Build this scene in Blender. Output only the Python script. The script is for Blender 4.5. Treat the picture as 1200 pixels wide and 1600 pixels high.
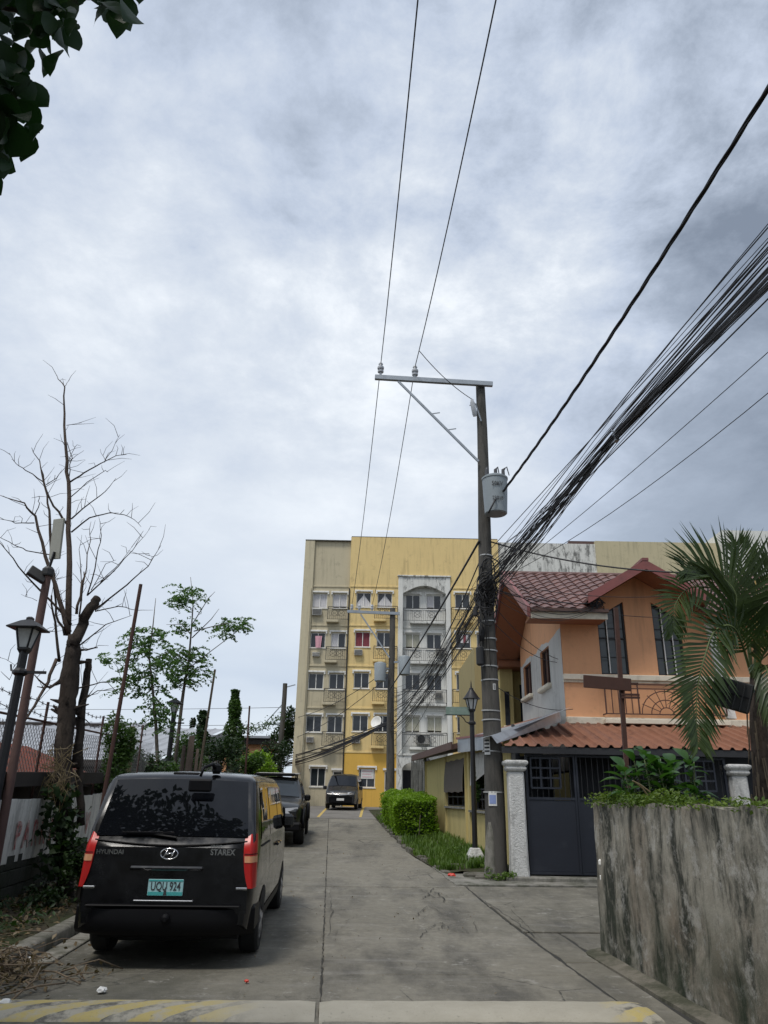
import bpy, bmesh, math, random
import numpy as np
from mathutils import Vector, Matrix, Euler

random.seed(7); RNG = np.random.default_rng(7)
for o in list(bpy.data.objects): bpy.data.objects.remove(o)
SC = bpy.context.scene; COL = SC.collection
rad = math.radians

# ---------------------------------------------------------------- camera
FPX = 1150.0; PITCH = rad(21.2); ROLL = rad(1.1); EYE = Vector((0, 0, 1.62))
_f = Vector((0, math.cos(PITCH), math.sin(PITCH))); _r0 = Vector((1, 0, 0)); _u0 = Vector((0, -math.sin(PITCH), math.cos(PITCH)))
_r = _r0 * math.cos(ROLL) + _u0 * math.sin(ROLL); _u = _u0 * math.cos(ROLL) - _r0 * math.sin(ROLL)
cd = bpy.data.cameras.new('camera'); cam = bpy.data.objects.new('camera', cd); COL.objects.link(cam)
cd.sensor_fit = 'VERTICAL'; cd.sensor_height = 24.0; cd.lens = 24.0 * FPX / 1600.0
cd.clip_start = 0.05; cd.clip_end = 3000
cam.matrix_world = Matrix(((_r.x, _u.x, -_f.x, EYE.x), (_r.y, _u.y, -_f.y, EYE.y), (_r.z, _u.z, -_f.z, EYE.z), (0, 0, 0, 1)))
SC.camera = cam

# ---------------------------------------------------------------- sky and sun
SUN_EL, SUN_AZ = 63.0, 212.0          # degrees; azimuth clockwise from +Y (behind the photographer, to the left)
SC.world = bpy.data.worlds.new('World'); SC.world.use_nodes = True
wn = SC.world.node_tree.nodes; wl = SC.world.node_tree.links
for n in list(wn): wn.remove(n)
def wnode(t, **k):
    n = wn.new(t)
    for a, b in k.items(): setattr(n, a, b)
    return n
def wmath(op, a, b=None, clamp=False):
    n = wnode('ShaderNodeMath', operation=op, use_clamp=clamp)
    for i, v in enumerate((a, b)):
        if v is None: continue
        if isinstance(v, (int, float)): n.inputs[i].default_value = v
        else: wl.new(v, n.inputs[i])
    return n.outputs[0]
out = wnode('ShaderNodeOutputWorld'); bg = wnode('ShaderNodeBackground'); bg.inputs[1].default_value = 0.1
nishita = wnode('ShaderNodeTexSky', sky_type='NISHITA', sun_disc=False)
nishita.sun_elevation = rad(SUN_EL); nishita.sun_rotation = rad(SUN_AZ)
tc = wnode('ShaderNodeTexCoord'); sep = wnode('ShaderNodeSeparateXYZ'); wl.new(tc.outputs['Generated'], sep.inputs[0])
zz = wmath('ADD', wmath('MAXIMUM', sep.outputs[2], 0.0), 0.22)
comb = wnode('ShaderNodeCombineXYZ')
wl.new(wmath('DIVIDE', sep.outputs[0], zz), comb.inputs[0]); wl.new(wmath('DIVIDE', sep.outputs[1], zz), comb.inputs[1])
def wnoise(scale, detail, rough, off, dist=0.0):
    mp = wnode('ShaderNodeMapping'); mp.inputs['Location'].default_value = off; wl.new(comb.outputs[0], mp.inputs[0])
    n = wnode('ShaderNodeTexNoise'); n.inputs['Scale'].default_value = scale; n.inputs['Detail'].default_value = detail
    n.inputs['Roughness'].default_value = rough; n.inputs['Distortion'].default_value = dist
    wl.new(mp.outputs[0], n.inputs['Vector']); return n.outputs[0]
def wramp(src, stops):
    r = wnode('ShaderNodeValToRGB'); e = r.color_ramp.elements
    while len(e) < len(stops): e.new(0.5)
    for el, (p, c) in zip(e, stops): el.position = p; el.color = (*c, 1)
    wl.new(src, r.inputs[0]); return r.outputs[0]
def wmix(fac, a, b, mode='MIX'):
    m = wnode('ShaderNodeMix', data_type='RGBA', blend_type=mode)
    if isinstance(fac, (int, float)): m.inputs[0].default_value = fac
    else: wl.new(fac, m.inputs[0])
    for i, v in ((6, a), (7, b)):
        if isinstance(v, tuple): m.inputs[i].default_value = (*v, 1)
        else: wl.new(v, m.inputs[i])
    return m.outputs[2]
K = 10.0
big = wnoise(0.75, 3.0, 0.5, (3.1, 0.4, 0), 0.4)
mid = wnoise(1.35, 12.0, 0.62, (1.3, 5.2, 0), 0.15)
fine = wnoise(3.6, 12.0, 0.66, (7.7, 2.2, 0), 0.15)
# smooth veil low down, broken banks of cloud higher up, heavier grey cloud over the east (right) side of the street
el = wnode('ShaderNodeMapRange', interpolation_type='SMOOTHSTEP'); el.inputs[1].default_value = 0.22; el.inputs[2].default_value = 0.72; wl.new(sep.outputs[2], el.inputs[0]); el = el.outputs[0]
east = wnode('ShaderNodeMapRange', interpolation_type='SMOOTHSTEP'); east.inputs[1].default_value = 0.05; east.inputs[2].default_value = 0.50; wl.new(wmath('ADD', sep.outputs[0], wmath('MULTIPLY', wmath('SUBTRACT', mid, 0.5), 0.9)), east.inputs[0]); east = east.outputs[0]
brk = wnode('ShaderNodeMapRange', interpolation_type='SMOOTHSTEP'); brk.inputs[1].default_value = -0.35; brk.inputs[2].default_value = 0.30; brk.inputs[3].default_value = 0.55; wl.new(sep.outputs[0], brk.inputs[0]); brk = brk.outputs[0]
def cen(n): return wmath('MULTIPLY', wmath('SUBTRACT', n, 0.5), brk)
v2 = wmath('ADD', 0.54, wmath('MULTIPLY', wmath('SUBTRACT', big, 0.5), 0.30))
v2 = wmath('ADD', v2, wmath('MULTIPLY', cen(mid), wmath('ADD', 0.13, wmath('MULTIPLY', el, 0.56))))
v2 = wmath('ADD', v2, wmath('MULTIPLY', cen(fine), wmath('ADD', 0.07, wmath('MULTIPLY', el, 0.56))))
v2 = wmath('ADD', v2, wmath('MULTIPLY', el, 0.025))
v2 = wmath('SUBTRACT', v2, wmath('MULTIPLY', east, 0.15))
cloud = wramp(v2, [(0.32, (0.155 * K, 0.185 * K, 0.235 * K)), (0.41, (0.245 * K, 0.285 * K, 0.35 * K)), (0.495, (0.38 * K, 0.43 * K, 0.515 * K)), (0.57, (0.50 * K, 0.54 * K, 0.595 * K)), (0.67, (0.72 * K, 0.745 * K, 0.765 * K))])
haze_f = wmath('POWER', wmath('SUBTRACT', 1.0, wmath('MAXIMUM', sep.outputs[2], 0.0), True), 5.0)
cloud = wmix(wmath('MULTIPLY', haze_f, 0.75), cloud, (0.455 * K, 0.515 * K, 0.585 * K))
sky = wmix(0.93, nishita.outputs[0], cloud)
wl.new(sky, bg.inputs[0]); wl.new(bg.outputs[0], out.inputs[0])

sl = bpy.data.lights.new('sun', 'SUN'); sl.energy = 1.5; sl.angle = rad(14); sl.color = (1.0, 0.95, 0.88)
sun = bpy.data.objects.new('sun', sl); COL.objects.link(sun)
_d = Vector((math.sin(rad(SUN_AZ)) * math.cos(rad(SUN_EL)), math.cos(rad(SUN_AZ)) * math.cos(rad(SUN_EL)), math.sin(rad(SUN_EL))))
sun.rotation_euler = _d.to_track_quat('Z', 'Y').to_euler(); sun.location = _d * 60
SC.view_settings.view_transform = 'Standard'; SC.view_settings.look = 'None'
SC.view_settings.exposure = 0.62; SC.view_settings.gamma = 1.0; SC.view_settings.use_curve_mapping = False
SC.render.engine = 'CYCLES'; SC.cycles.use_denoising = True; SC.cycles.max_bounces = 6; SC.cycles.transparent_max_bounces = 8

# ---------------------------------------------------------------- ground profile and pixel helpers
def _ss(a, b, x):
    t = min(1.0, max(0.0, (x - a) / (b - a))); return t * t * (3 - 2 * t)
_GT = [0.0]
for i in range(1, 500):
    q = i * 0.1; _GT.append(_GT[-1] + 0.1 * 0.036 * _ss(8, 16, q) * (1 - _ss(38, 46, q)))
def G(Y):
    if Y <= 0: return 0.0
    k = min(Y, 49.8) / 0.1; i = int(k); return _GT[i] + (_GT[i + 1] - _GT[i]) * (k - i)
SH = 0.062                                            # the street runs 3.5 degrees left of +Y
def W(v, Y, h=0.0): return Vector((v - SH * Y, Y, G(Y) + h))
def ray(px, py): return _f + _r * ((px - 600) / FPX) + _u * ((800 - py) / FPX)
def at(px, py, Y):
    d = ray(px, py); return EYE + d * (Y / d.y)
def onX(px, py, X):
    d = ray(px, py); return EYE + d * (X / d.x)
def gnd(px, py):
    d = ray(px, py); t = 1.0
    while t < 120:
        p = EYE + d * t
        if p.z < G(p.y): return p
        t += 0.02
    return p
def proj(p):
    d = Vector(p) - EYE; z = d.dot(_f)
    if z <= 0.01: return None
    return (600 + FPX * d.dot(_r) / z, 800 - FPX * d.dot(_u) / z)

# ---------------------------------------------------------------- scene bookkeeping
WL = {}
def tag(o, label=None, cat=None, group=None, kind=None):
    if label: o['label'] = label
    if cat: o['category'] = cat
    if group: o['group'] = group
    if kind: o['kind'] = kind
    return o
def empty(name, loc, label=None, cat=None, group=None, kind=None):
    o = bpy.data.objects.new(name, None); o.empty_display_size = 0.2; COL.objects.link(o)
    o.location = loc; WL[o.name] = Vector(loc); return tag(o, label, cat, group, kind)
def attach(o, parent, loc):
    COL.objects.link(o); o.location = loc; WL[o.name] = Vector(loc)
    if parent is not None:
        o.parent = parent; o.matrix_parent_inverse = Matrix.Translation(-WL[parent.name])
    return o
def piece(name, mesh, parent, mat4):
    o = bpy.data.objects.new(name, mesh); COL.objects.link(o)
    if parent is not None:
        o.parent = parent; o.matrix_parent_inverse = Matrix.Translation(-WL[parent.name])
    o.matrix_basis = mat4; WL[o.name] = mat4.to_translation(); return o
def copy_tree(o, parent=None):
    c = o.copy(); COL.objects.link(c); WL[c.name] = Vector(c.location)
    if parent is not None: c.parent = parent
    for ch in o.children: copy_tree(ch, c)
    return c

class MB:
    def __init__(s): s.v = []; s.f = []
    def add(s, vs, fs):
        b = len(s.v); s.v += [tuple(p) for p in vs]; s.f += [tuple(b + i for i in q) for q in fs]; return s
    def quad(s, a, b, c, d): return s.add((a, b, c, d), ((0, 1, 2, 3),))
    def poly(s, pts): return s.add(pts, (tuple(range(len(pts))),))
    def box(s, x0, x1, y0, y1, z0, z1, M=None):
        vs = [Vector((x, y, z)) for z in (z0, z1) for y in (y0, y1) for x in (x0, x1)]
        if M is not None: vs = [M @ p for p in vs]
        return s.add(vs, ((0, 2, 3, 1), (4, 5, 7, 6), (0, 1, 5, 4), (2, 6, 7, 3), (0, 4, 6, 2), (1, 3, 7, 5)))
    def bar(s, a, b, w, h=None, up=(0, 0, 1)):          # square-section bar from a to b
        a = Vector(a); b = Vector(b); h = h or w; d = b - a; L = d.length; d.normalize(); u = Vector(up)
        if abs(d.dot(u)) > 0.97: u = Vector((1, 0, 0))
        x = d.cross(u).normalized(); z = x.cross(d)
        M = Matrix(((x.x, d.x, z.x, a.x), (x.y, d.y, z.y, a.y), (x.z, d.z, z.z, a.z), (0, 0, 0, 1)))
        return s.box(-w / 2, w / 2, 0, L, -h / 2, h / 2, M)
    def tube(s, pts, r, n=8, cap=True):
        pts = [Vector(p) for p in pts]; m = len(pts); rr = r if isinstance(r, (list, tuple)) else [r] * m
        b = len(s.v); prev = None
        for i, p in enumerate(pts):
            d = (pts[min(i + 1, m - 1)] - pts[max(i - 1, 0)])
            d = d.normalized() if d.length > 1e-9 else Vector((0, 0, 1))
            if prev is None:
                x = d.cross(Vector((0, 0, 1)) if abs(d.z) < 0.95 else Vector((1, 0, 0))).normalized()
            else:
                x = (prev - d * prev.dot(d)).normalized()
            prev = x; y = d.cross(x)
            for k in range(n):
                t = 2 * math.pi * k / n; s.v.append(tuple(p + (x * math.cos(t) + y * math.sin(t)) * rr[i]))
        for i in range(m - 1):
            for k in range(n):
                k2 = (k + 1) % n; s.f.append((b + i * n + k, b + i * n + k2, b + (i + 1) * n + k2, b + (i + 1) * n + k))
        if cap:
            s.f.append(tuple(b + k for k in range(n - 1, -1, -1))); s.f.append(tuple(b + (m - 1) * n + k for k in range(n)))
        return s
    def lathe(s, prof, c, n=16, rot=0.0, M=None):
        b = len(s.v); c = Vector(c)
        for (r, z) in prof:
            for k in range(n):
                t = 2 * math.pi * k / n + rot; p = Vector((r * math.cos(t), r * math.sin(t), z))
                if M is not None: p = M @ p
                s.v.append(tuple(c + p))
        m = len(prof)
        for i in range(m - 1):
            for k in range(n):
                k2 = (k + 1) % n; s.f.append((b + i * n + k, b + i * n + k2, b + (i + 1) * n + k2, b + (i + 1) * n + k))
        s.f.append(tuple(b + k for k in range(n - 1, -1, -1))); s.f.append(tuple(b + (m - 1) * n + k for k in range(n)))
        return s
    def grid(s, fn, nu, nv, flip=False):
        b = len(s.v)
        for i in range(nu + 1):
            for j in range(nv + 1): s.v.append(tuple(fn(i / nu, j / nv)))
        for i in range(nu):
            for j in range(nv):
                q = (b + i * (nv + 1) + j, b + (i + 1) * (nv + 1) + j, b + (i + 1) * (nv + 1) + j + 1, b + i * (nv + 1) + j + 1)
                s.f.append(q[::-1] if flip else q)
        return s
    def prism(s, poly, y0, y1, axis='y'):                # poly in (x,z) extruded along y, or (y,z) along x
        n = len(poly)
        if axis == 'y': vs = [(x, y0, z) for x, z in poly] + [(x, y1, z) for x, z in poly]
        elif axis == 'x': vs = [(y0, a, b) for a, b in poly] + [(y1, a, b) for a, b in poly]
        else: vs = [(a, b, y0) for a, b in poly] + [(a, b, y1) for a, b in poly]
        return s.add(vs, [tuple(range(n))[::-1], tuple(range(n, 2 * n))] + [(i, (i + 1) % n, n + (i + 1) % n, n + i) for i in range(n)])
    def xform(s, M): s.v = [tuple(M @ Vector(p)) for p in s.v]; return s
    def mesh(s, name, mat, smooth=None, bevel=0.0, fix=True, org=None):
        me = bpy.data.meshes.new(name); vs = s.v
        if org is not None: vs = [(p[0] - org[0], p[1] - org[1], p[2] - org[2]) for p in vs]
        me.from_pydata(vs, [], s.f); me.update()
        if fix or bevel:
            bm = bmesh.new(); bm.from_mesh(me)
            if fix: bmesh.ops.recalc_face_normals(bm, faces=bm.faces)
            if bevel:
                es = [e for e in bm.edges if len(e.link_faces) == 2 and e.calc_face_angle(0) > 0.5]
                bmesh.ops.bevel(bm, geom=es, offset=bevel, offset_type='OFFSET', segments=1, affect='EDGES', clamp_overlap=True)
            bm.to_mesh(me); bm.free()
        if smooth is not None:
            me.polygons.foreach_set('use_smooth', [True] * len(me.polygons))
            if smooth < 180: me.set_sharp_from_angle(angle=rad(smooth))
        me.materials.append(mat); return me
    def build(s, name, mat, parent=None, smooth=None, bevel=0.0, fix=True):
        a = np.array(s.v); org = Vector(((a[:, 0].min() + a[:, 0].max()) / 2, (a[:, 1].min() + a[:, 1].max()) / 2, a[:, 2].min()))
        return attach(bpy.data.objects.new(name, s.mesh(name, mat, smooth, bevel, fix, org)), parent, org)

def np_object(name, V, F, mat, parent=None, smooth=False, kind=None):
    """V (n,3) array, F (m,k) array of equal-size faces -> one mesh object"""
    org = Vector(((V[:, 0].min() + V[:, 0].max()) / 2, (V[:, 1].min() + V[:, 1].max()) / 2, V[:, 2].min()))
    me = bpy.data.meshes.new(name); V = V - np.array(org); k = F.shape[1]
    me.vertices.add(len(V)); me.vertices.foreach_set('co', V.astype(np.float32).ravel())
    me.loops.add(F.size); me.loops.foreach_set('vertex_index', F.astype(np.int32).ravel())
    me.polygons.add(len(F)); me.polygons.foreach_set('loop_start', np.arange(0, F.size, k, dtype=np.int32))
    me.update(calc_edges=True); me.validate()
    if smooth: me.polygons.foreach_set('use_smooth', [True] * len(me.polygons))
    me.materials.append(mat); o = attach(bpy.data.objects.new(name, me), parent, org)
    if kind: o['kind'] = kind
    return o
def leaf_mass(name, P, size, mat, parent=None, aspect=0.5, up=0.5, droop=0.0, kind='stuff', jitter=0.35, dirs=None):
    """every leaf a folded diamond (two triangles each side of the midrib), random aim, biased to face up"""
    n = len(P); rng = RNG
    d = rng.normal(size=(n, 3)) if dirs is None else dirs + rng.normal(size=(n, 3)) * 0.35
    d[:, 2] = d[:, 2] * 0.6 - droop; d /= np.linalg.norm(d, axis=1)[:, None]
    nn = rng.normal(size=(n, 3)); nn[:, 2] = np.abs(nn[:, 2]) + up * 2
    s = np.cross(d, nn); s /= np.linalg.norm(s, axis=1)[:, None] + 1e-9; nn = np.cross(s, d)
    L = (size * (1 + jitter * rng.uniform(-1, 1, n)))[:, None]; w = L * aspect * 0.5
    a = P - d * L * 0.5; b = P + d * L * 0.5 - nn * L * 0.12; c = P + nn * L * -0.06
    V = np.stack([a, c + s * w + nn * w * 0.35, b, c - s * w + nn * w * 0.35], 1).reshape(-1, 3)
    i = np.arange(n)[:, None] * 4
    F = np.concatenate([i + np.array([[0, 1, 2]]), i + np.array([[0, 2, 3]])], 0)
    return np_object(name, V, F, mat, parent, kind=kind)
def blob_points(n, c, r, shell=0.55, rng=None):
    g = RNG.normal(size=(n, 3)); g /= np.linalg.norm(g, axis=1)[:, None]
    q = RNG.uniform(shell ** 3, 1, n) ** (1 / 3); return np.array(c) + g * q[:, None] * np.array(r)

def text(name, body, size, M, mat, parent, extrude=0.002, sx=1.0, bold=0.0):
    cu = bpy.data.curves.new(name, 'FONT'); cu.body = body; cu.size = size; cu.extrude = extrude; cu.align_x = 'CENTER'; cu.align_y = 'CENTER'; cu.offset = bold
    cu.resolution_u = 3
    t = bpy.data.objects.new(name + '_tmp', cu); COL.objects.link(t)
    dg = bpy.context.evaluated_depsgraph_get(); me = bpy.data.meshes.new_from_object(t.evaluated_get(dg)); bpy.data.objects.remove(t)
    me.transform(Matrix.Diagonal((sx, 1, 1, 1))); me.materials.clear(); me.materials.append(mat)
    return piece(name, me, parent, M)
def frame_M(o, x, y):                                   # matrix with given origin, local x and y
    x = Vector(x).normalized(); y = Vector(y).normalized(); z = x.cross(y)
    return Matrix(((x.x, y.x, z.x, o[0]), (x.y, y.y, z.y, o[1]), (x.z, y.z, z.z, o[2]), (0, 0, 0, 1)))

# ---------------------------------------------------------------- materials
class NT:
    def __init__(s, name):
        s.m = bpy.data.materials.new(name); s.m.use_nodes = True; s.n = s.m.node_tree.nodes; s.l = s.m.node_tree.links
        for x in list(s.n): s.n.remove(x)
        s.out = s.n.new('ShaderNodeOutputMaterial'); s.b = s.n.new('ShaderNodeBsdfPrincipled'); s.l.new(s.b.outputs[0], s.out.inputs[0])
        g = s.n.new('ShaderNodeNewGeometry'); s.pos = g.outputs['Position']; s.geo = g
    def put(s, sock, val):
        if hasattr(val, 'is_output'): s.l.new(val, sock)
        elif isinstance(val, tuple) and len(val) == 3 and len(sock.default_value) == 4: sock.default_value = (*val, 1)
        else: sock.default_value = val
    def noise(s, scale, detail=5, rough=0.6, stretch=None, off=(0, 0, 0), dist=0.0):
        v = s.pos
        if stretch or any(off):
            mp = s.n.new('ShaderNodeMapping'); mp.inputs['Scale'].default_value = stretch or (1, 1, 1); mp.inputs['Location'].default_value = off; s.l.new(v, mp.inputs[0]); v = mp.outputs[0]
        n = s.n.new('ShaderNodeTexNoise'); n.inputs['Scale'].default_value = scale; n.inputs['Detail'].default_value = detail; n.inputs['Roughness'].default_value = rough; n.inputs['Distortion'].default_value = dist
        s.l.new(v, n.inputs['Vector']); return n.outputs[0]
    def ramp(s, src, a, b, lo=0.0, hi=1.0):
        r = s.n.new('ShaderNodeMapRange'); r.inputs[1].default_value = a; r.inputs[2].default_value = b; r.inputs[3].default_value = lo; r.inputs[4].default_value = hi
        s.l.new(src, r.inputs[0]); return r.outputs[0]
    def mix(s, fac, a, b, mode='MIX'):
        m = s.n.new('ShaderNodeMix'); m.data_type = 'RGBA'; m.blend_type = mode
        s.put(m.inputs[0], fac); s.put(m.inputs[6], a); s.put(m.inputs[7], b); return m.outputs[2]
    def math(s, op, a, b=0.0, clamp=False):
        m = s.n.new('ShaderNodeMath'); m.operation = op; m.use_clamp = clamp; s.put(m.inputs[0], a); s.put(m.inputs[1], b); return m.outputs[0]
    def voro(s, scale, feature='F1', stretch=None):
        v = s.pos
        if stretch:
            mp = s.n.new('ShaderNodeMapping'); mp.inputs['Scale'].default_value = stretch; s.l.new(v, mp.inputs[0]); v = mp.outputs[0]
        n = s.n.new('ShaderNodeTexVoronoi'); n.feature = feature; n.inputs['Scale'].default_value = scale; s.l.new(v, n.inputs['Vector']); return n.outputs[0]
    def rnd(s):
        return s.n.new('ShaderNodeObjectInfo').outputs['Random']
    def sepz(s):
        x = s.n.new('ShaderNodeSeparateXYZ'); s.l.new(s.pos, x.inputs[0]); return x.outputs
    def bump(s, h, strength=0.3, dist=0.02):
        b = s.n.new('ShaderNodeBump'); b.inputs['Strength'].default_value = strength; b.inputs['Distance'].default_value = dist; s.l.new(h, b.inputs['Height']); s.l.new(b.outputs[0], s.b.inputs['Normal'])
    def done(s, col, rough=0.8, metal=0.0, spec=0.5, coat=0.0):
        s.put(s.b.inputs['Base Color'], col); s.put(s.b.inputs['Roughness'], rough); s.put(s.b.inputs['Metallic'], metal)
        s.put(s.b.inputs['Specular IOR Level'], spec); s.put(s.b.inputs['Coat Weight'], coat); return s.m
def sc(c, k): return tuple(x * k for x in c)
def simple(name, col, rough=0.8, var=0.25, scale=6, bump=0.15, metal=0.0, spec=0.5, coat=0.0, dirt=None, dirt_amt=0.5, dirt_scale=2.5, streak=False, objvar=0.0):
    t = NT(name); n1 = t.noise(scale, 6, 0.65); c = t.mix(n1, sc(col, 1 - var), sc(col, 1 + var))
    if objvar:
        c = t.mix(t.ramp(t.rnd(), 0, 1, 0, 1), c, t.mix(1.0, c, (1 - objvar,) * 3, 'MULTIPLY'))
    if dirt is not None:
        n2 = t.noise(dirt_scale, 7, 0.7, (1, 1, 0.13) if streak else None, (3, 1, 2)); c = t.mix(t.ramp(n2, 0.52, 0.72, 0, dirt_amt), c, dirt)
    if bump: t.bump(t.noise(scale * 9, 4, 0.6), bump, 0.01)
    return t.done(c, rough, metal, spec, coat)
def painted_wall(name, col, dirt=(0.05, 0.05, 0.045), streaks=0.55, blotch=0.3, rough=0.85, mould=0.0):
    t = NT(name); c = t.mix(t.noise(1.3, 5, 0.6), sc(col, 0.86), sc(col, 1.08)); c = t.mix(t.ramp(t.noise(14, 4, 0.7), 0.3, 0.7), sc(col, 0.93), c)
    st = t.noise(5.0, 6, 0.65, (1, 1, 0.07)); big = t.noise(0.55, 3, 0.5, None, (5, 2, 8))
    c = t.mix(t.math('MULTIPLY', t.ramp(st, 0.50, 0.76, 0, streaks), t.ramp(big, 0.35, 0.65, 0.15, 1)), c, dirt)
    c = t.mix(t.math('MULTIPLY', t.ramp(t.noise(2.2, 8, 0.75, None, (9, 9, 1)), 0.55, 0.72, 0, blotch), 1.0), c, sc(dirt, 1.6))
    if mould: c = t.mix(t.math('MULTIPLY', t.ramp(t.noise(3.2, 8, 0.75, (1, 1, 0.35), (2, 7, 3)), 0.50, 0.60, 0, mould), 1.0), c, (0.025, 0.027, 0.026))
    t.bump(t.noise(45, 4, 0.6), 0.18, 0.01); return t.done(c, rough, 0, 0.3)
def leaf_mat(name, col, col2, trans=0.28, rough=0.5, scale=1.7):
    t = NT(name); n = t.noise(scale, 3, 0.5); g = t.n.new('ShaderNodeNewGeometry')
    c = t.mix(t.ramp(n, 0.35, 0.65), col, col2); c = t.mix(t.ramp(g.outputs['Random Per Island'], 0, 1, 0, 0.55), c, sc(col, 0.5))
    t.done(c, rough, 0, 0.35)
    tr = t.n.new('ShaderNodeBsdfTranslucent'); t.l.new(t.mix(0.5, c, (col2[0] * 1.2, col2[1] * 1.5, col2[2] * 0.5)), tr.inputs[0])
    ms = t.n.new('ShaderNodeMixShader'); ms.inputs[0].default_value = trans
    t.l.new(t.b.outputs[0], ms.inputs[1]); t.l.new(tr.outputs[0], ms.inputs[2]); t.l.new(ms.outputs[0], t.out.inputs[0]); return t.m
def RW(v, s, h=0.0):                                    # street frame: v across, s along
    Y = s + SH * v; return Vector((v - SH * s, Y, G(Y) + h))

def road_mat():
    t = NT('road_concrete'); base = (0.25, 0.233, 0.19)
    c = t.mix(t.noise(0.7, 6, 0.6), sc(base, 0.72), sc(base, 1.18)); c = t.mix(t.ramp(t.noise(9, 6, 0.7), 0.3, 0.75), sc(base, 0.62), c)
    c = t.mix(t.ramp(t.rnd(), 0, 1, 0, 0.5), c, t.mix(1.0, c, (0.70, 0.70, 0.68), 'MULTIPLY'))
    c = t.mix(t.ramp(t.noise(1.1, 7, 0.7, (1, 0.35, 1), (4, 2, 0)), 0.47, 0.66, 0, 0.8), c, (0.058, 0.055, 0.048))
    c = t.mix(t.ramp(t.noise(2.6, 7, 0.7, (0.25, 1, 1), (1, 8, 0)), 0.55, 0.75, 0, 0.5), c, (0.30, 0.29, 0.27))
    c = t.mix(t.ramp(t.noise(120, 2, 0.5), 0.62, 0.75, 0, 0.6), c, (0.40, 0.39, 0.37))
    x = t.sepz(); vv = t.math('ADD', x[0], t.math('MULTIPLY', x[1], 0.062))
    leftdirt_shade = t.math('MULTIPLY', t.ramp(vv, 0.1, -1.3), t.ramp(t.noise(0.9, 7, .7, None, (2, 9, 4)), .33, .56)); c = t.mix(t.math('MULTIPLY', leftdirt_shade, 0.62), c, (0.07, 0.068, 0.052))  # left lane darker: grime, plus tree shade put into the colour
    edge = t.math('MULTIPLY', t.ramp(vv, 1.9, 2.6), t.ramp(t.noise(2.2, 7, .7, None, (6, 1, 4)), .4, .6)); c = t.mix(t.math('MULTIPLY', edge, 0.5), c, (0.10, 0.095, 0.075))
    c = t.mix(t.ramp(t.noise(4.5, 9, .8, None, (1, 1, 7)), .585, .64, 0, .55), c, (0.33, 0.32, 0.29)); c = t.mix(t.ramp(t.noise(3.4, 9, .8, None, (8, 3, 7)), .60, .66, 0, .7), c, (0.045, 0.043, 0.038))
    e = t.voro(0.75, 'DISTANCE_TO_EDGE'); gate = t.ramp(t.noise(0.5, 2, 0.5, None, (7, 3, 1)), 0.55, 0.62)
    crack = t.math('MULTIPLY', t.ramp(t.math('ADD', e, t.ramp(t.noise(14, 3, 0.6), 0, 1, -0.012, 0.012)), 0.0, 0.008, 1, 0), gate)
    c = t.mix(t.math('MULTIPLY', crack, 0.8), c, (0.03, 0.03, 0.028))
    t.bump(t.math('SUBTRACT', t.math('ADD', t.noise(60, 4, 0.7), t.math('MULTIPLY', t.noise(5, 4, 0.6), 0.6)), t.math('MULTIPLY', crack, 0.8)), 0.45, 0.012)
    return t.done(c, t.ramp(t.noise(3, 4, 0.6), 0.3, 0.7, 0.72, 0.95), 0, 0.35)
def hump_mat():
    t = NT('hump_paint'); c = t.mix(t.noise(3, 6, 0.7), (0.26, 0.24, 0.19), (0.42, 0.395, 0.33))
    x = t.sepz(); d = t.math('FRACT', t.math('ADD', t.math('MULTIPLY', x[0], 2.3), t.math('MULTIPLY', x[1], -2.6)))
    band = t.ramp(t.math('ADD', d, t.ramp(t.noise(9, 4, 0.6), 0, 1, -0.12, 0.12)), 0.42, 0.47)
    zone = t.math('MAXIMUM', t.ramp(x[0], -0.9, -1.5), t.ramp(x[0], 1.85, 2.1))
    wear = t.ramp(t.noise(6.5, 8, 0.75, None, (3, 4, 5)), 0.38, 0.52)
    yel = t.math('MULTIPLY', t.math('MULTIPLY', band, zone), t.ramp(wear, 0, 1, 0.10, 1)); blk = t.math('MULTIPLY', t.math('MULTIPLY', t.math('SUBTRACT', 1.0, band), zone), t.ramp(t.noise(5, 7, 0.7), 0.45, 0.6, 0, 0.8))
    c = t.mix(t.math('MULTIPLY', yel, 0.85), c, (0.42, 0.335, 0.11)); c = t.mix(blk, c, (0.045, 0.045, 0.042))
    c = t.mix(t.ramp(t.noise(22, 6, 0.75), 0.6, 0.72, 0, 0.6), c, (0.08, 0.08, 0.07))
    t.bump(t.noise(50, 5, 0.7), 0.5, 0.012); return t.done(c, 0.85, 0, 0.35)
def soil_mat():
    t = NT('soil'); c = t.mix(t.noise(3, 7, 0.7), (0.028, 0.024, 0.017), (0.085, 0.072, 0.05))
    c = t.mix(t.ramp(t.noise(1.2, 6, 0.7, None, (3, 3, 3)), 0.45, 0.62, 0, 0.8), c, (0.035, 0.055, 0.018)); t.bump(t.noise(25, 6, 0.7), 0.8, 0.04); return t.done(c, 0.95, 0, 0.2)
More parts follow.
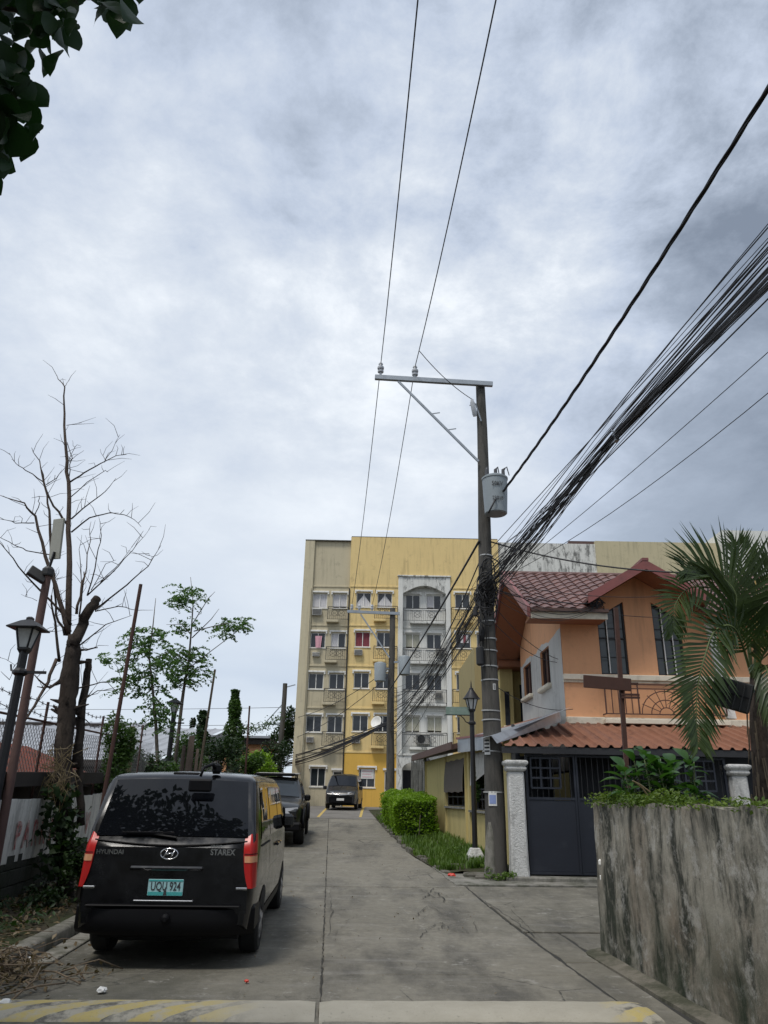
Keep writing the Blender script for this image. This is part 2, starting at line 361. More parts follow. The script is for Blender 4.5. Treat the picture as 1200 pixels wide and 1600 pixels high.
def wall_stain_mat():
    t = NT('stained_render'); c = t.mix(t.ramp(t.noise(1.7, 8, 0.7), .3, .7), (0.19, 0.175, 0.14), (0.37, 0.345, 0.285))
    c = t.mix(t.ramp(t.noise(1.1, 5, 0.6, (1, 1, 0.7), (1, 5, 3)), 0.48, 0.68, 0, 0.6), c, (0.20, 0.15, 0.105))
    z = t.sepz()[2]
    c = t.mix(t.ramp(t.noise(7, 9, 0.75, (1, 1, .6), (3, 1, 9)), 0.50, 0.66, 0, 0.55), c, (0.075, 0.072, 0.06))
    run = t.math('MULTIPLY', t.ramp(t.noise(3.0, 9, 0.70, (1, 1, 0.26), (2, 2, 2), .3), 0.46, 0.57, 0, 0.95), t.ramp(t.noise(3.0, 9, .75, None, (5, 6, 7)), .36, .50))
    c = t.mix(run, c, (0.026, 0.029, 0.023))
    c = t.mix(t.ramp(t.noise(2.6, 10, 0.8, None, (8, 8, 4)), 0.53, 0.60, 0, 0.65), c, (0.42, 0.405, 0.365))
    chips = t.ramp(t.noise(4.5, 10, .82, (1, 1, .5), (1, 9, 4)), .605, .64, 0, .85); c = t.mix(chips, c, (0.035, 0.037, 0.03))
    moss = t.math('MULTIPLY', t.ramp(z, 1.0, 0.05), t.ramp(t.noise(1.8, 8, 0.72, None, (4, 4, 1), .4), 0.40, 0.58)); c = t.mix(t.math('MULTIPLY', moss, 0.88), c, (0.024, 0.034, 0.018))
    t.bump(t.math('ADD', t.noise(22, 8, 0.7), t.math('MULTIPLY', chips, -.6)), 0.35, 0.02); return t.done(c, 0.92, 0, 0.25)
def mossy(name, a, b, amt=0.8, sc_=2.2):
    t = NT(name); c = t.mix(t.noise(4, 7, 0.7), sc(a, 0.6), sc(a, 1.25)); c = t.mix(t.ramp(t.noise(sc_, 7, 0.7, (1, 1, 0.5), (2, 3, 4)), 0.42, 0.6, 0, amt), c, b); t.bump(t.noise(40, 5, 0.7), 0.6, 0.015); return t.done(c, 0.93, 0, 0.25)

M = {}
M['road'] = road_mat(); M['hump'] = hump_mat(); M['soil'] = soil_mat(); M['wallstain'] = wall_stain_mat()
M['kerb'] = mossy('kerb_concrete', (0.24, 0.23, 0.205), (0.05, 0.055, 0.035), 0.7, 3)
M['joint'] = simple('joint_dirt', (0.03, 0.029, 0.025), 0.95, 0.4, 9)
M['block'] = mossy('mossy_block', (0.06, 0.062, 0.052), (0.02, 0.03, 0.014), 0.8, 2)
M['lot'] = simple('parking_concrete', (0.17, 0.16, 0.145), 0.9, 0.35, 1.5, 0.4, dirt=(0.06, 0.055, 0.05), dirt_amt=0.7, dirt_scale=0.9)
M['yellowline'] = simple('yellow_line', (0.50, 0.36, 0.10), 0.85, 0.3, 4, 0.2, dirt=(0.17, 0.16, 0.14), dirt_amt=0.8, dirt_scale=5)
M['grass'] = leaf_mat('grass_blades', (0.07, 0.135, 0.022), (0.15, 0.235, 0.045), 0.35)
M['litter'] = leaf_mat('dry_litter', (0.10, 0.070, 0.035), (0.20, 0.15, 0.08), 0.1)
M['twig'] = simple('dry_twig', (0.16, 0.12, 0.08), 0.9, 0.4, 12)
M['paper'] = simple('white_litter', (0.62, 0.62, 0.60), 0.8, 0.15, 12)
M['redcan'] = simple('red_litter', (0.55, 0.05, 0.03), 0.5, 0.2, 12)
M['rockdark'] = mossy('rubble', (0.15, 0.14, 0.12), (0.03, 0.035, 0.02), 0.6, 5)

# ---- terrain: one sheet out to the horizon
def terrain():
    xs = [-1500, -600, -250, -120, -60] + list(range(-40, 41, 4)) + [60, 120, 250, 600, 1500]
    ys = [-400, -100, -40, -20] + list(range(-8, 56, 2)) + [70, 100, 160, 300, 700, 2200]
    m = MB(); nx = len(xs)
    for y in ys:
        for x in xs: m.v.append((x, y, G(y) - 0.075))
    for j in range(len(ys) - 1):
        for i in range(nx - 1): m.f.append((j * nx + i, j * nx + i + 1, (j + 1) * nx + i + 1, (j + 1) * nx + i))
    return tag(m.build('ground', M['soil'], fix=True), kind='structure')
terrain()

# ---- road: sub-base sheet with separate cast slabs on it
road = empty('road', RW(0, 0), kind='structure')
m = MB(); m.grid(lambda a, b: RW(-3.05 + b * 6.2, -12 + a * 48, -0.016), 48, 2); m.build('road_base', M['joint'], road)
def slab(name, va, vb, s0, s1, mat, parent, h=0.0, wob=0.012, n=6, th=0.12):
    """va, vb: edge position across at s0 and s1 (pairs)"""
    m = MB(); top = []; ra = random.Random(int((va[0] + 9) * 100 + s0 * 7))
    def edge(vv, k): return vv[0] + (vv[1] - vv[0]) * k
    L = []; R = []
    for i in range(n + 1):
        k = i / n; s = s0 + (s1 - s0) * k
        L.append((edge(va, k) + ra.uniform(-wob, wob), s)); R.append((edge(vb, k) + ra.uniform(-wob, wob), s))
    for z in (h, h - th):
        for i in range(n + 1): m.v.append(tuple(RW(L[i][0], L[i][1], z))); m.v.append(tuple(RW((L[i][0] + R[i][0]) / 2, L[i][1] + ra.uniform(-.006, .006), z))); m.v.append(tuple(RW(R[i][0], R[i][1], z)))
    b = 3 * (n + 1)
    for i in range(n):
        for j in range(2):
            q = (3 * i + j, 3 * i + j + 1, 3 * i + j + 4, 3 * i + j + 3); m.f.append(q); m.f.append(tuple(b + t for t in q[::-1]))
        m.f.append((3 * i, 3 * i + 3, b + 3 * i + 3, b + 3 * i)); m.f.append((3 * i + 2, b + 3 * i + 2, b + 3 * i + 5, 3 * i + 5))
    for i, fl in ((0, 0), (n, 1)):
        for j in range(2):
            q = (3 * i + j, b + 3 * i + j, b + 3 * i + j + 1, 3 * i + j + 1); m.f.append(q if fl else q[::-1])
    return m.build(name, mat, parent, bevel=0.008)
JO = [-8, -3.5, 1.0, 4.6, 8.35, 10.75, 14.85, 19.3, 23.8, 28.3, 33.2]
def vright(s):
    for (s0, a), (s1, b) in zip(((-9, 2.58), (14.9, 2.56), (17, 2.34), (20, 2.08), (30, 1.98), (40, 1.98)), ((14.9, 2.56), (17, 2.34), (20, 2.08), (30, 1.98), (40, 1.98), (50, 1.98))):
        if s <= s1: return a + (b - a) * (s - s0) / (s1 - s0)
for i in range(len(JO) - 1):
    a, b = JO[i] + 0.011, JO[i + 1] - 0.011; d = random.uniform(-.004, .004)
    slab('slab', (-2.72, -2.72), (-0.006, -0.006), a, b, M['road'], road, d, 0.008, 34)
    slab('slab', (0.006, 0.006), (vright(a), vright(b)), a, b, M['road'], road, random.uniform(-.004, .004), 0.009, 34)
# side-street apron to the right
for (a, b, v0, v1) in ((10.78, 12.9, 2.60, 9.5), (12.92, 15.05, 2.60, 9.5)):
    slab('slab', (v0, v0), (v1, v1), a, b, M['road'], road, random.uniform(-.006, .01), 0.01, 6)
slab('slab', (2.62, 2.62), (3.02, 3.06), 9.0, 10.74, M['road'], road, -0.004, 0.02, 6)
slab('slab', (3.08, 3.08), (9.5, 9.5), 9.5, 10.74, M['road'], road, -0.004, 0.02, 6)
slab('slab', (2.62, 2.62), (2.92, 2.98), 4.6, 8.97, M['road'], road, -0.006, 0.02, 6)
# gutter slabs on the left
for s in (-2, 2.0, 6.0, 9.2, 12.4, 15.6, 18.8, 22.0, 25.2, 28.4):
    slab('gutter_slab', (-2.98, -2.98), (-2.74, -2.74), s + .01, s + 3.18, M['kerb'], road, 0.008, 0.01, 4)
# open cracks in the slabs: thin dark gaps
def crack(pts, w):
    m = MB(); q = []
    for i, (px, py) in enumerate(pts):
        p = gnd(px, py); p.z = G(p.y) + 0.012; q.append(p)
    P = []
    for a, b in zip(q, q[1:]):
        for k in range(7): P.append(a.lerp(b, k / 7) + Vector((random.uniform(-.025, .025), random.uniform(-.05, .05), 0)))
    P.append(q[-1]); n = len(P)
    for i, p in enumerate(P):
        d = (P[min(i + 1, n - 1)] - P[max(i - 1, 0)]); x = Vector((-d.y, d.x, 0)).normalized(); ww = w * .30 * random.uniform(0.3, 1.3) * (0.25 if i in (0, n - 1) else 1)
        m.v.append(tuple(p + x * ww)); m.v.append(tuple(p - x * ww))
    for i in range(n - 1): m.f.append((2 * i, 2 * i + 1, 2 * i + 3, 2 * i + 2))
    return m.build('crack', M['joint'], road)
for pts, w in (([(642, 1390), (662, 1392), (684, 1396), (695, 1408), (691, 1411)], .035), ([(655, 1389), (680, 1404), (700, 1401), (720, 1400)], .02), ([(676, 1388), (668, 1400), (660, 1406)], .028), ([(650, 1436), (655, 1428), (668, 1420)], .014), ([(651, 1430), (670, 1416), (700, 1432), (735, 1426), (775, 1427), (785, 1425)], .013), ([(655, 1467), (672, 1450), (694, 1441), (690, 1452), (715, 1455), (742, 1463)], .016), ([(740, 1397), (770, 1418), (800, 1437), (842, 1470)], .022), ([(795, 1418), (820, 1443), (845, 1468)], .012), ([(516, 1390), (519, 1420), (512, 1465)], .013), ([(524, 1462), (545, 1440), (560, 1428)], .007), ([(705, 1450), (745, 1458), (742, 1440)], .008)):
    crack(pts, w)
    for j in range(3):                                  # hair cracks branching off
        a = random.choice(pts); dx = random.choice((-1, 1)) * random.uniform(14, 34); crack([a, (a[0] + dx * .5, a[1] + random.uniform(-4, 4)), (a[0] + dx, a[1] + random.uniform(-7, 7))], .008)
# grit, leaf scraps and small litter lying on the slabs (nobody could count it)
n = 900; V = RNG.uniform(-2.7, 2.5, n); S = RNG.uniform(7.4, 22, n); keep = (RNG.uniform(0, 1, n) < 0.25) | (V < -1.9) | (np.abs(V) < .12)
P = np.array([RW(a, b, 0.012) for a, b in zip(V[keep], S[keep])]); tag(leaf_mass('road_litter', P, np.full(len(P), .03), M['litter'], None, 0.6, 3.0), 'brown leaf scraps and grit lying on the concrete lane', 'litter')

# ---- speed hump in two cast halves, split at the centre crack
hump = empty('speed_hump', RW(0, 7), 'low concrete speed hump with worn yellow and black stripes across the lane', 'speed hump')
def hump_part(v0, v1):
    m = MB(); ns = 10; nv = 24
    prof = [(6.70, -0.02), (6.72, 0.008), (6.76, .026), (6.84, .040), (6.94, .047), (7.04, .046), (7.14, .040), (7.22, .028), (7.28, .012), (7.30, -0.02)]
    rows = []
    for i in range(nv + 1):
        vv = v0 + (v1 - v0) * i / nv; e = 0.45 if i in (0, nv) else 1.0
        jit = random.uniform(-.012, .012)
        for (s, h) in prof: m.v.append(tuple(RW(vv, s + jit, h * e if h > 0 else h)))
    k = len(prof)
    for i in range(nv):
        for j in range(k - 1): m.f.append((i * k + j, i * k + j + 1, (i + 1) * k + j + 1, (i + 1) * k + j))
    m.f.append(tuple(range(k))); m.f.append(tuple(nv * k + j for j in range(k - 1, -1, -1)))
    return m.build('hump_section', M['hump'], hump, smooth=60)
hump_part(-3.4, -0.045); hump_part(-0.012, 2.72)

# ---- kerbs
kl = empty('kerb', RW(-3.1, 8), kind='structure')
for i in range(22):
    s0 = 8.35 + i * 1.0; j = random.uniform(-.012, .012); m = MB()
    pr = [(-3.19, -.1), (-3.19, .12), (-3.16, .145), (-3.04, .14), (-3.0, .11), (-2.985, -.1)]
    for s in (s0 + .006, s0 + .994):
        for (v, h) in pr: m.v.append(tuple(RW(v + j, s, h + j)))
    k = len(pr); m.f += [(i2, (i2 + 1) % k, k + (i2 + 1) % k, k + i2) for i2 in range(k)] + [tuple(range(k))[::-1], tuple(range(k, 2 * k))]
    m.build('kerb_stone', M['kerb'], kl, smooth=50)
kr = empty('kerb', RW(2.3, 16), kind='structure')
rk = random.Random(3)
for i in range(22):                                     # broken old kerb stones on the right
    s0 = 16.6 + i * 0.62; v = vright(s0) + 0.07; m = MB(); L = rk.uniform(.35, .6)
    if i in (2, 5, 9): continue
    c = RW(v + rk.uniform(-.05, .05), s0 + L / 2, 0); Mx = Matrix.Translation(c) @ Euler((rk.uniform(-.08, .08), rk.uniform(-.2, .2), 0.062 + rk.uniform(-.2, .2))).to_matrix().to_4x4()
    m.box(-.09, .09, -L / 2, L / 2, -.1, rk.uniform(.05, .12), Mx); m.build('kerb_stone', M['rockdark'], kr, bevel=0.025)
for i, (px, py, w) in enumerate(((700, 1352, .3), (715, 1358, .34), (745, 1373, .5), (760, 1376, .4), (795, 1378, .55), (850, 1380, .9), (900, 1381, .9))):   # lip of the apron under pole and gate
    p = gnd(px, py); Mx = Matrix.Translation((p.x, p.y + .1, G(p.y))) @ Euler((0, rk.uniform(-.05, .05), rk.uniform(-.15, .15) if i < 4 else 0.0)).to_matrix().to_4x4()
    m = MB().box(-w / 2, w / 2, -.12, .14, -.1, rk.uniform(.07, .11), Mx); m.build('kerb_stone', M['rockdark'], kr, bevel=0.03)
# gate sill strip
m = MB(); m.box(2.5, 7.9, 15.75, 16.6, -.1, G(16) + .09); tag(m.build('pavement', M['kerb'], bevel=.02), kind='structure')

# ---- verges
def verge(name, va, vb, s0, s1, h0, h1, seed):
    m = MB(); rr = random.Random(seed); ns = int((s1 - s0) / .4)
    hs = {}
    def fn(a, b):
        k = (round(a * ns), round(b * 6)); hs.setdefault(k, rr.uniform(-.03, .04)); s = s0 + (s1 - s0) * a
        v0 = va(s) if callable(va) else va; v1 = vb(s) if callable(vb) else vb
        e = 0 if b in (0, 1) else 1
        return RW(v0 + (v1 - v0) * b, s, h0 + (h1 - h0) * b + hs[k] * e)
    m.grid(fn, ns, 6, True); return tag(m.build(name, M['soil'], smooth=180), kind='structure')
verge('verge', -3.19, -4.6, 3.0, 46, 0.11, 0.30, 1)
verge('verge', lambda s: vright(s) + 0.0, 4.6, 16.5, 40, 0.02, 0.16, 2)
slab('slab', (2.40, 2.30), (9.5, 9.5), 15.07, 17.6, M['kerb'], road, 0.025, 0.02, 8)
def blades(name, P, h, mat, label, cat, lean=0.35):
    n = len(P); a = RNG.uniform(0, 2 * np.pi, n); d = np.stack([np.cos(a), np.sin(a), np.zeros(n)], 1); hh = (h * RNG.uniform(.5, 1.3, n))[:, None]
    tip = P + d * hh * RNG.uniform(0, lean * 2, n)[:, None] + np.array([0, 0, 1]) * hh; mid = P + (tip - P) * 0.5 + np.array([0, 0, 1]) * hh * .12
    s = np.stack([-np.sin(a), np.cos(a), np.zeros(n)], 1) * (hh * .05 + .007)
    V = np.stack([P - s, P + s, mid + s * .7, tip, mid - s * .7], 1).reshape(-1, 3); i = np.arange(n)[:, None] * 5
    F = np.concatenate([i + np.array([[0, 1, 2]]), i + np.array([[0, 2, 4]]), i + np.array([[4, 2, 3]])], 0)
    return tag(np_object(name, V, F, mat, kind='stuff'), label, cat)
n = 11000; S = 16.9 + 17 * RNG.uniform(0, 1, n) ** 1.6; U = RNG.uniform(0, 1, n)
v0 = np.array([vright(s) for s in S]) + .02; P = np.array([RW(a + (3.75 - a) * u + .0, s, 0.02 + .12 * u) for a, u, s in zip(v0, U, S)])
keep = np.sin(P[:, 0] * 5.1 + P[:, 1] * 2.3) + np.sin(P[:, 1] * 3.7 - P[:, 0] * 2.0) + RNG.normal(0, .7, len(P)) > -.55; P = P[keep]
blades('grass', P, 0.15, M['grass'], 'long green grass growing on the verge below the hedge', 'grass')
n = 2600; S = 8.2 + 9 * RNG.uniform(0, 1, n) ** 1.3; V = RNG.uniform(-4.25, -3.15, n)
P = np.array([RW(a, s, .12 + .13 * (-a - 3.19)) for a, s in zip(V, S)]); keep = RNG.uniform(0, 1, n) < np.clip((-V - 3.1), .15, 1)
tag(leaf_mass('leaf_litter', P[keep] + [0, 0, .02], np.full(keep.sum(), .075), M['litter'], None, .6, 1.5), 'dead leaves scattered over the soil between wall and kerb', 'leaf litter')
n = 900; S = 8.2 + 9 * RNG.uniform(0, 1, n) ** 1.3; V = RNG.uniform(-4.3, -3.3, n); P = np.array([RW(a, s, .12 + .13 * (-a - 3.19) + RNG.uniform(0, .12)) for a, s in zip(V, S)])
M['weed'] = leaf_mat('weed_leaf', (0.018, 0.045, 0.012), (0.04, 0.085, 0.02), .25)
tag(leaf_mass('weeds', P, np.full(n, .085), M['weed'], None, .45, .8), 'low dark green weeds at the foot of the left wall', 'weeds')

# ---- cut branches dumped on the corner by the hump
heap = empty('brush_pile', RW(-3.2, 8.0), 'heap of dry cut twigs dumped beside the kerb and hump', 'brush pile')
rb = random.Random(11); m = MB(); tips = []
for i in range(150):
    c = RW(rb.gauss(-3.15, .30), rb.gauss(7.95, .27), 0.02 + abs(rb.gauss(0, .10))); a = rb.uniform(0, 6.28); L = rb.uniform(.18, .75); d = Vector((math.cos(a), math.sin(a), rb.uniform(-.22, .28))) * L / 2
    b = Vector((rb.uniform(-.07, .07), rb.uniform(-.07, .07), rb.uniform(.0, .08))); pts = [c - d, c + b, c + d]
    for p in pts: p.z = max(p.z, G(p.y) + .012)
    r = rb.uniform(.003, .011); m.tube(pts, [r, r * .8, r * .4], 5); tips.append(c)
m.build('twigs', M['twig'], heap, fix=False, smooth=180)['kind'] = 'stuff'
for pts in ([(15, 1500), (40, 1525), (47, 1535), (120, 1543)], [(0, 1560), (60, 1555), (100, 1540)], [(50, 1520), (85, 1532), (125, 1541)], [(95, 1522), (115, 1525), (132, 1534)], [(0, 1530), (20, 1510), (45, 1512)]):
    q = []
    for i, (a, b) in enumerate(pts): p = gnd(a, b); p.z += .02 + .05 * (i % 2); q.append(p)
    MB().tube(q, [.009, .008, .007, .004][:len(q)], 6).build('branch', M['twig'], heap, smooth=180)
P = np.array([tuple(t) for t in tips] * 7) + RNG.normal(size=(len(tips) * 7, 3)) * [.14, .14, .05]; P[:, 2] = np.maximum(P[:, 2], .02)
leaf_mass('dry_leaves', P, np.full(len(P), .065), M['litter'], heap, .5, .4)
def crumple(name, px, py, r, mat, label, cat, dy=0):
    p = gnd(px, py); bm = bmesh.new(); bmesh.ops.create_icosphere(bm, subdivisions=2, radius=r); rr = random.Random(px)
    for v in bm.verts: v.co *= rr.uniform(.62, 1.15); v.co.z = v.co.z * .55 + r * .35
    me = bpy.data.meshes.new(name); bm.to_mesh(me); bm.free(); me.materials.append(mat); o = attach(bpy.data.objects.new(name, me), None, Vector((p.x, p.y + dy, G(p.y) + .01))); return tag(o, label, cat)
crumple('litter', 6, 1576, .065, M['paper'], 'crumpled white paper at the end of the speed hump', 'litter')
crumple('litter', 12, 1477, .07, M['paper'], 'crumpled pale rag lying on the leaf litter by the wall', 'litter', .1)
crumple('litter', 45, 1505, .05, M['paper'], 'torn whitish scrap on top of the dry twig heap', 'litter', .05)
crumple('litter', 706, 1371, .085, M['redcan'], 'crushed red can by the broken kerb stones', 'litter')
crumple('litter', 385, 1537, .028, M['redcan'], 'tiny red wrapper behind the black van', 'litter')
crumple('litter', 158, 1552, .045, M['paper'], 'small pale scrap on the lane beside the twig heap', 'litter')

# ---- parking bay in front of the apartments
lot = MB(); lot.grid(lambda a, b: Vector((-14 + 20 * b, 33.25 + 13.7 * a, G(33.25 + 13.7 * a) + .004)), 14, 2); lot = tag(lot.build('parking_lot', M['lot']), kind='structure')
for (a, b) in (((512, 1262), (497, 1277)), ((569, 1261), (563, 1277))):
    p, q = gnd(*a), gnd(*b); mm = MB(); w = .06
    for k in range(6):
        c = p.lerp(q, k / 5); z = G(c.y) + .010; mm.v += [(c.x - w, c.y, z), (c.x + w, c.y, z)]
    mm.f += [(2 * k, 2 * k + 1, 2 * k + 3, 2 * k + 2) for k in range(5)]; mm.build('bay_line', M['yellowline'], lot)
mm = MB(); mm.grid(lambda a, b: Vector((-4.5 + 6.0 * b, 33.25 - .12 * a, G(33.2) + .007)), 1, 1); mm.build('edge_strip', M['kerb'], lot)
# ================================================================ buildings
M['beige'] = painted_wall('beige_paint', (0.53, 0.47, 0.33), streaks=0.5, blotch=0.35)
M['beige2'] = painted_wall('pale_beige_paint', (0.56, 0.50, 0.35), streaks=0.5, blotch=0.25)
M['yellow'] = painted_wall('yellow_paint', (0.76, 0.58, 0.27), dirt=(0.22, 0.16, 0.085), streaks=0.75, blotch=0.5)
M['yellow2'] = painted_wall('yellow_ground_floor', (0.70, 0.43, 0.09), dirt=(0.16, 0.10, 0.04), streaks=0.3, blotch=0.2)
M['cream'] = painted_wall('cream_paint', (0.52, 0.46, 0.30), streaks=0.65, blotch=0.3)
M['white'] = painted_wall('white_paint', (0.70, 0.70, 0.66), dirt=(0.10, 0.10, 0.09), streaks=0.6, blotch=0.4)
M['whitemould'] = painted_wall('mouldy_white_paint', (0.66, 0.66, 0.62), dirt=(0.08, 0.08, 0.075), streaks=0.7, blotch=0.4, mould=0.75)
M['sidewhite'] = painted_wall('weathered_side_white', (0.56, 0.55, 0.52), dirt=(0.12, 0.115, 0.10), streaks=0.5, blotch=0.45)
M['trim'] = simple('white_trim', (0.74, 0.73, 0.69), 0.7, 0.12, 6, 0.05, dirt=(0.20, 0.19, 0.17), dirt_amt=0.5, dirt_scale=4)
M['creamtrim'] = simple('cream_trim', (0.68, 0.62, 0.50), 0.7, 0.12, 5, 0.05, dirt=(0.20, 0.17, 0.13), dirt_amt=0.5, dirt_scale=3)
M['orange'] = painted_wall('orange_paint', (0.76, 0.40, 0.215), dirt=(0.20, 0.12, 0.075), streaks=0.45, blotch=0.35)
M['soffit'] = painted_wall('brown_soffit', (0.30, 0.135, 0.075), dirt=(0.05, 0.035, 0.03), streaks=0.2, blotch=0.6)
M['rooftile'] = simple('red_roof_tile', (0.17, 0.085, 0.070), 0.45, 0.25, 3, 0.15, dirt=(0.09, 0.04, 0.04), dirt_amt=0.6, objvar=0.3)
M['barge'] = simple('red_barge_board', (0.215, 0.066, 0.058), 0.45, 0.2, 3, 0.05, dirt=(0.08, 0.04, 0.035), dirt_amt=0.5)
M['canopy'] = simple('rust_orange_sheet', (0.235, 0.105, 0.064), 0.55, 0.3, 2.2, 0.1, dirt=(0.10, 0.045, 0.03), dirt_amt=0.75, dirt_scale=1.6, streak=False)
M['iron'] = simple('brown_iron', (0.085, 0.038, 0.026), 0.6, 0.4, 12, 0.1)
M['blackiron'] = simple('black_iron', (0.022, 0.022, 0.024), 0.55, 0.3, 12, 0.1)
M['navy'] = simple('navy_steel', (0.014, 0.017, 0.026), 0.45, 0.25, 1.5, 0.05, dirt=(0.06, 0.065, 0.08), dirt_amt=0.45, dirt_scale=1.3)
M['galv'] = simple('galvanised_sheet', (0.46, 0.50, 0.54), 0.4, 0.2, 2, 0.05, metal=0.6, dirt=(0.2, 0.2, 0.2), dirt_amt=0.5)
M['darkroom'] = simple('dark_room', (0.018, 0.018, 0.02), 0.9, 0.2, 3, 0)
M['curtain'] = simple('pale_curtain', (0.55, 0.54, 0.55), 0.9, 0.15, 5, 0.05)
M['curtain2'] = simple('olive_curtain', (0.42, 0.41, 0.33), 0.9, 0.15, 5, 0.05)
M['redcurtain'] = simple('red_curtain', (0.20, 0.045, 0.06), 0.9, 0.3, 7, 0.05)
M['pink'] = simple('pink_cloth', (0.62, 0.33, 0.38), 0.9, 0.2, 7, 0.05)
M['acbox'] = simple('ac_case', (0.40, 0.39, 0.36), 0.6, 0.25, 5, 0.05, dirt=(0.1, 0.08, 0.06), dirt_amt=0.6, dirt_scale=6)
M['dark'] = simple('dark_plastic', (0.02, 0.02, 0.02), 0.5, 0.2, 8, 0)
M['annex'] = painted_wall('annex_yellow', (0.52, 0.43, 0.19), dirt=(0.11, 0.085, 0.04), streaks=0.65, blotch=0.3)
M['olive'] = painted_wall('olive_wall', (0.36, 0.30, 0.15), streaks=0.3, blotch=0.3)
M['brownroof'] = simple('brown_eave', (0.085, 0.045, 0.035), 0.6, 0.3, 4, 0.1)
M['blind'] = simple('brown_blind', (0.10, 0.085, 0.07), 0.85, 0.2, 5, 0.1)
M['boards'] = mossy('grey_boards', (0.24, 0.235, 0.22), (0.08, 0.08, 0.075), 0.7, 3)
M['roughwhite'] = (lambda t: (t.bump(t.noise(26, 6, 0.75), 1.0, 0.05), t.done(t.mix(t.ramp(t.noise(4, 7, 0.7, (1, 1, .4)), 0.5, 0.68, 0, .7), t.mix(t.noise(14, 5, .6), (0.58, 0.58, 0.56), (0.76, 0.76, 0.74)), (0.16, 0.16, 0.15)), 0.9, 0, 0.3))[1])(NT('rough_white_plaster'))
def glass(name, col=(0.022, 0.026, 0.032), rough=0.06):
    t = NT(name); c = t.mix(t.noise(1.2, 3, 0.5), sc(col, 0.6), sc(col, 1.6)); b = t.noise(1.6, 2, .5); t.bump(b, 0.06, 0.05); return t.done(c, rough, 0, 0.5)
M['glass'] = glass('window_glass'); M['houseglass'] = glass('house_glass', (.055, .062, .060), .05)

def holes_wall(m, x0, x1, z0, z1, holes, y, depth=0.14):
    xs = sorted({x0, x1, *[h[0] for h in holes], *[h[1] for h in holes]}); zs = sorted({z0, z1, *[h[2] for h in holes], *[h[3] for h in holes]})
    for a, b in zip(xs, xs[1:]):
        for c, d in zip(zs, zs[1:]):
            cx, cz = (a + b) / 2, (c + d) / 2
            if any(h[0] < cx < h[1] and h[2] < cz < h[3] for h in holes): continue
            m.quad((a, y, c), (b, y, c), (b, y, d), (a, y, d))
    for (a, b, c, d) in holes:
        yy = y + depth; m.quad((a, y, c), (a, yy, c), (a, yy, d), (a, y, d)); m.quad((b, y, c), (b, y, d), (b, yy, d), (b, yy, c))
        m.quad((a, y, c), (b, y, c), (b, yy, c), (a, yy, c)); m.quad((a, y, d), (a, yy, d), (b, yy, d), (b, y, d))
    return m

# ---------------------------------------------------------------- apartment block
BY = 47.0
apt = empty('apartment_block', (0, BY, G(BY)), 'five storey beige yellow and white apartment block at the end of the street', 'apartment building')
def bx(px, py=1060): return at(px, py, BY).x
def bz(py, px=560): return at(px, py, BY).z
FL = [1.08, 4.18, 6.78, 9.38, 11.98, 14.58]; TOP = 17.75
colA = [(bx(488, 938), bx(511, 938)), (bx(519.5, 938), bx(542, 938))]; colB = [(bx(557, 931), bx(580, 931)), (bx(590, 931), bx(613, 931))]
colC = [(bx(634, 933), bx(657, 933)), (bx(667, 933), bx(690, 933))]; colD = [(bx(711, 933), bx(734, 933)), (bx(743, 933), bx(766, 933))]
WZ = [(2.28, 3.30)] + [(f + 1.12, f + 2.10) for f in FL[1:5]]
SEC = {'A': (-4.62, -2.15, BY + .18, 'beige', colA, TOP - .05), 'B': (-2.15, 1.06, BY, 'yellow', colB, TOP + .25), 'C': (1.36, 4.16, BY + .45, 'white', colC, 15.2), 'D': (4.44, 7.72, BY, 'yellow', colD, TOP + .25)}
pane_cache = {}
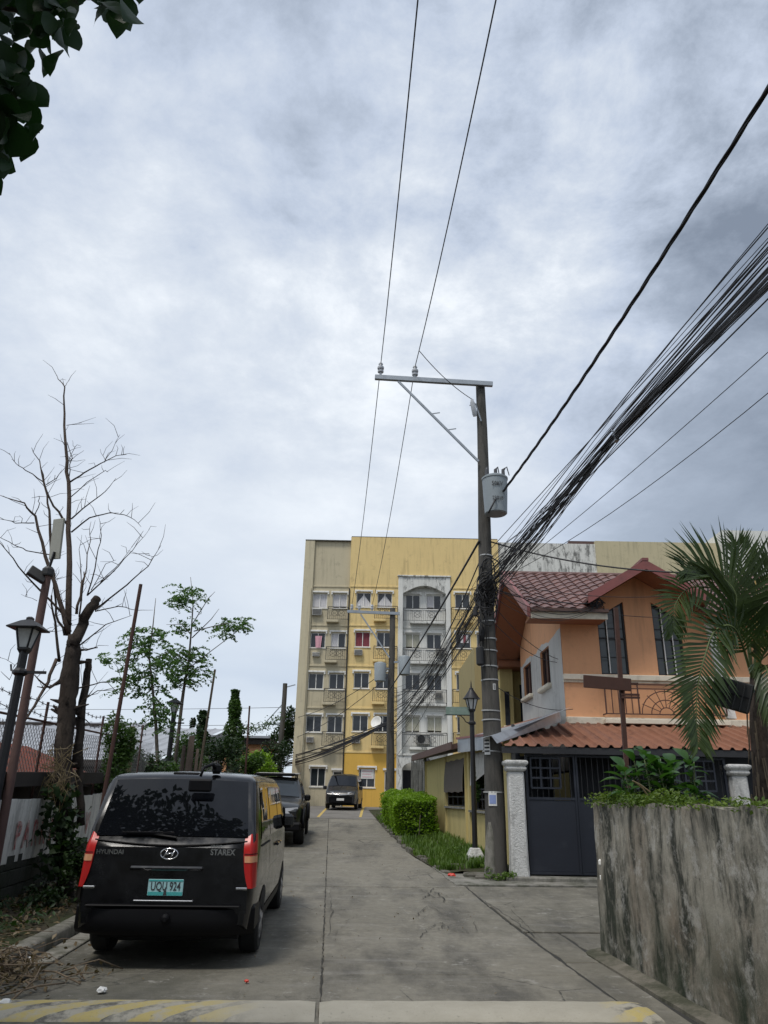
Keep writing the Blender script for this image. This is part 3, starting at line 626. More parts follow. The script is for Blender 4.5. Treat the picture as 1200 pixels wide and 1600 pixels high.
def window(parent, x0, x1, z0, z1, y, style='glass', hood=True, split=2, rng=random):
    fr = MB(); t = .045; yf = y + .07
    for (a, b, c, d) in ((x0, x1, z0, z0 + t), (x0, x1, z1 - t, z1), (x0, x0 + t, z0 + t, z1 - t), (x1 - t, x1, z0 + t, z1 - t)): fr.box(a, b, yf, yf + .05, c, d)
    for k in range(1, split): xm = x0 + (x1 - x0) * k / split; fr.box(xm - t / 2, xm + t / 2, yf - .004, yf + .05, z0 + t, z1 - t)
    w = fr.build('window', M['trim'] if style != 'grille' else M['trim'], parent)
    wd = (x1 - x0 - 2 * t - (split - 1) * t) / split; key = (round(wd, 3), round(z1 - z0, 3))
    if key not in pane_cache: pane_cache[key] = MB().box(-wd / 2, wd / 2, -.006, .006, 0, z1 - z0 - 2 * t).mesh('pane', M['glass'])
    for k in range(split):
        cx = x0 + t + wd / 2 + k * (wd + t)
        if style == 'curtain' or (style == 'half' and k == 0) or style == 'curtain2' or (style == 'red'):
            mt = {'curtain': 'curtain', 'half': 'curtain', 'curtain2': 'curtain2', 'red': 'redcurtain'}[style]
            m = MB(); ph = rng.uniform(0, 6); zt = z1 - t; zb = z0 + t + (rng.uniform(0, .12) if style != 'red' else 0)
            m.grid(lambda a, b: (cx - wd / 2 + a * wd, yf + .045 + .016 * math.sin(a * 26 + ph + b * 1.2), zb + (zt - zb) * b), 22, 2); m.build('curtain', M[mt], w, smooth=180)
        elif style == 'tied':
            m = MB(); sgn = -1 if k == 0 else 1; zt = z1 - t
            m.grid(lambda a, b: (cx + sgn * (-wd / 2 + wd * a), yf + .045 + .014 * math.sin(a * 22), zt - (1 - a) * .03 - (.10 + .62 * a ** 1.3) * (1 - b) * .0 - b * (.28 + .68 * (1 - a)) * .95 * (z1 - z0) / 1.0 if False else z0 + t + (1 - b) * (.22 + .55 * (1 - a)) + 0.02), 14, 3); m.build('curtain', M['curtain'], w, smooth=180)
            piece('pane', pane_cache[key], w, Matrix.Translation((cx, yf + .075, z0 + t)))
        else:
            piece('pane', pane_cache[key], w, Matrix.Translation((cx, yf + .025, z0 + t)))
    if hood:
        h = MB(); e = .10; h.box(x0 - e, x1 + e, y - .09, y + .02, z1 + .05, z1 + .16); h.box(x0 - e - .003, x0 - e + .09, y - .085, y + .02, z1 - .07, z1 + .05); h.box(x1 + e - .09, x1 + e + .003, y - .085, y + .02, z1 - .07, z1 + .05)
        h.build('hood', M['trim'], w, bevel=.012)
    s = MB().box(x0 - .05, x1 + .05, y - .05, y + .06, z0 - .05, z0 - .003); s.build('sill', M['trim'], w)
    return w
STY = {('A', 4, 0): 'curtain', ('A', 4, 1): 'curtain', ('A', 3, 1): 'half', ('B', 4, 0): 'tied', ('B', 4, 1): 'tied', ('B', 3, 0): 'red', ('C', 1, 0): 'curtain2', ('C', 1, 1): 'curtain2', ('C', 4, 1): 'half', ('C', 3, 0): 'curtain2'}
def railing(parent, x0, x1, z0, z1, y, mat, proj_=.38):
    m = MB(); yf = y - proj_; t = .022
    for z in (z1, z0 + .02, z1 - .12): m.bar((x0, yf, z), (x1, yf, z), t if z < z1 else .04)
    for xe in (x0, x1):
        for z in (z1, z0 + .02): m.bar((xe, yf, z), (xe, y + .02, z), t)
        m.bar((xe, yf, z0), (xe, yf, z1), .035)
    n = max(3, int((x1 - x0) / .12))
    for k in range(1, n): xx = x0 + (x1 - x0) * k / n; m.bar((xx, yf, z0), (xx, yf, z1 - .12), .014)
    for c in ((x0 * 2 + x1) / 3, (x0 + 2 * x1) / 3):
        zc = (z0 + z1) / 2; R = min(.2, (z1 - z0) * .28); m.tube([(c + R * math.cos(a * .5236), yf - .01, zc + R * math.sin(a * .5236)) for a in range(13)], .012, 4, False)
        m.bar((c - .3, yf - .01, zc - R), (c + .3, yf - .01, zc + R), .014); m.bar((c - .3, yf - .01, zc + R), (c + .3, yf - .01, zc - R), .014)
    return m.build('railing', mat, parent)
for key, (x0, x1, y, mt, cols, top) in SEC.items():
    holes = []
    for f in range(5):
        if f == 0:
            if key == 'A': hs = [(bx(484, 1215), bx(508, 1215), 2.16, 3.22), (bx(519, 1230), bx(534, 1230), 1.10, 3.05)]
            elif key == 'B': hs = [(bx(560.5, 1215), bx(586, 1215), 2.16, 3.22), (bx(600.5, 1230), bx(616, 1230), 1.10, 3.10)]
            elif key == 'C': hs = []
            else: hs = [(cols[0][0], cols[0][1], 2.16, 3.22)]
        else:
            dz = 0.10 if key in 'CD' else (0.07 if key == 'B' else 0)
            hs = [(c[0], c[1], WZ[f][0] + dz, WZ[f][1] + dz) for c in cols]
        for i, h in enumerate(hs):
            holes.append(h)
            if f == 0 and i == 1 and key in 'AB':
                d = MB(); d.box(h[0] + .05, h[1] - .05, y + .08, y + .12, h[2], h[3] - .05); dr = d.build('door', M['dark'], apt)
                fr = MB(); fr.box(h[0], h[0] + .05, y + .02, y + .13, h[2], h[3]); fr.box(h[1] - .05, h[1], y + .02, y + .13, h[2], h[3]); fr.box(h[0] + .05, h[1] - .05, y + .02, y + .13, h[3] - .05, h[3]); fr.box(h[0] + .05, h[1] - .05, y + .06, y + .079, 2.0, 2.06); fr.build('door_frame', M['trim'], dr)
                hh = MB(); hh.box(h[0] - .1, h[1] + .1, y - .08, y + .01, h[3] + .05, h[3] + .17); hh.build('hood', M['trim'], dr)
            else: window(apt, *h, y, STY.get((key, f, i), 'glass'))
    m = MB()
    if key == 'B':
        holes_wall(m, x0, x1, FL[1], top, [h for h in holes if h[2] > FL[1]], y); m.build('wall', M['yellow'], apt, fix=False)
        m = MB(); holes_wall(m, x0, x1, FL[0] - .2, FL[1] - .001, [h for h in holes if h[2] < FL[1]], y - .015); m.build('wall', M['yellow2'], apt, fix=False)
    else:
        z0 = FL[0] - .2
        if key == 'C': holes = [h for h in holes]; holes.append((1.45, 2.75, FL[0] - .2, 3.2))
        holes_wall(m, x0, x1, z0, top, holes, y); m.build('wall', M[mt], apt, fix=False)
    for f in range(1, 6):
        if key == 'C' and f == 5: continue
        MB().box(x0 + (.02 if key != 'A' else 0), x1 - .02, y - .045, y + .005, FL[f] - .07, FL[f] + .04).build('string_course', M['white' if key == 'C' else mt], apt, bevel=.01)
    # small balconies with an open iron rail under the upper windows
    for f in range(1, 5):
        zs = WZ[f][0] + (0.07 if key != 'A' else 0)
        if key == 'A': rx = (bx(512.5, 960), -2.2); lx = (bx(510, 970), bx(529, 970))
        elif key == 'B': rx = (bx(585.5, 960), 1.0); lx = (bx(584, 970), bx(603, 970))
        elif key == 'C': rx = (1.38, 4.14); lx = (bx(641, 968), 4.1)
        else: rx = (4.5, 6.6); lx = (bx(722, 970), bx(738, 970))
        zb = zs - .82; rl = railing(apt, rx[0], rx[1], zb, zs, y, M['blackiron'], .38 if key != 'C' else .40)
        MB().box(lx[0], lx[1], y - .42, y + .01, zb - .17, zb - .02).build('ledge', M['whitemould' if key == 'C' else mt], apt, bevel=.015)
# corner pilaster, portal frame of the white bay, far wings
MB().box(-5.25, -4.60, BY + .02, BY + .6, FL[0] - .2, TOP - .02).build('pilaster', M['beige2'], apt, bevel=.02)
MB().box(1.04, 1.36, BY - .10, BY + .5, FL[0] - .2, 15.25).build('pilaster', M['white'], apt, bevel=.02)
MB().box(4.16, 4.46, BY - .10, BY + .5, FL[0] - .2, 15.25).build('pilaster', M['white'], apt, bevel=.02)
arc = [(1.36, 15.25), (1.36, 14.15)] + [(1.55 + (2.42) * k / 12, 14.25 + .42 * math.sin(math.pi * k / 12)) for k in range(13)] + [(4.16, 14.15), (4.16, 15.25)]
m = MB()
for i in range(1, len(arc) - 2):
    a, b = arc[i], arc[i + 1]; m.prism([(a[0], a[1]), (b[0], b[1]), (b[0], 15.25), (a[0], 15.25)] if b[0] > a[0] else [(a[0], a[1]), (a[0] + .001, b[1]), (a[0] + .001, 15.25), (a[0], 15.25)], BY - .09, BY + .42)
m.build('arch', M['whitemould'], apt)
MB().box(.98, 4.52, BY - .17, BY + .5, 15.255, 15.36).build('cornice', M['whitemould'], apt, bevel=.02)
m = MB().quad((1.36, BY, 15.36), (4.16, BY, 15.36), (4.16, BY, TOP + .25), (1.36, BY, TOP + .25)); m.quad((1.06, BY, 15.36), (1.36, BY, 15.36), (1.36, BY, TOP + .25), (1.06, BY, TOP + .25)); m.quad((4.16, BY, 15.36), (4.44, BY, 15.36), (4.44, BY, TOP + .25), (4.16, BY, TOP + .25)); m.build('parapet', M['yellow'], apt, fix=False)
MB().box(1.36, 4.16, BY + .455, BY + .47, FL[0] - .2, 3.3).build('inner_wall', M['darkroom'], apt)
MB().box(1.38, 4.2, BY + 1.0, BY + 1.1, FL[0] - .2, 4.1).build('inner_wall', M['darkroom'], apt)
pm = MB()                                               # arched white porch at the foot of the white bay
pa = [(1.30 + .06 * 0, 1.0)] + [(1.98 - .62 * math.cos(math.pi * k / 10), 3.15 + .45 * math.sin(math.pi * k / 10)) for k in range(11)] + [(2.60, 1.0)]
for a, b in zip(pa[1:-1], pa[2:-1]): pm.prism([a, b, (b[0], 4.0), (a[0], 4.0)], BY - .5, BY - .2)
pm.box(1.10, 1.36, BY - .5, BY - .2, .9, 4.0); pm.box(2.60, 3.0, BY - .5, BY - .2, .9, 4.0); pm.box(1.1, 3.0, BY - .55, BY + .1, 4.0, 4.12); pm.build('porch', M['whitemould'], apt)
wing = [(7.72, 14.3, 17.85, BY + .1, 'whitemould'), (14.3, 22.6, 18.05, BY, 'cream'), (22.6, 34, 18.7, BY - .8, 'white')]
for (a, b, t, y, mt) in wing: MB().box(a, b - .002, y, y + 9, FL[0] - .2, t).build('wing_wall', M[mt], apt)
MB().box(12.6, 14.5, BY + .3, BY + 2, 17.9, 18.12).build('roof_slab', M['brownroof'], apt)
MB().box(-5.23, -5.0, BY + .6, BY + 13, FL[0] - .2, TOP - .04).build('side_wall', M['beige'], apt)
MB().box(-5.0, 7.7, BY + .7, BY + 13, TOP - .5, TOP - .3).build('roof', M['lot'], apt)
MB().box(-5.0, 7.7, BY + 12.8, BY + 13, FL[0] - .2, TOP - .06).build('rear_wall', M['beige'], apt)
MB().box(-2.17, -2.14, BY + .001, BY + .19, FL[0] - .2, TOP + .25).build('return_wall', M['yellow'], apt)
MB().box(-2.15, 7.7, BY + .001, BY + .22, TOP + .251, TOP + .30).build('coping', M['rockdark'], apt)
MB().box(-5.25, -2.16, BY - .0, BY + .35, TOP - .045, TOP + .01).build('coping', M['rockdark'], apt)
for xx in (-2.17,): MB().tube([(xx, BY - .05, FL[0]), (xx, BY - .05, 14.4)], .04, 8).build('downpipe', M['dark'], apt)
for xx in (-4.7,): MB().tube([(xx, BY - .04, FL[0]), (xx, BY - .04, 14.4)], .03, 8).build('downpipe', M['beige'], apt)
# things fixed or hung on the front
def ac(px, py, y, w=.5, h=.36, label='', style=0):
    p = at(px, py, y); e = empty('air_conditioner', (p.x, y, p.z - h / 2), label, 'air conditioner', 'air conditioners on the apartment front')
    MB().box(p.x - w / 2, p.x + w / 2, y - .22, y + .05, p.z - h / 2, p.z + h / 2).build('case', M['acbox'], e, bevel=.012)
    g = MB(); g.box(p.x - w / 2 + .04, p.x + w / 2 - .04, y - .226, y - .221, p.z - h / 2 + .04, p.z + h / 2 - .04); gr = g.build('grille', M['dark'], e)
    s = MB(); k = 6
    for i in range(k): zz = p.z - h / 2 + .06 + (h - .12) * i / (k - 1); s.box(p.x - w / 2 + .05, p.x + w / 2 - .05, y - .236, y - .227, zz - .008, zz + .008)
    s.build('fins', M['acbox'], gr)
    return e
ac(495.5, 957, BY + .18, .62, .44, 'window air conditioner under the curtained top left window')
ac(494, 1023, BY + .18, .46, .26, 'small air conditioner under the window with pink washing')
ac(484.5, 1156, BY + .18, .44, .34, 'boxed air conditioner on the beige front one floor above ground')
ac(560, 1020, BY, .52, .36, 'pale boarded air conditioner under the red curtained window')
ac(556, 1156, BY, .52, .42, 'air conditioner on the yellow front above the papered window')
ac(687, 1019, BY + .45, .56, .36, 'dark air conditioner in the white bay on the third floor')
ac(685, 1087, BY + .45, .44, .38, 'air conditioner with round grille low in the white bay')
e = empty('condenser_unit', at(661, 1163, BY), 'grey condenser unit with round fan behind the lowest white balcony', 'condenser')
p = at(661, 1155, BY + .2); MB().box(p.x - .42, p.x + .42, BY + .12, BY + .40, p.z - .3, p.z + .3).build('case', M['acbox'], e, bevel=.02)
MB().lathe([(.24, 0), (.24, .03), (.20, .035)], (p.x - .12, BY + .12, p.z), 20, 0, Matrix.Rotation(rad(90), 4, 'X')).build('fan_guard', M['dark'], e)
# washing in an upper window, notice in the ground floor window, dish
p = at(497.5, 1003, BY - .0); m = MB(); m.grid(lambda a, b: (p.x - .16 + .32 * a - .06 * b * (1 if a < .5 else -1), BY - .03 + .02 * math.sin(a * 9), p.z + .38 - .75 * (1 - b) + .0), 8, 6); tag(m.build('hung_cloth', M['pink'], smooth=180), 'pink cloth hung out of the beige upper window', 'laundry')
for i, (dx, mt) in enumerate(((0, 'curtain'), (.22, 'redcurtain'), (.42, 'curtain'))):
    p = at(722 + dx * 18, 1000, BY); m = MB(); m.grid(lambda a, b: (p.x - .1 + .2 * a, BY - .03 + .015 * math.sin(a * 8), p.z + .3 - .5 * (1 - b)), 6, 4)
    tag(m.build('hung_cloth', M[mt], smooth=180), ['grey shirt hung in the yellow wall window beside the utility pole', 'dark red shirt hung in the yellow wall window beside the utility pole', 'white towel hung in the yellow wall window beside the utility pole'][i], 'laundry')
p0 = at(564, 1201, BY); p1 = at(584, 1217, BY); nt = MB().box(p0.x, p1.x, BY + .035, BY + .04, p1.z, p0.z).build('notice', M['paper']); tag(nt, 'white paper notice with red lines in the yellow ground floor window', 'notice')
for i in range(3):
    zc = p0.z - .14 - i * .16; MB().box(p0.x + .08, p1.x - .1 - .08 * (i % 2), BY + .028, BY + .034, zc - .018, zc + .018).build('print_line', M['pink'], nt)
e = empty('satellite_dish', at(589, 1140, 46.4), 'round white satellite dish beside the yellow balcony', 'satellite dish')
p = at(589, 1129, 46.4); Rm = Euler((rad(70), rad(-25), rad(-25))).to_matrix().to_4x4()
MB().lathe([(.02, 0), (.16, .02), (.28, .06), (.37, .11), (.375, .11), (.29, .045), (.16, .0), (.02, -.02)], p, 24, 0, Rm).build('dish', M['trim'], e, smooth=50)
MB().tube([p, p + Vector((.1, .4, -.35)), p + Vector((.1, .75, -.4))], .025, 6).build('arm', M['acbox'], e)

# ---------------------------------------------------------------- orange house with tiled roof
HY = 18.5; HX = 4.54; ZB = 3.46
house = empty('orange_house', (7, HY, G(HY)), 'orange two storey house with red tiled roof and arched gable windows', 'house')
RX0, EY, EZ, RY, RZ = 3.62, 17.8, 6.02, 21.3, 7.95; RSL = (RZ - EZ) / (RY - EY)
PKX, PKZ, GSL = 6.56, 7.22, .60                        # cross gable peak at its front edge
def gz(x): return PKZ - GSL * abs(x - PKX)             # cross-gable roof height
def rz(y): return EZ + RSL * (y - EY)
# front wall with gable top, window openings with raked heads
WL1 = (5.50, 6.20, 4.58, 6.02, 6.44); WL2 = (6.92, 7.62, 4.58, 6.44, 6.02)
def col_strip(m, xa, xb, zlo, top):                     # wall strip under the gable line
    m.quad((xa, HY, zlo), (xb, HY, zlo), (xb, HY, top(xb)), (xa, HY, top(xa)))
topf = lambda x: min(gz(x) - .16, 9) if x > 5.0 else 6.2
m = MB(); xs = [HX, 5.0, WL1[0], WL1[1], PKX, WL2[0], WL2[1], 8.0]
m.quad((HX, HY, ZB), (5.0, HY, ZB), (5.0, HY, 6.3), (HX, HY, 6.3)); col_strip(m, 5.0, WL1[0], ZB, lambda x: 6.2 if x <= 5.0 else gz(x) - .12)
for wd in (WL1, WL2):
    a, b, z0, za, zb_ = wd
    m.quad((a, HY, ZB), (b, HY, ZB), (b, HY, z0), (a, HY, z0)); m.quad((a, HY, za), (b, HY, zb_), (b, HY, gz(b) - .12), (a, HY, gz(a) - .12))
    for (p, q) in (((a, z0), (a, za)), ((b, z0), (b, zb_)), ((a, z0), (b, z0)), ((a, za), (b, zb_))): m.quad((p[0], HY, p[1]), (q[0], HY, q[1]), (q[0], HY + .15, q[1]), (p[0], HY + .15, p[1]))
col_strip(m, WL1[1], PKX, ZB, lambda x: gz(x) - .12); col_strip(m, PKX, WL2[0], ZB, lambda x: gz(x) - .12); col_strip(m, WL2[1], 8.3, ZB, lambda x: gz(x) - .12)
m.quad((8.3, HY, ZB), (13, HY, ZB), (13, HY, 6.2), (8.3, HY, 6.2)); m.build('front_wall', M['orange'], house, fix=False)
for wd in (WL1, WL2):
    a, b, z0, za, zb_ = wd; n = 3; ztr = 5.5; hd = lambda x: za + (zb_ - za) * (x - a) / (b - a)
    fr = MB(); t = .035
    for k in range(n + 1): x = a + (b - a) * k / n; x = min(max(x, a + t / 2), b - t / 2); fr.bar((x, HY + .07, z0), (x, HY + .07, hd(x) - .01), t if k in (0, n) else .028)
    for z in (z0 + t / 2, ztr, 5.02, 5.75): fr.bar((a, HY + .07, z), (b, HY + .07, z), t if z < 5 or z == ztr else .012)
    fr.bar((a, HY + .07, za - t / 2), (b, HY + .07, zb_ - t / 2), t)
    w = fr.build('window', M['blackiron'], house)
    wf = MB()
    for k in range(1, n): x = a + (b - a) * k / n; wf.box(x - .012, x + .012, HY + .03, HY + .05, z0 + .03, hd(x) - .02)
    wf.build('mullion', M['trim'], w)
    for k in range(n):
        xa, xb = a + (b - a) * k / n, a + (b - a) * (k + 1) / n
        MB().prism([(xa, z0), (xb, z0), (xb, ztr), (xa, ztr)], HY + .10, HY + .11).build('pane', M['houseglass'], w); MB().prism([(xa, ztr + .002), (xb, ztr + .002), (xb, hd(xb)), (xa, hd(xa))], HY + .10, HY + .11).build('pane', M['houseglass'], w)
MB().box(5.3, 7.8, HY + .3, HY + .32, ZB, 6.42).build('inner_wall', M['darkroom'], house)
# west side wall, white paint stopping along a slant
SX = HX; SY1 = 24.1
sh = [(19.90, 21.05, 4.55, 5.55), (22.42, 23.65, 4.60, 5.55)]   # window openings (y0,y1,z0,z1)
m = MB(); ys = sorted({HY, SY1, RY, *[q for h in sh for q in h[:2]]}); zs = sorted({2.3, 5.55, *[q for h in sh for q in h[2:]]})
for a, b in zip(ys, ys[1:]):
    for c, d in zip(zs, zs[1:]):
        if any(h[0] < (a + b) / 2 < h[1] and h[2] < (c + d) / 2 < h[3] for h in sh): continue
        m.quad((SX, a, c), (SX, b, c), (SX, b, d), (SX, a, d))
    tp = lambda y: (rz(y) if y <= RY else RZ - RSL * (y - RY)) - .12
    m.quad((SX, a, 5.55), (SX, b, 5.55), (SX, b, tp(b)), (SX, a, tp(a)))
for h in sh:
    for (p, q) in (((h[0], h[2]), (h[0], h[3])), ((h[1], h[2]), (h[1], h[3])), ((h[0], h[2]), (h[1], h[2])), ((h[0], h[3]), (h[1], h[3]))): m.quad((SX, *p), (SX, *q), (SX + .15, *q), (SX + .15, *p))
m.build('side_wall', M['orange'], house, fix=False)
m = MB(); X_ = SX - .006
def slant(y): return 5.68 + .05 * math.sin(y * 3.1) + .02 * math.sin(y * 11)
for a, b in zip(ys, ys[1:]):
    nn = 4
    for k in range(nn):
        ya, yb = a + (b - a) * k / nn, a + (b - a) * (k + 1) / nn
        segs = [(2.3, min(slant(ya), 9), min(slant(yb), 9))]
        h = next((h for h in sh if h[0] < (ya + yb) / 2 < h[1]), None)
        if h is None: m.quad((X_, ya, 2.3), (X_, yb, 2.3), (X_, yb, slant(yb)), (X_, ya, slant(ya)))
        else:
            m.quad((X_, ya, 2.3), (X_, yb, 2.3), (X_, yb, h[2]), (X_, ya, h[2]))
            if slant(yb) > h[3]: m.quad((X_, ya, h[3]), (X_, yb, h[3]), (X_, yb, slant(yb)), (X_, ya, slant(ya)))
m.build('white_render', M['sidewhite'], house, fix=False)
for h in sh:
    w = MB(); 
    for (p, q) in (((h[0], h[2]), (h[0], h[3])), ((h[1], h[2]), (h[1], h[3])), ((h[0], h[2]), (h[1], h[2])), ((h[0], h[3]), (h[1], h[3])), (((h[0] + h[1]) / 2, h[2]), ((h[0] + h[1]) / 2, h[3]))): w.bar((SX + .08, *p), (SX + .08, *q), .05)
    w = w.build('window', M['iron'], house); MB().box(SX + .10, SX + .11, h[0], h[1], h[2], h[3]).build('pane', M['glass'], w); MB().box(SX - .13, SX + .02, h[0] - .08, h[1] + .08, h[2] - .13, h[2] - .004).build('sill', M['creamtrim'], w, bevel=.03)
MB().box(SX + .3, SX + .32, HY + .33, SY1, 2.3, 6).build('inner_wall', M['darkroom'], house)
# mouldings
for z0, z1, pr in ((4.42, 4.56, .10), (4.36, 4.42, .05), (ZB - .10, ZB + .07, .12), (ZB - .16, ZB - .10, .06)): MB().box(HX - .02, 13, HY - pr, HY + .01, z0, z1).build('moulding', M['creamtrim'], house, bevel=.015)
MB().prism([(8.42, ZB + .1), (8.66, ZB + .1), (8.42, 5.9), (8.22, 5.9)], HY - .09, HY + .01).build('pilaster', M['trim'], house)
# main roof
roof = MB(); th = .10
for (x0, x1, ya, za, yb, zb_) in ((RX0, 5.55, EY, EZ, RY, RZ), (5.55, 7.95, 18.95, rz(18.95), RY, RZ), (7.95, 13.5, EY, EZ, RY, RZ), (RX0, 13.5, RY + .002, RZ, 2 * RY - EY, EZ)):
    roof.add([(x0, ya, za), (x1, ya, za), (x1, yb, zb_), (x0, yb, zb_), (x0, ya, za - th), (x1, ya, za - th), (x1, yb, zb_ - th), (x0, yb, zb_ - th)], ((0, 1, 2, 3), (7, 6, 5, 4), (0, 4, 5, 1), (1, 5, 6, 2), (2, 6, 7, 3), (3, 7, 4, 0)))
roof = roof.build('roof', M['soffit'], house)
tw, tl = .305, .345; prof = [(0, 0), (.15, .022), (.32, .052), (.5, .062), (.68, .052), (.85, .022), (1, 0)]
tm = MB()
for (yy, dz) in ((-.03, .028), (tl, .0)):
    for (u, h) in prof: tm.v.append((u * tw, yy, h + dz))
for (u, h) in prof: tm.v.append((u * tw, -.03, -.005))
k = len(prof)
for i in range(k - 1): tm.f.append((i, i + 1, k + i + 1, k + i)); tm.f.append((2 * k + i, 2 * k + i + 1, i + 1, i))
tile = tm.mesh('roof_tile', M['rooftile'], smooth=50)
sl = math.hypot(RY - EY, RZ - EZ); ux = Vector((1, 0, 0)); uy = Vector((0, RY - EY, RZ - EZ)).normalized()
for r in range(int(sl / tl) + 1):
    for c in range(26):
        x = RX0 + .02 + c * tw; s = r * tl
        if s + .05 > sl: continue
        y = EY + uy.y * s; z = EZ + uy.z * s
        xc = x + tw / 2
        if 5.56 < xc < 7.95 and (gz(xc) > z + .10 or y < 18.95): continue
        if 5.1 < xc <= 5.56 and gz(xc) > z + .30: continue
        piece('roof_tile', tile, roof, frame_M((x, y, z + .004 + random.uniform(0, .004)), ux, uy))
MB().tube([(RX0, RY, RZ + .03), (13.5, RY, RZ + .03)], .075, 8).build('ridge_cap', M['rooftile'], roof, smooth=50)
for (ya, za, yb, zb_) in ((EY - .05, EZ, RY, RZ + .03), (RY, RZ + .03, 2 * RY - EY + .05, EZ)):
    b = MB(); b.add([(RX0 - .05, ya, za - .20), (RX0 - .05, yb, zb_ - .20), (RX0 - .05, yb, zb_ + .07), (RX0 - .05, ya, za + .07), (RX0 + .03, ya, za - .20), (RX0 + .03, yb, zb_ - .20), (RX0 + .03, yb, zb_ + .07), (RX0 + .03, ya, za + .07)], ((0, 1, 2, 3), (7, 6, 5, 4), (0, 4, 5, 1), (2, 6, 7, 3), (1, 5, 6, 2), (0, 3, 7, 4))); b.build('barge_board', M['barge'], roof)
MB().box(RX0 + .04, 5.55, EY - .03, EY + .02, EZ - .22, EZ - .02).build('fascia', M['creamtrim'], roof)
MB().box(RX0 + .04, 5.55, EY + .03, HY - .003, EZ - .20, EZ - .16).build('soffit_board', M['soffit'], roof)
MB().box(RX0 + .04, 5.57, EY - .12, EY - .031, EZ - .06, EZ + .02).build('gutter', M['brownroof'], roof)
# soffit under the west overhang
for (ya, za, yb, zb_) in ((HY, rz(HY), RY, RZ), (RY, RZ, 24.8, EZ)):
    b = MB().quad((RX0 + .04, ya, za - .20), (SX - .008, ya, za - .20), (SX - .008, yb, zb_ - .20), (RX0 + .04, yb, zb_ - .20)); b.build('soffit_board', M['soffit'], roof)
# cross gable: two raked planes with thick red barge boards
GY0, GY1 = 17.62, 20.6
for sg in (-1, 1):
    xe = PKX + sg * 1.50; ze = gz(xe); g = MB()
    g.add([(PKX, GY0, PKZ), (xe, GY0, ze), (xe, GY1, ze), (PKX, GY1, PKZ), (PKX, GY0, PKZ - .08), (xe, GY0, ze - .08), (xe, GY1, ze - .08), (PKX, GY1, PKZ - .08)], ((0, 1, 2, 3), (7, 6, 5, 4), (0, 4, 5, 1), (1, 5, 6, 2), (2, 6, 7, 3), (3, 7, 4, 0))); gp = g.build('gable_roof', M['rooftile'], house)
    b = MB(); b.add([(PKX, GY0 - .06, PKZ + .07), (xe, GY0 - .06, ze + .07), (xe, GY0 - .06, ze - .17), (PKX, GY0 - .06, PKZ - .17), (PKX, GY0 - .002, PKZ + .07), (xe, GY0 - .002, ze + .07), (xe, GY0 - .002, ze - .17), (PKX, GY0 - .002, PKZ - .17)], ((0, 1, 2, 3), (7, 6, 5, 4), (0, 4, 5, 1), (1, 5, 6, 2), (2, 6, 7, 3), (3, 7, 4, 0))); b.build('barge_board', M['barge'], gp)
    b = MB().quad((PKX, GY0, PKZ - .11), (xe, GY0, ze - .11), (xe, HY - .003, ze - .11), (PKX, HY - .003, PKZ - .11)); b.build('soffit_board', M['soffit'], gp)
MB().bar((PKX, GY0 - .07, PKZ + .08), (PKX, GY1, PKZ + .08), .16, .07).build('ridge_cap', M['barge'], house)
# iron balcony screen with sunburst
gr = MB(); gy = HY - .28; z0, z1 = 3.60, 4.30; gx = (5.45, 6.25, 7.55, 8.35)
for z in (z0, z1, z1 - .10): gr.bar((gx[0], gy, z), (gx[3], gy, z), .025)
for x in (gx[0], gx[1], gx[2], gx[3]): gr.bar((x, gy, z0), (x, gy, z1), .03)
for a, b in ((gx[0], gx[1]), (gx[2], gx[3])):
    for k in range(1, 5): x = a + (b - a) * k / 5; gr.bar((x, gy, z0), (x, gy, z1 - .1), .02)
    gr.tube([(a + .12 + .09 * math.cos(t * .5), gy, z1 + .02 + .09 * math.sin(t * .5)) for t in range(12)], .012, 5)
cx = (gx[1] + gx[2]) / 2
for R in (.16, .34, .55): gr.tube([(cx + R * 1.08 * math.cos(math.pi * k / 14), gy - .012, z0 + R * math.sin(math.pi * k / 14)) for k in range(15)], .013, 5)
for k in range(1, 8): a = math.pi * k / 8; gr.bar((cx + .16 * math.cos(a), gy - .012, z0 + .16 * math.sin(a)), (cx + .62 * math.cos(a), gy - .012, z0 + min(.62 * math.sin(a), .6)), .015)
for x in (gx[0], gx[3]):
    for z in (z0, z1): gr.bar((x, gy, z), (x, HY, z), .025)
gr.build('balcony_grille', M['iron'], house)
MB().box(5.4, 8.4, HY - .34, HY - .121, ZB - .09, ZB + .02).build('balcony_ledge', M['creamtrim'], house, bevel=.01)
# ground floor: carport shade put into the colour by dark navy walls
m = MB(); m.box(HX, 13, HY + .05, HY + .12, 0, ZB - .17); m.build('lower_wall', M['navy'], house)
MB().box(2.9, 3.0, 16.5, 20.5, 0, 2.7).build('carport_shade_wall', M['navy'], house); MB().box(3.0, HX, 20.4, 20.5, 0, 2.7).build('carport_shade_wall', M['navy'], house)  # side walls added to darken the carport
MB().box(3.0, 9.6, 16.3, 20.4, G(16) - .05, G(17) + .06).build('carport_floor', M['lot'], house)
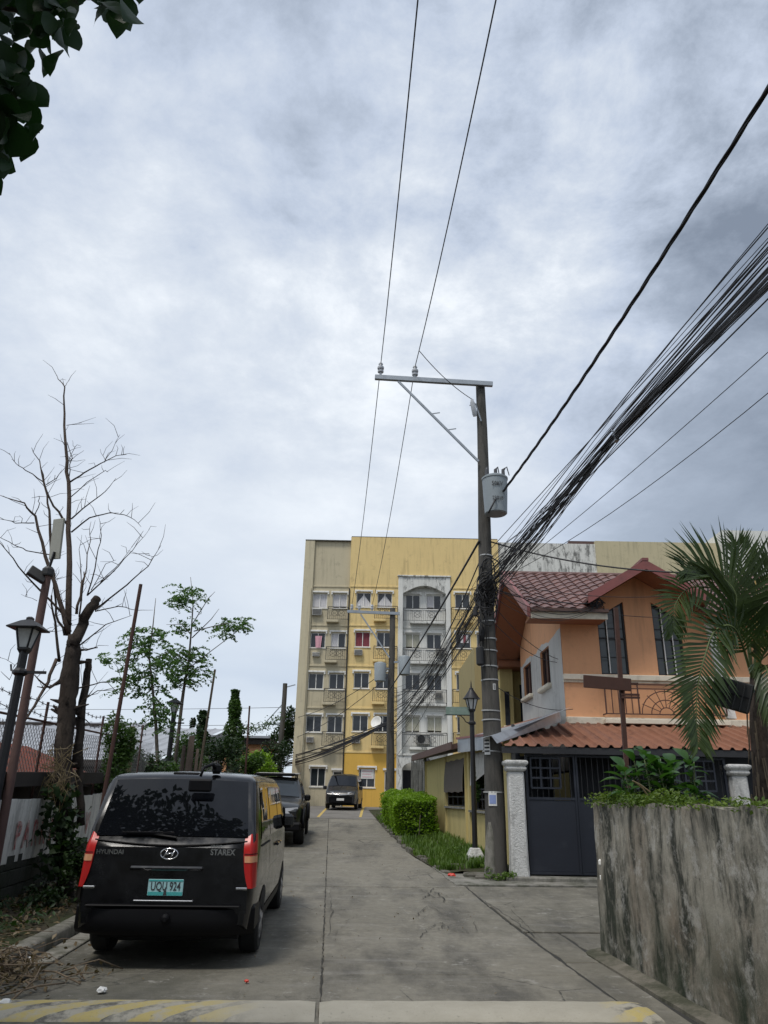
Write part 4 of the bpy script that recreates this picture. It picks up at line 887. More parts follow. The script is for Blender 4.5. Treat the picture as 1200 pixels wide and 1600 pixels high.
# carport roof in ribbed sheets
car = empty('carport_roof', (6, 17, 2.7), 'rust orange ribbed sheet carport roof over the navy gate', 'carport roof')
def cprof(x):
    u = (x % .25) / .25; return .05 if u < .18 else (.05 * (1 - (u - .18) / .14) if u < .32 else (0 if u < .86 else .05 * (u - .86) / .14))
CY0, CZ0, CY1, CZ1 = 15.85, 2.66, 18.42, 3.36
def cpt(x, k): y = CY0 + (CY1 - CY0) * k; return (x, y, CZ0 + (CZ1 - CZ0) * k + cprof(x))
xA = 2.50
while xA < 9.4:
    sh_ = MB(); xs = [xA + .75 * i / 36 for i in range(37)]
    for x in xs:
        kmax = 1.0 if x > 4.42 else max(.02, (x - 2.48) / (4.42 - 2.48))
        jy = 0.0
        for k in (0, .5, 1): sh_.v.append(cpt(x, k * kmax))
    for i in range(36):
        for j in range(2): sh_.f.append((3 * i + j, 3 * i + j + 1, 3 * i + j + 4, 3 * i + j + 3))
    sh_.xform(Matrix.Translation((0, 0, .004 * (int(xA * 4) % 2)))); sh_.build('roof_sheet', M['canopy'], car, fix=False); xA += .75
MB().box(2.52, 9.9, CY0 + .02, CY0 + .08, CZ0 - .14, CZ0 - .01).build('eave_beam', M['blackiron'], car)
for x in (3.2, 5.2, 7.2, 9.2): MB().bar((x, CY0 + .1, CZ0 - .05), (x, CY1, CZ1 - .06), .06).build('rafter', M['blackiron'], car)
fl = MB(); a, b = Vector((2.42, 15.85, 2.70)), Vector((4.40, 18.42, 3.42)); fl.add([a, b, b + Vector((-.03, .02, .26)), a + Vector((-.10, .10, .16)), a + Vector((-.35, .3, .10)), b + Vector((-.5, .4, .1))], ((0, 1, 2, 3), (3, 2, 5, 4))); fl.build('flashing', M['galv'], car, fix=False)
# gate and its pillars
gate = empty('steel_gate', (5, 16.05, G(16) + .09), 'navy blue steel gate with barred upper panels between rough white pillars', 'gate')
gz0 = G(16) + .12; gm = 1.66; gt = 2.52; GYY = 16.08
leafx = [3.02, 4.05, 5.1, 6.15, 7.16]
for a, b in zip(leafx, leafx[1:]):
    MB().box(a + .035, b - .035, GYY - .012, GYY + .012, gz0 + .05, gm - .03).build('panel', M['navy'], gate, bevel=.004)
    fr = MB()
    for x in (a + .02, b - .02): fr.box(x - .025, x + .025, GYY - .03, GYY + .03, gz0, gt)
    for z in (gz0 + .025, gm, gt - .025): fr.box(a + .046, b - .046, GYY - .028, GYY + .028, z - .025, z + .025)
    fr = fr.build('frame', M['navy'], gate)
    br = MB()
    for k in range(1, 9): x = a + (b - a) * k / 9; br.bar((x, GYY, gm), (x, GYY, gt), .012)
    br.build('bars', M['blackiron'], fr)
for (a, b, z0, z1) in ((3.12, 3.72, 1.86, 2.44), (6.3, 6.9, 1.86, 2.44)):
    g = MB(); 
    for k in range(4): x = a + (b - a) * k / 3; g.bar((x, GYY - .06, z0), (x, GYY - .06, z1), .035); z = z0 + (z1 - z0) * k / 3; g.bar((a, GYY - .063, z), (b, GYY - .063, z), .035)
    g.build('window_grid', M['navy'], gate)
MB().box(2.95, 7.25, GYY - .02, GYY + .05, 2.54, 2.60).build('top_bar', M['blackiron'], gate)
for (x, lb) in ((2.80, 'rough white gate pillar beside the utility pole'), (7.36, 'rough white gate pillar behind the planted garden wall')):
    pl = empty('gate_pillar', (x, 16.05, G(16)), lb, 'pillar', 'gate pillars'); z = G(16)
    sm = MB(); sm.grid(lambda a, b: (0, 0, 0), 1, 1); sm = MB(); pr = [(.225, 0), (.225, .12), (.21, .5), (.205, 1.0), (.20, 2.02)]
    sm.lathe([(r * 1.12, zz + z) for r, zz in pr], (x, 16.05, 0), 4, rad(45)); sm.build('shaft', M['roughwhite'], pl, bevel=.03)
    MB().lathe([(r * 1.16, zz + z) for r, zz in ((.20, 2.02), (.25, 2.06), (.25, 2.10), (.22, 2.11), (.27, 2.15), (.29, 2.17), (.29, 2.22), (.24, 2.24))], (x, 16.05, 0), 4, rad(45)).build('capital', M['roughwhite'], pl, bevel=.012)

# ---------------------------------------------------------------- low yellow annex along the street
def ann(Y, off=0.0): return 2.78 - .11 * (Y - 18) - off
annex = empty('yellow_annex', (2.4, 23, G(23)), 'low yellow annex with brown eave and rolled blind behind the black lamp post', 'annex')
Ys = [17.0, 18.9, 20.9, 21.5, 24.2, 28.0]; op = {(18.9, 20.9): (1.36, 2.62), (21.5, 24.2): (1.42, 2.62)}
m = MB()
def aw(a, b, z0, z1): m.quad((ann(a), a, z0), (ann(b), b, z0), (ann(b), b, z1), (ann(a), a, z1))
for a, b in zip(Ys, Ys[1:]):
    top = 2.86
    if (a, b) in op: z0, z1 = op[(a, b)]; aw(a, b, 0, z0); aw(a, b, z1, top)
    else: aw(a, b, 0, top)
m.quad((ann(28), 28, 0), (5, 28, 0), (5, 28, 2.86), (ann(28), 28, 2.86)); m.quad((ann(17), 17, 0), (3.0, 17, 0), (3.0, 17, 2.6), (ann(17), 17, 2.6)); m.build('wall', M['annex'], annex, fix=False)
for Y in (18.0, 20.95, 21.45, 24.25, 27.9): MB().box(ann(Y) - .05, ann(Y) + .05, Y - .06, Y + .06, 0, 2.84).build('post', M['annex'], annex)
for (a, b), (z0, z1) in op.items():
    w = MB()
    for k in range(5): y = a + (b - a) * k / 4; w.bar((ann(y) + .05, y, z0), (ann(y) + .05, y, z0 + .5), .03)
    for z in (z0 + .02, z0 + .5, z0 + .26): w.bar((ann(a) + .05, a, z), (ann(b) + .05, b, z), .03)
    w = w.build('window', M['blackiron'], annex); MB().box(ann(b) + .5, ann(b) + .52, a, b, z0, z1).build('pane', M['darkroom'], w)  # dark sheet set back in the opening, stands in for the unlit room
    s = MB(); s.bar((ann(a) - .03, a, z0 - .03), (ann(b) - .03, b, z0 - .03), .12, .05); s.build('sill', M['boards'], w)
bl = MB(); bl.grid(lambda a, b: (ann(21.5 + 2.65 * a) - .03 - .10 * math.sin(b * 1.6) * (1 - b * .3), 21.5 + 2.65 * a, 2.68 - .88 * b + .015 * math.sin(a * 20)), 14, 8); bl.build('blind', M['blind'], annex, smooth=180, fix=False)
sc2 = MB(); sc2.grid(lambda a, b: (ann(19.0 + 1.8 * a) - .02 - .04 * b, 19.0 + 1.8 * a, 2.74 - (.5 + .3 * a) * b), 8, 4); sc2.build('screen', M['acbox'], annex, fix=False)
r = MB(); r.add([(ann(21.3) - .42, 21.2, 3.02), (ann(28.2) - .42, 28.3, 3.02), (4.6, 28.3, 3.75), (4.6, 21.2, 3.75), (ann(21.3) - .42, 21.2, 2.88), (ann(28.2) - .42, 28.3, 2.88), (4.6, 28.3, 3.6), (4.6, 21.2, 3.6)], ((0, 1, 2, 3), (7, 6, 5, 4), (0, 4, 5, 1), (1, 5, 6, 2), (2, 6, 7, 3), (3, 7, 4, 0))); r = r.build('roof', M['brownroof'], annex)
MB().bar((ann(21.3) - .44, 21.15, 2.98), (ann(28.2) - .44, 28.35, 2.98), .05, .20).build('fascia', M['brownroof'], r)
MB().add([(ann(21) - .30, 21.12, 3.10), (4.6, 21.12, 3.80), (4.6, 21.3, 3.84), (ann(21) - .30, 21.3, 3.16)], ((0, 1, 2, 3),)).build('roof_edge', M['canopy'], r)
r2 = MB(); a, b = Vector((ann(16.6) - .30, 16.6, 2.66)), Vector((ann(21.1) - .30, 21.1, 2.80)); r2.add([a, b, b + Vector((0, 0, .34)), a + Vector((0, 0, .28)), a + Vector((1.6, 0, .9)), b + Vector((2.1, 0, .9))], ((0, 1, 2, 3), (3, 2, 5, 4))); r2.build('metal_flashing', M['galv'], annex, fix=False)
MB().bar(a + Vector((-.02, 0, .31)), b + Vector((-.02, 0, .37)), .05, .05).build('flashing_trim', M['barge'], annex)
# grey board fence past the annex
bf = empty('board_fence', (1.5, 29.5, G(29)), 'weathered grey board fence between the annex and the apartments', 'fence')
pk = random.Random(5)
for i in range(9):
    Y = 28.35 + i * .34; x = 1.70 - .13 * (Y - 28); h = pk.uniform(2.25, 2.5); MB().box(x - .02, x + .02, Y - .16, Y + .16, G(Y) - .1, G(Y) + h).build('plank', M['boards'], bf, bevel=.006)
MB().box(1.64, 1.72, 28.1, 28.2, G(28) - .1, G(28) + 2.4).build('post', M['boards'], bf)

# ---------------------------------------------------------------- neighbouring olive-yellow house
nb = empty('neighbour_house', (6, 27, G(27)), 'olive yellow house with brown soffit behind the orange house', 'house')
NX, NY = 4.0, 25.6
m = MB(); m.box(NX + .45, 11, NY, 32, 0, 5.75); m.build('wall', M['annex'], nb); MB().box(NX, NX + .44, NY - .5, NY + .35, 0, 5.75).build('wall', M['annex'], nb, bevel=.01)
MB().box(3.45, 3.98, 27.4, 33, 0, 6.9).build('wall', M['olive'], nb)
MB().box(3.9, 11.4, 24.6, 33, 5.75, 5.95).build('eave', M['soffit'], nb)
rf = MB(); rf.prism([(24.5, 5.96), (33.2, 5.96), (28.8, 7.6)], 3.9, 11.5, 'x'); rf.build('roof', M['rooftile'], nb)
for (x0, x1, y, z0, z1) in ((NX + .14, NX + .30, NY - .5, 3.9, 5.0),):
    w = MB().box(x0, x1, y - .012, y + .01, z0, z1).build('window', M['glass'], nb); MB().box(x0 - .07, x1 + .07, y - .12, y + .01, z0 - .14, z0 - .01).build('sill', M['creamtrim'], w, bevel=.02)
w = MB().box(NX + .75, NX + .95, NY - .012, NY + .01, 3.7, 5.3).build('window', M['glass'], nb); MB().box(NX + .6, NX + 1.1, NY - .12, NY + .01, 3.56, 3.69).build('sill', M['creamtrim'], w, bevel=.02)
# ================================================================ poles, lamps, wires, fences
def pole_mat():
    t = NT('pole_concrete'); c = t.mix(t.noise(3, 7, .7, (1, 1, .3)), (0.045, 0.043, 0.040), (0.125, 0.118, 0.106)); c = t.mix(t.ramp(t.noise(6, 7, .7, (1, 1, .15), (2, 2, 2)), .48, .66, 0, .85), c, (0.035, 0.035, 0.032)); t.bump(t.noise(40, 5, .7), .5, .015); return t.done(c, .9, 0, .3)
M['pole'] = pole_mat()
M['steel'] = simple('grey_steel', (0.30, 0.33, 0.36), .45, .2, 5, .05, metal=.5, dirt=(.12, .12, .12), dirt_amt=.5)
M['strap'] = simple('steel_strap', (0.42, 0.42, 0.41), .4, .15, 6, .02, metal=.4)
M['porcelain'] = simple('porcelain', (0.48, 0.50, 0.53), .2, .1, 5, 0)
M['tank'] = simple('transformer_paint', (0.25, 0.285, 0.305), .5, .12, 4, .05, dirt=(.16, .15, .14), dirt_amt=.5, streak=True)
M['cable'] = simple('black_cable', (0.016, 0.016, 0.018), .6, .3, 10, 0)
M['cablegrey'] = simple('grey_cable', (0.055, 0.057, 0.065), .6, .3, 10, 0)
M['lamppost'] = simple('black_lamp_paint', (0.007, 0.007, 0.009), .5, .3, 8, .08)
M['frosted'] = simple('frosted_lamp_glass', (0.52, 0.53, 0.52), .35, .12, 4, 0, dirt=(.25, .25, .22), dirt_amt=.5)
M['rust'] = simple('rusty_steel', (0.065, 0.028, 0.020), .8, .4, 7, .2, dirt=(.05, .028, .02), dirt_amt=.7)
M['redpipe'] = simple('dull_red_pipe', (0.11, 0.062, 0.052), .75, .3, 7, .15, dirt=(.07, .05, .045), dirt_amt=.6)
M['solar'] = simple('panel_back', (0.33, 0.33, 0.28), .5, .12, 4, 0)
M['ink'] = simple('black_print', (0.03, 0.03, 0.035), .7, .1, 9, 0)
M['blueink'] = simple('blue_print', (0.22, 0.28, 0.50), .7, .2, 40, 0)
M['signgreen'] = simple('faded_green_sign', (0.18, 0.25, 0.21), .5, .2, 6, .03, dirt=(.4, .4, .38), dirt_amt=.5, dirt_scale=9)

def utility_pole(name, x, y, z0, z1, r0, r1, label, mat='pole'):
    e = empty(name, (x, y, z0), label, 'utility pole', 'concrete utility poles')
    n = 9; MB().tube([(x + .02 * math.sin(k), y, z0 - .3 + (z1 - z0 + .3) * k / n) for k in range(n + 1)], [r0 + (r1 - r0) * k / n for k in range(n + 1)], 16).build('shaft', M[mat], e, smooth=50)
    return e
PX, PY, PZ = 2.40, 16.42, G(16.4); PT = 11.55
def prad(z): return .225 + (.115 - .225) * (z - PZ) / (PT - PZ)
pole = utility_pole('utility_pole', PX, PY, PZ, PT, .225, .115, 'tall concrete utility pole with transformer beside the white gate pillar')
# crossarm, brace, insulators
a0, a1 = at(586, 589, PY), at(768, 600, PY); a0.z = 11.60; a1.z = 11.46; ya = PY - .17
arm = MB().bar((a0.x, ya, a0.z), (a1.x, ya, a1.z), .09, .13).build('crossarm', M['steel'], pole, bevel=.008)
b0 = at(622, 597, PY); MB().bar((b0.x, ya, 11.5), (PX - .12, ya + .02, 9.30), .05, .05).build('brace', M['steel'], pole)
for k in (.42, .62):
    p = Vector((b0.x, ya, 11.5)).lerp(Vector((PX - .12, ya, 9.30)), k); MB().bar(p, p + Vector((.22, 0, .04)), .02).build('step_bolt', M['steel'], pole)
INS = [Vector((at(595, 575, PY).x, ya, 12.0)), Vector((at(648, 580, PY).x, ya, 11.93))]
for p in INS:
    z = p.z - .34; MB().lathe([(.03, 0), (.03, .08), (.075, .09), (.08, .13), (.05, .15), (.045, .17), (.085, .19), (.085, .24), (.05, .27), (.045, .30), (.06, .32), (.045, .36)], (p.x, p.y, z), 14).build('insulator', M['porcelain'], pole, smooth=40)
MB().lathe([(.05, 0), (.06, .05), (.06, .35), (.04, .40), (.02, .45)], (PX - .17, PY - .14, 10.55), 10, 0, Euler((.25, -.2, 0)).to_matrix().to_4x4()).build('fuse_cutout', M['porcelain'], pole, smooth=40)
MB().tube([(PX - .3, PY - .15, 10.85), (PX - .15, PY - .16, 10.9), (PX - .02, PY - .16, 10.4)], .018, 6).build('cutout_bracket', M['steel'], pole)
# transformer tank
tx, tz = at(766, 785, PY).x + .06, 7.82; ty = PY - .42
tank = MB().lathe([(.235, 0), (.26, .02), (.285, .5), (.295, .86), (.31, .87), (.31, .91), (.25, .95), (.10, .98)], (tx, ty, tz), 24).build('transformer_tank', M['tank'], pole, smooth=35)
for dx in (-.19, .02, .2): MB().tube([(tx + dx, ty - .05, tz + .93), (tx + dx, ty - .05, tz + 1.12), (tx + dx * 1.2 + .05, ty - .05, tz + 1.2), (tx + dx * 1.3 + .09, ty, tz + 1.0)], [.045, .04, .015, .012], 8).build('bushing', M['cablegrey'], pole)
for zz in (.2, .75): MB().box(tx - .08, tx + .05, ty + .25, PY - prad(8.3) + .02, tz + zz, tz + zz + .06).build('bracket', M['steel'], pole)
def onring(body, size, z, mat, par, R, cx, cy, ang=-90):
    a = rad(ang); o = Vector((cx + R * math.cos(a), cy + R * math.sin(a), z)); return text('lettering', body, size, frame_M(o, (-math.sin(a), math.cos(a), 0), (0, 0, 1)), mat, par, .004, .8, .0)
onring('50KV', .15, tz + .66, M['ink'], tank, .302, tx, ty, -88); onring('23018', .13, tz + .30, M['ink'], tank, .292, tx, ty, -88)
# steel straps round the shaft, paper bills, splice boxes
for z in (6.9, 5.75, 5.35, 4.95, 4.7, 4.35, 4.05, 3.4, 3.2, 2.55, 1.75):
    R = prad(z) + .004; MB().lathe([(R, 0), (R + .006, .002), (R + .006, .026), (R, .028)], (PX, PY, z), 20, 0, Euler((random.uniform(-.05, .05), random.uniform(-.05, .05), 0)).to_matrix().to_4x4()).build('strap', M['strap'], pole)
def bill(z0, z1, a0, a1, mat, label=None):
    m = MB(); m.grid(lambda u, v: (PX + (prad(z0) + .006 + .004 * math.sin(u * 9)) * math.cos(rad(a0 + (a1 - a0) * u)), PY + (prad(z0) + .006) * math.sin(rad(a0 + (a1 - a0) * u)), z0 + (z1 - z0) * v), 6, 2); return m
b = bill(1.50, 1.78, -128, -82, None).build('paper_bill', M['paper'], pole, smooth=180, fix=False)
m = MB(); m.grid(lambda u, v: (PX + (prad(1.6) + .011) * math.cos(rad(-123 + 36 * u)), PY + (prad(1.6) + .011) * math.sin(rad(-123 + 36 * u)), 1.54 + .17 * v), 5, 1); m.build('print', M['blueink'], b, fix=False)
for (z0, z1, aa, bb) in ((2.50, 2.86, -150, -110), (3.84, 3.97, -80, -60)):
    b = bill(z0, z1, aa, bb, None).build('paper_bill', M['paper'], pole, smooth=180, fix=False)
    for k in range(4):
        zz = z0 + (z1 - z0) * (.15 + .2 * k); m = MB(); m.grid(lambda u, v: (PX + (prad(z0) + .012) * math.cos(rad(aa + 4 + (bb - aa - 8) * u)), PY + (prad(z0) + .012) * math.sin(rad(aa + 4 + (bb - aa - 8) * u)), zz + (z1 - z0) * .09 * v), 4, 1); m.build('print', M['ink'], b, fix=False)
for (px, py, w, h, y) in ((750, 1025, .17, .42, PY - .2), (743, 955, .10, .22, PY - .25), (752, 990, .12, .35, PY - .16)):
    p = at(px, py, y); MB().lathe([(w * .3, -h / 2), (w * .5, -h * .42), (w * .5, h * .42), (w * .3, h / 2)], p, 12).build('splice_box', M['cable'], pole, smooth=40)
wp = MB(); wp.tube([(PX - .14, PY - .14, PZ - .05), (PX - .13, PY - .13, PZ + .35), (PX - .11, PY - .12, PZ + .75), (PX - .08, PY - .10, PZ + 1.05)], [.13, .115, .10, .07], 9); wp.build('cement_collar', M['kerb'], pole, smooth=60)

# second pole further along and the short one past the corner of the block
P2 = Vector((.48, 34.0, G(34))); pole2 = utility_pole('utility_pole', P2.x, P2.y, P2.z, 9.95, .20, .12, 'utility pole with two small transformers standing behind the green hedge')
MB().bar((at(543, 950, 34).x, 33.85, 9.72), (P2.x + .35, 33.85, 9.66), .10, .13).build('crossarm', M['steel'], pole2); MB().bar((-1.0, 33.85, 9.6), (P2.x - .1, 33.87, 7.6), .06).build('brace', M['steel'], pole2)
INS2 = []
for dx in (-1.9, -1.55, -.95):
    p = Vector((P2.x + dx, 33.85, 10.05)); INS2.append(p); MB().lathe([(.03, 0), (.07, .08), (.08, .14), (.05, .17), (.08, .21), (.05, .28)], (p.x, p.y, 9.78), 10).build('insulator', M['porcelain'], pole2)
for (px, py) in ((594, 1050), (632, 1040)):
    p = at(px, py, 33.6); MB().lathe([(.22, -.42), (.25, -.40), (.27, .36), (.25, .40), (.1, .45)], p, 16).build('transformer_tank', M['tank'], pole2, smooth=40)
    MB().bar((p.x, 33.7, p.z + .2), (P2.x, 34, p.z + .2), .08).build('bracket', M['steel'], pole2)
P3 = Vector((-6.45, 50.5, G(50))); pole3 = utility_pole('utility_pole', P3.x, P3.y, P3.z, at(449, 1068, 50.5).z, .20, .15, 'short dark utility pole beyond the beige corner of the apartments')
MB().bar((P3.x - 1.3, P3.y, 6.0), (P3.x, P3.y, 6.0), .10).build('crossarm', M['steel'], pole3); MB().bar((P3.x - 1.2, P3.y, 6.0), (P3.x, P3.y, 7.4), .06).build('brace', M['steel'], pole3); MB().bar((P3.x, P3.y, 8.4), (P3.x + .7, P3.y, 8.6), .06).build('spur', M['steel'], pole3)

# ---- wires: each a hanging curve of its own
def wire(a, b, sag, r, label, group, n=14, mat='cable', name='power_line', sway=0.0):
    a = Vector(a); b = Vector(b); pts = []
    for i in range(n + 1):
        k = i / n; p = a.lerp(b, k); p.z -= 4 * sag * k * (1 - k); p.x += sway * math.sin(math.pi * k); pts.append(p)
    o = MB().tube(pts, r, 5).build(name, M[mat], None, smooth=180, fix=False); return tag(o, label, 'cable', group)
def thru(a, px, py, Y, ext):                            # line from a through the pixel point at depth Y, continued
    p = at(px, py, Y); return p + (p - Vector(a)) * ext
for i, (px, nm) in enumerate(((653, 'outer'), (775, 'inner'))):
    end = thru(INS[i], px, 0, 6.2, 1.3); end.z = 12.0
    p = INS[i]; q = at(px, 0, 6.2); t = (p.y + 12) / (p.y - 6.2); e = p + (q - p) * t; e.z = p.z + .2
    zq = p.z + (e.z - p.z) / t; sag = (zq - q.z) / (4 * (1 / t) * (1 - 1 / t)); wire(p, e, max(sag, .05), .011, ['bare high line running overhead from the outer crossarm insulator', 'bare high line running overhead from the inner crossarm insulator'][i], 'high voltage lines', 24, 'cablegrey')
    wire(INS[i], INS2[i * 2], .45, .011, ['bare high line from the outer insulator to the hedge pole', 'bare high line from the inner insulator to the hedge pole'][i], 'high voltage lines', 16, 'cablegrey')
q = at(655, 548, 15.0); wire(q, (PX - .2, PY - .16, 11.0), .12, .010, 'thin tap wire from inner high line to the fuse on the pole', None, 10)
# twisted service cable climbing away to the upper right
S = Vector((PX + .33, PY - .3, 8.33)); E_ = at(1200, 138, 5.5); T = S + (E_ - S) * 2.2; T.z += 1.6
tw_ = empty('service_cable', S, 'thick twisted black cable rising from the transformer to the upper right', 'cable')
base = []
N = 150; kE = 1 / 2.2
for i in range(N + 1):
    k = i / N; p = S.lerp(T, k); sag_at = 4 * kE * (1 - kE); zt = S.z + (T.z - S.z) * kE; sag = (zt - E_.z) / sag_at; p.z -= 4 * sag * k * (1 - k); base.append(p)
for ph in (0, 2.09, 4.19):
    pts = [p + Vector((.017 * math.cos(i * .55 + ph), .006 * math.sin(i * .55 + ph), .017 * math.sin(i * .55 + ph))) for i, p in enumerate(base)]
    MB().tube(pts, .015, 6).build('strand', M['cable'], tw_, smooth=180, fix=False)
MB().tube([S, S + Vector((-.1, -.05, -.25)), Vector((tx - .05, ty - .33, tz + .25)), Vector((tx - .22, ty - .28, tz - .08))], .02, 7).build('tail', M['cable'], tw_, smooth=180)
# the sagging bundle of telephone and cable lines
rw = random.Random(21); B0 = Vector((PX, PY - .25, 6.2))
for i in range(46):
    st = B0 + Vector((rw.gauss(.02, .10), rw.gauss(0, .06), rw.gauss(0.05, .22)))
    k = rw.random()
    if k < .45: px, py = 1200, rw.gauss(425, 22)
    elif k < .80: px, py = 1200, rw.uniform(345, 400)
    else: px, py = 1200, rw.uniform(440, 490)
    Yq = rw.uniform(5.9, 6.7); q = at(px, py, Yq); t = (st.y + 12) / (st.y - Yq); e = st + (q - st) * t; e.z = st.z + rw.uniform(.2, .6)
    zq = st.z + (e.z - st.z) / t; sag = (zq - q.z) / (4 * (1 / t) * (1 - 1 / t))
    if rw.random() < .62:                               # gripped by the clamp, then on to the next pole
        cl = at(962 + rw.gauss(0, 3), 681 + rw.gauss(0, 5), 9.6); q = at(1200, rw.gauss(432, 11), 6.3); e2 = cl + (q - cl) * 5.6; pts = [st + (cl - st) * (k / 8) + Vector((0, 0, -4 * rw.uniform(.0, .10) * (k / 8) * (1 - k / 8))) for k in range(9)] + [cl.lerp(e2, k / 8) + Vector((0, 0, -4 * .02 * (k / 8) * (1 - k / 8))) for k in range(1, 9)]
        tag(MB().tube(pts, rw.choice((.006, .007, .009)), 5).build('communication_line', M[rw.choice(('cable', 'cable', 'cablegrey'))], None, smooth=180, fix=False), 'black line gripped by the small clamp in the sagging bundle', 'cable', 'clamped communication lines'); continue
    wire(st, e, sag, rw.choice((.005, .006, .008, .009)), 'black line in the thick sagging bundle fanning out from the pole to the upper right', 'bundle of communication lines', 22, rw.choice(('cable', 'cable', 'cablegrey')), 'communication_line')
for i in range(2):
    st = B0 + Vector((.1, 0, rw.uniform(-.3, .2))); q = at(1200, 560 + i * 2 if i == 0 else rw.uniform(440, 540), 8); e = st + (q - st) * 1.5; wire(st, e, rw.uniform(.15, .5), .006, ['slack thin line hanging just below the black bundle', 'lone thin line running far below the black bundle'][1 - i], None, 16, 'cable', 'communication_line')
tie = empty('cable_tie', at(962, 680, 9.5), 'small clamp gripping the black line bundle in mid air', 'clamp'); p = at(962, 680, 9.6); MB().box(p.x - .03, p.x + .03, p.y - .05, p.y + .05, p.z - .10, p.z + .05).build('clamp_body', M['steel'], tie); MB().bar(p + Vector((-.06, 0, .08)), p + Vector((.06, 0, .02)), .02).build('bolt', M['steel'], tie)
# knot of slack cable wound on the pole
kn = empty('cable_coil', (PX, PY - .2, 6.0), 'dark tangle of slack cable loops wound round the pole below the bundle', 'cable coil')
for i in range(17):
    c = Vector((PX + rw.gauss(-.05, .07), PY - .22 + rw.gauss(0, .05), rw.gauss(6.0, .24))); R1, R2 = rw.uniform(.10, .26), rw.uniform(.15, .45); tl_ = rw.uniform(-.5, .5)
    pts = [c + Vector((R1 * math.cos(a) + tl_ * R2 * math.sin(a) * .4, .07 * math.sin(a * 2 + i), R2 * math.sin(a))) for a in [j * .45 for j in range(15)]]; MB().tube(pts, rw.choice((.008, .012, .016)), 5).build('loop', M['cable'], kn, smooth=180, fix=False)
for i in range(9):
    x = PX + rw.uniform(-.28, .1); z = rw.uniform(5.2, 5.9); MB().tube([(x, PY - .24, z), (x + rw.uniform(-.1, .05), PY - .26, z - .4), (x + rw.uniform(-.12, .08), PY - .22, z - rw.uniform(.8, 1.4))], .008, 5).build('loop', M['cable'], kn, smooth=180, fix=False)
# lines on to the hedge pole
for i in range(30):
    st = B0 + Vector((rw.gauss(-.08, .06), 0, rw.gauss(-.12, .25))); e = Vector((P2.x + rw.gauss(.1, .1), 33.8, rw.gauss(5.2, .75))); wire(st, e, rw.uniform(.15, .75), rw.choice((.006, .007, .010)), 'black line in the slack fan between the near pole and the hedge pole', 'lines between the poles', 14, 'cable', 'communication_line')
for (z0, z1, s_) in ((6.9, 4.55, .5), (5.9, 4.4, .35), (5.5, 4.35, .3)): wire((PX - .1, PY, z0), (P2.x, 33.8, z1), s_, .016, 'heavy black line drooping low between the near pole and the hedge pole', 'heavy lines between the poles')
wire((PX - .16, PY - .15, 7.25), (P2.x - .1, 33.7, 6.1), .1, .028, 'thick black cable dropping from the pole to the hedge pole transformers', None, 16)
# lines from the hedge pole away past the corner of the block
for i in range(9):
    st = Vector((P2.x, 33.9, 4.85 + rw.gauss(0, .1))); e = P3 + Vector((0, -.2, 0)); e.z = rw.uniform(3.3, 3.9); wire(st, e, rw.uniform(.1, .45), rw.choice((.018, .024, .03)), 'heavy black line crossing the beige and yellow front to the short pole', 'lines past the apartments')
for i, (z0, z1) in enumerate(((6.9, 4.9), (7.2, 6.3))): wire((P2.x, 33.9, z0), (P3.x, 50.4, z1), .5, .016, 'single black line crossing high over the beige front to the short pole', 'lines past the apartments')
for z, l in ((7.1, 'upper'), (6.0, 'lower')): wire((P3.x, 50.5, z), (-60, 62, z + 1.2), .5, .015, f'faint {l} line running left from the short pole over the roofs', 'far lines', 14, 'cablegrey')
# service drops to the orange house
for i in range(9):
    st = B0 + Vector((.15, 0, rw.uniform(-.35, .35))); e = Vector((rw.gauss(5.25, .1), 17.72, rw.gauss(6.12, .06))); wire(st, e, rw.uniform(.05, .45), rw.choice((.006, .008)), 'thin service drop running from the pole to the red eave', 'service drops to the orange house', 12)
for i, (z0, px, py, Y) in enumerate(((5.3, 870, 1035, 18.45), (5.7, 872, 1030, 18.45), (3.9, 895, 1108, 18.3), (6.3, 1060, 930, 17.4), (6.1, 1060, 965, 17.4))): wire((PX + .15, PY - .1, z0), at(px, py, Y), .18, .008, ['wire sloping down to the white side wall corner', 'second wire sloping down to the white side wall corner', 'low wire reaching the base of the white side wall', 'wire crossing the gable to the tall windows', 'lower wire crossing the gable windows'][i], 'service drops to the orange house', 10)
wire((PX + .12, PY - .1, 7.25), at(1200, 893, 13.5), .28, .018, 'black cable running level from the pole behind the palm', None, 18)
kc = MB(); 
for i in range(10): c = Vector((5.28 + rw.gauss(0, .08), 17.68, 6.15 + rw.gauss(0, .06))); kc.tube([c + Vector((.09 * math.cos(a * .6), .03 * math.sin(a), .07 * math.sin(a * .6 + i))) for a in range(11)], .012, 5)
tag(kc.build('cable_coil', M['cable'], fix=False), 'small knot of black wire on the red eave corner', 'cable coil')

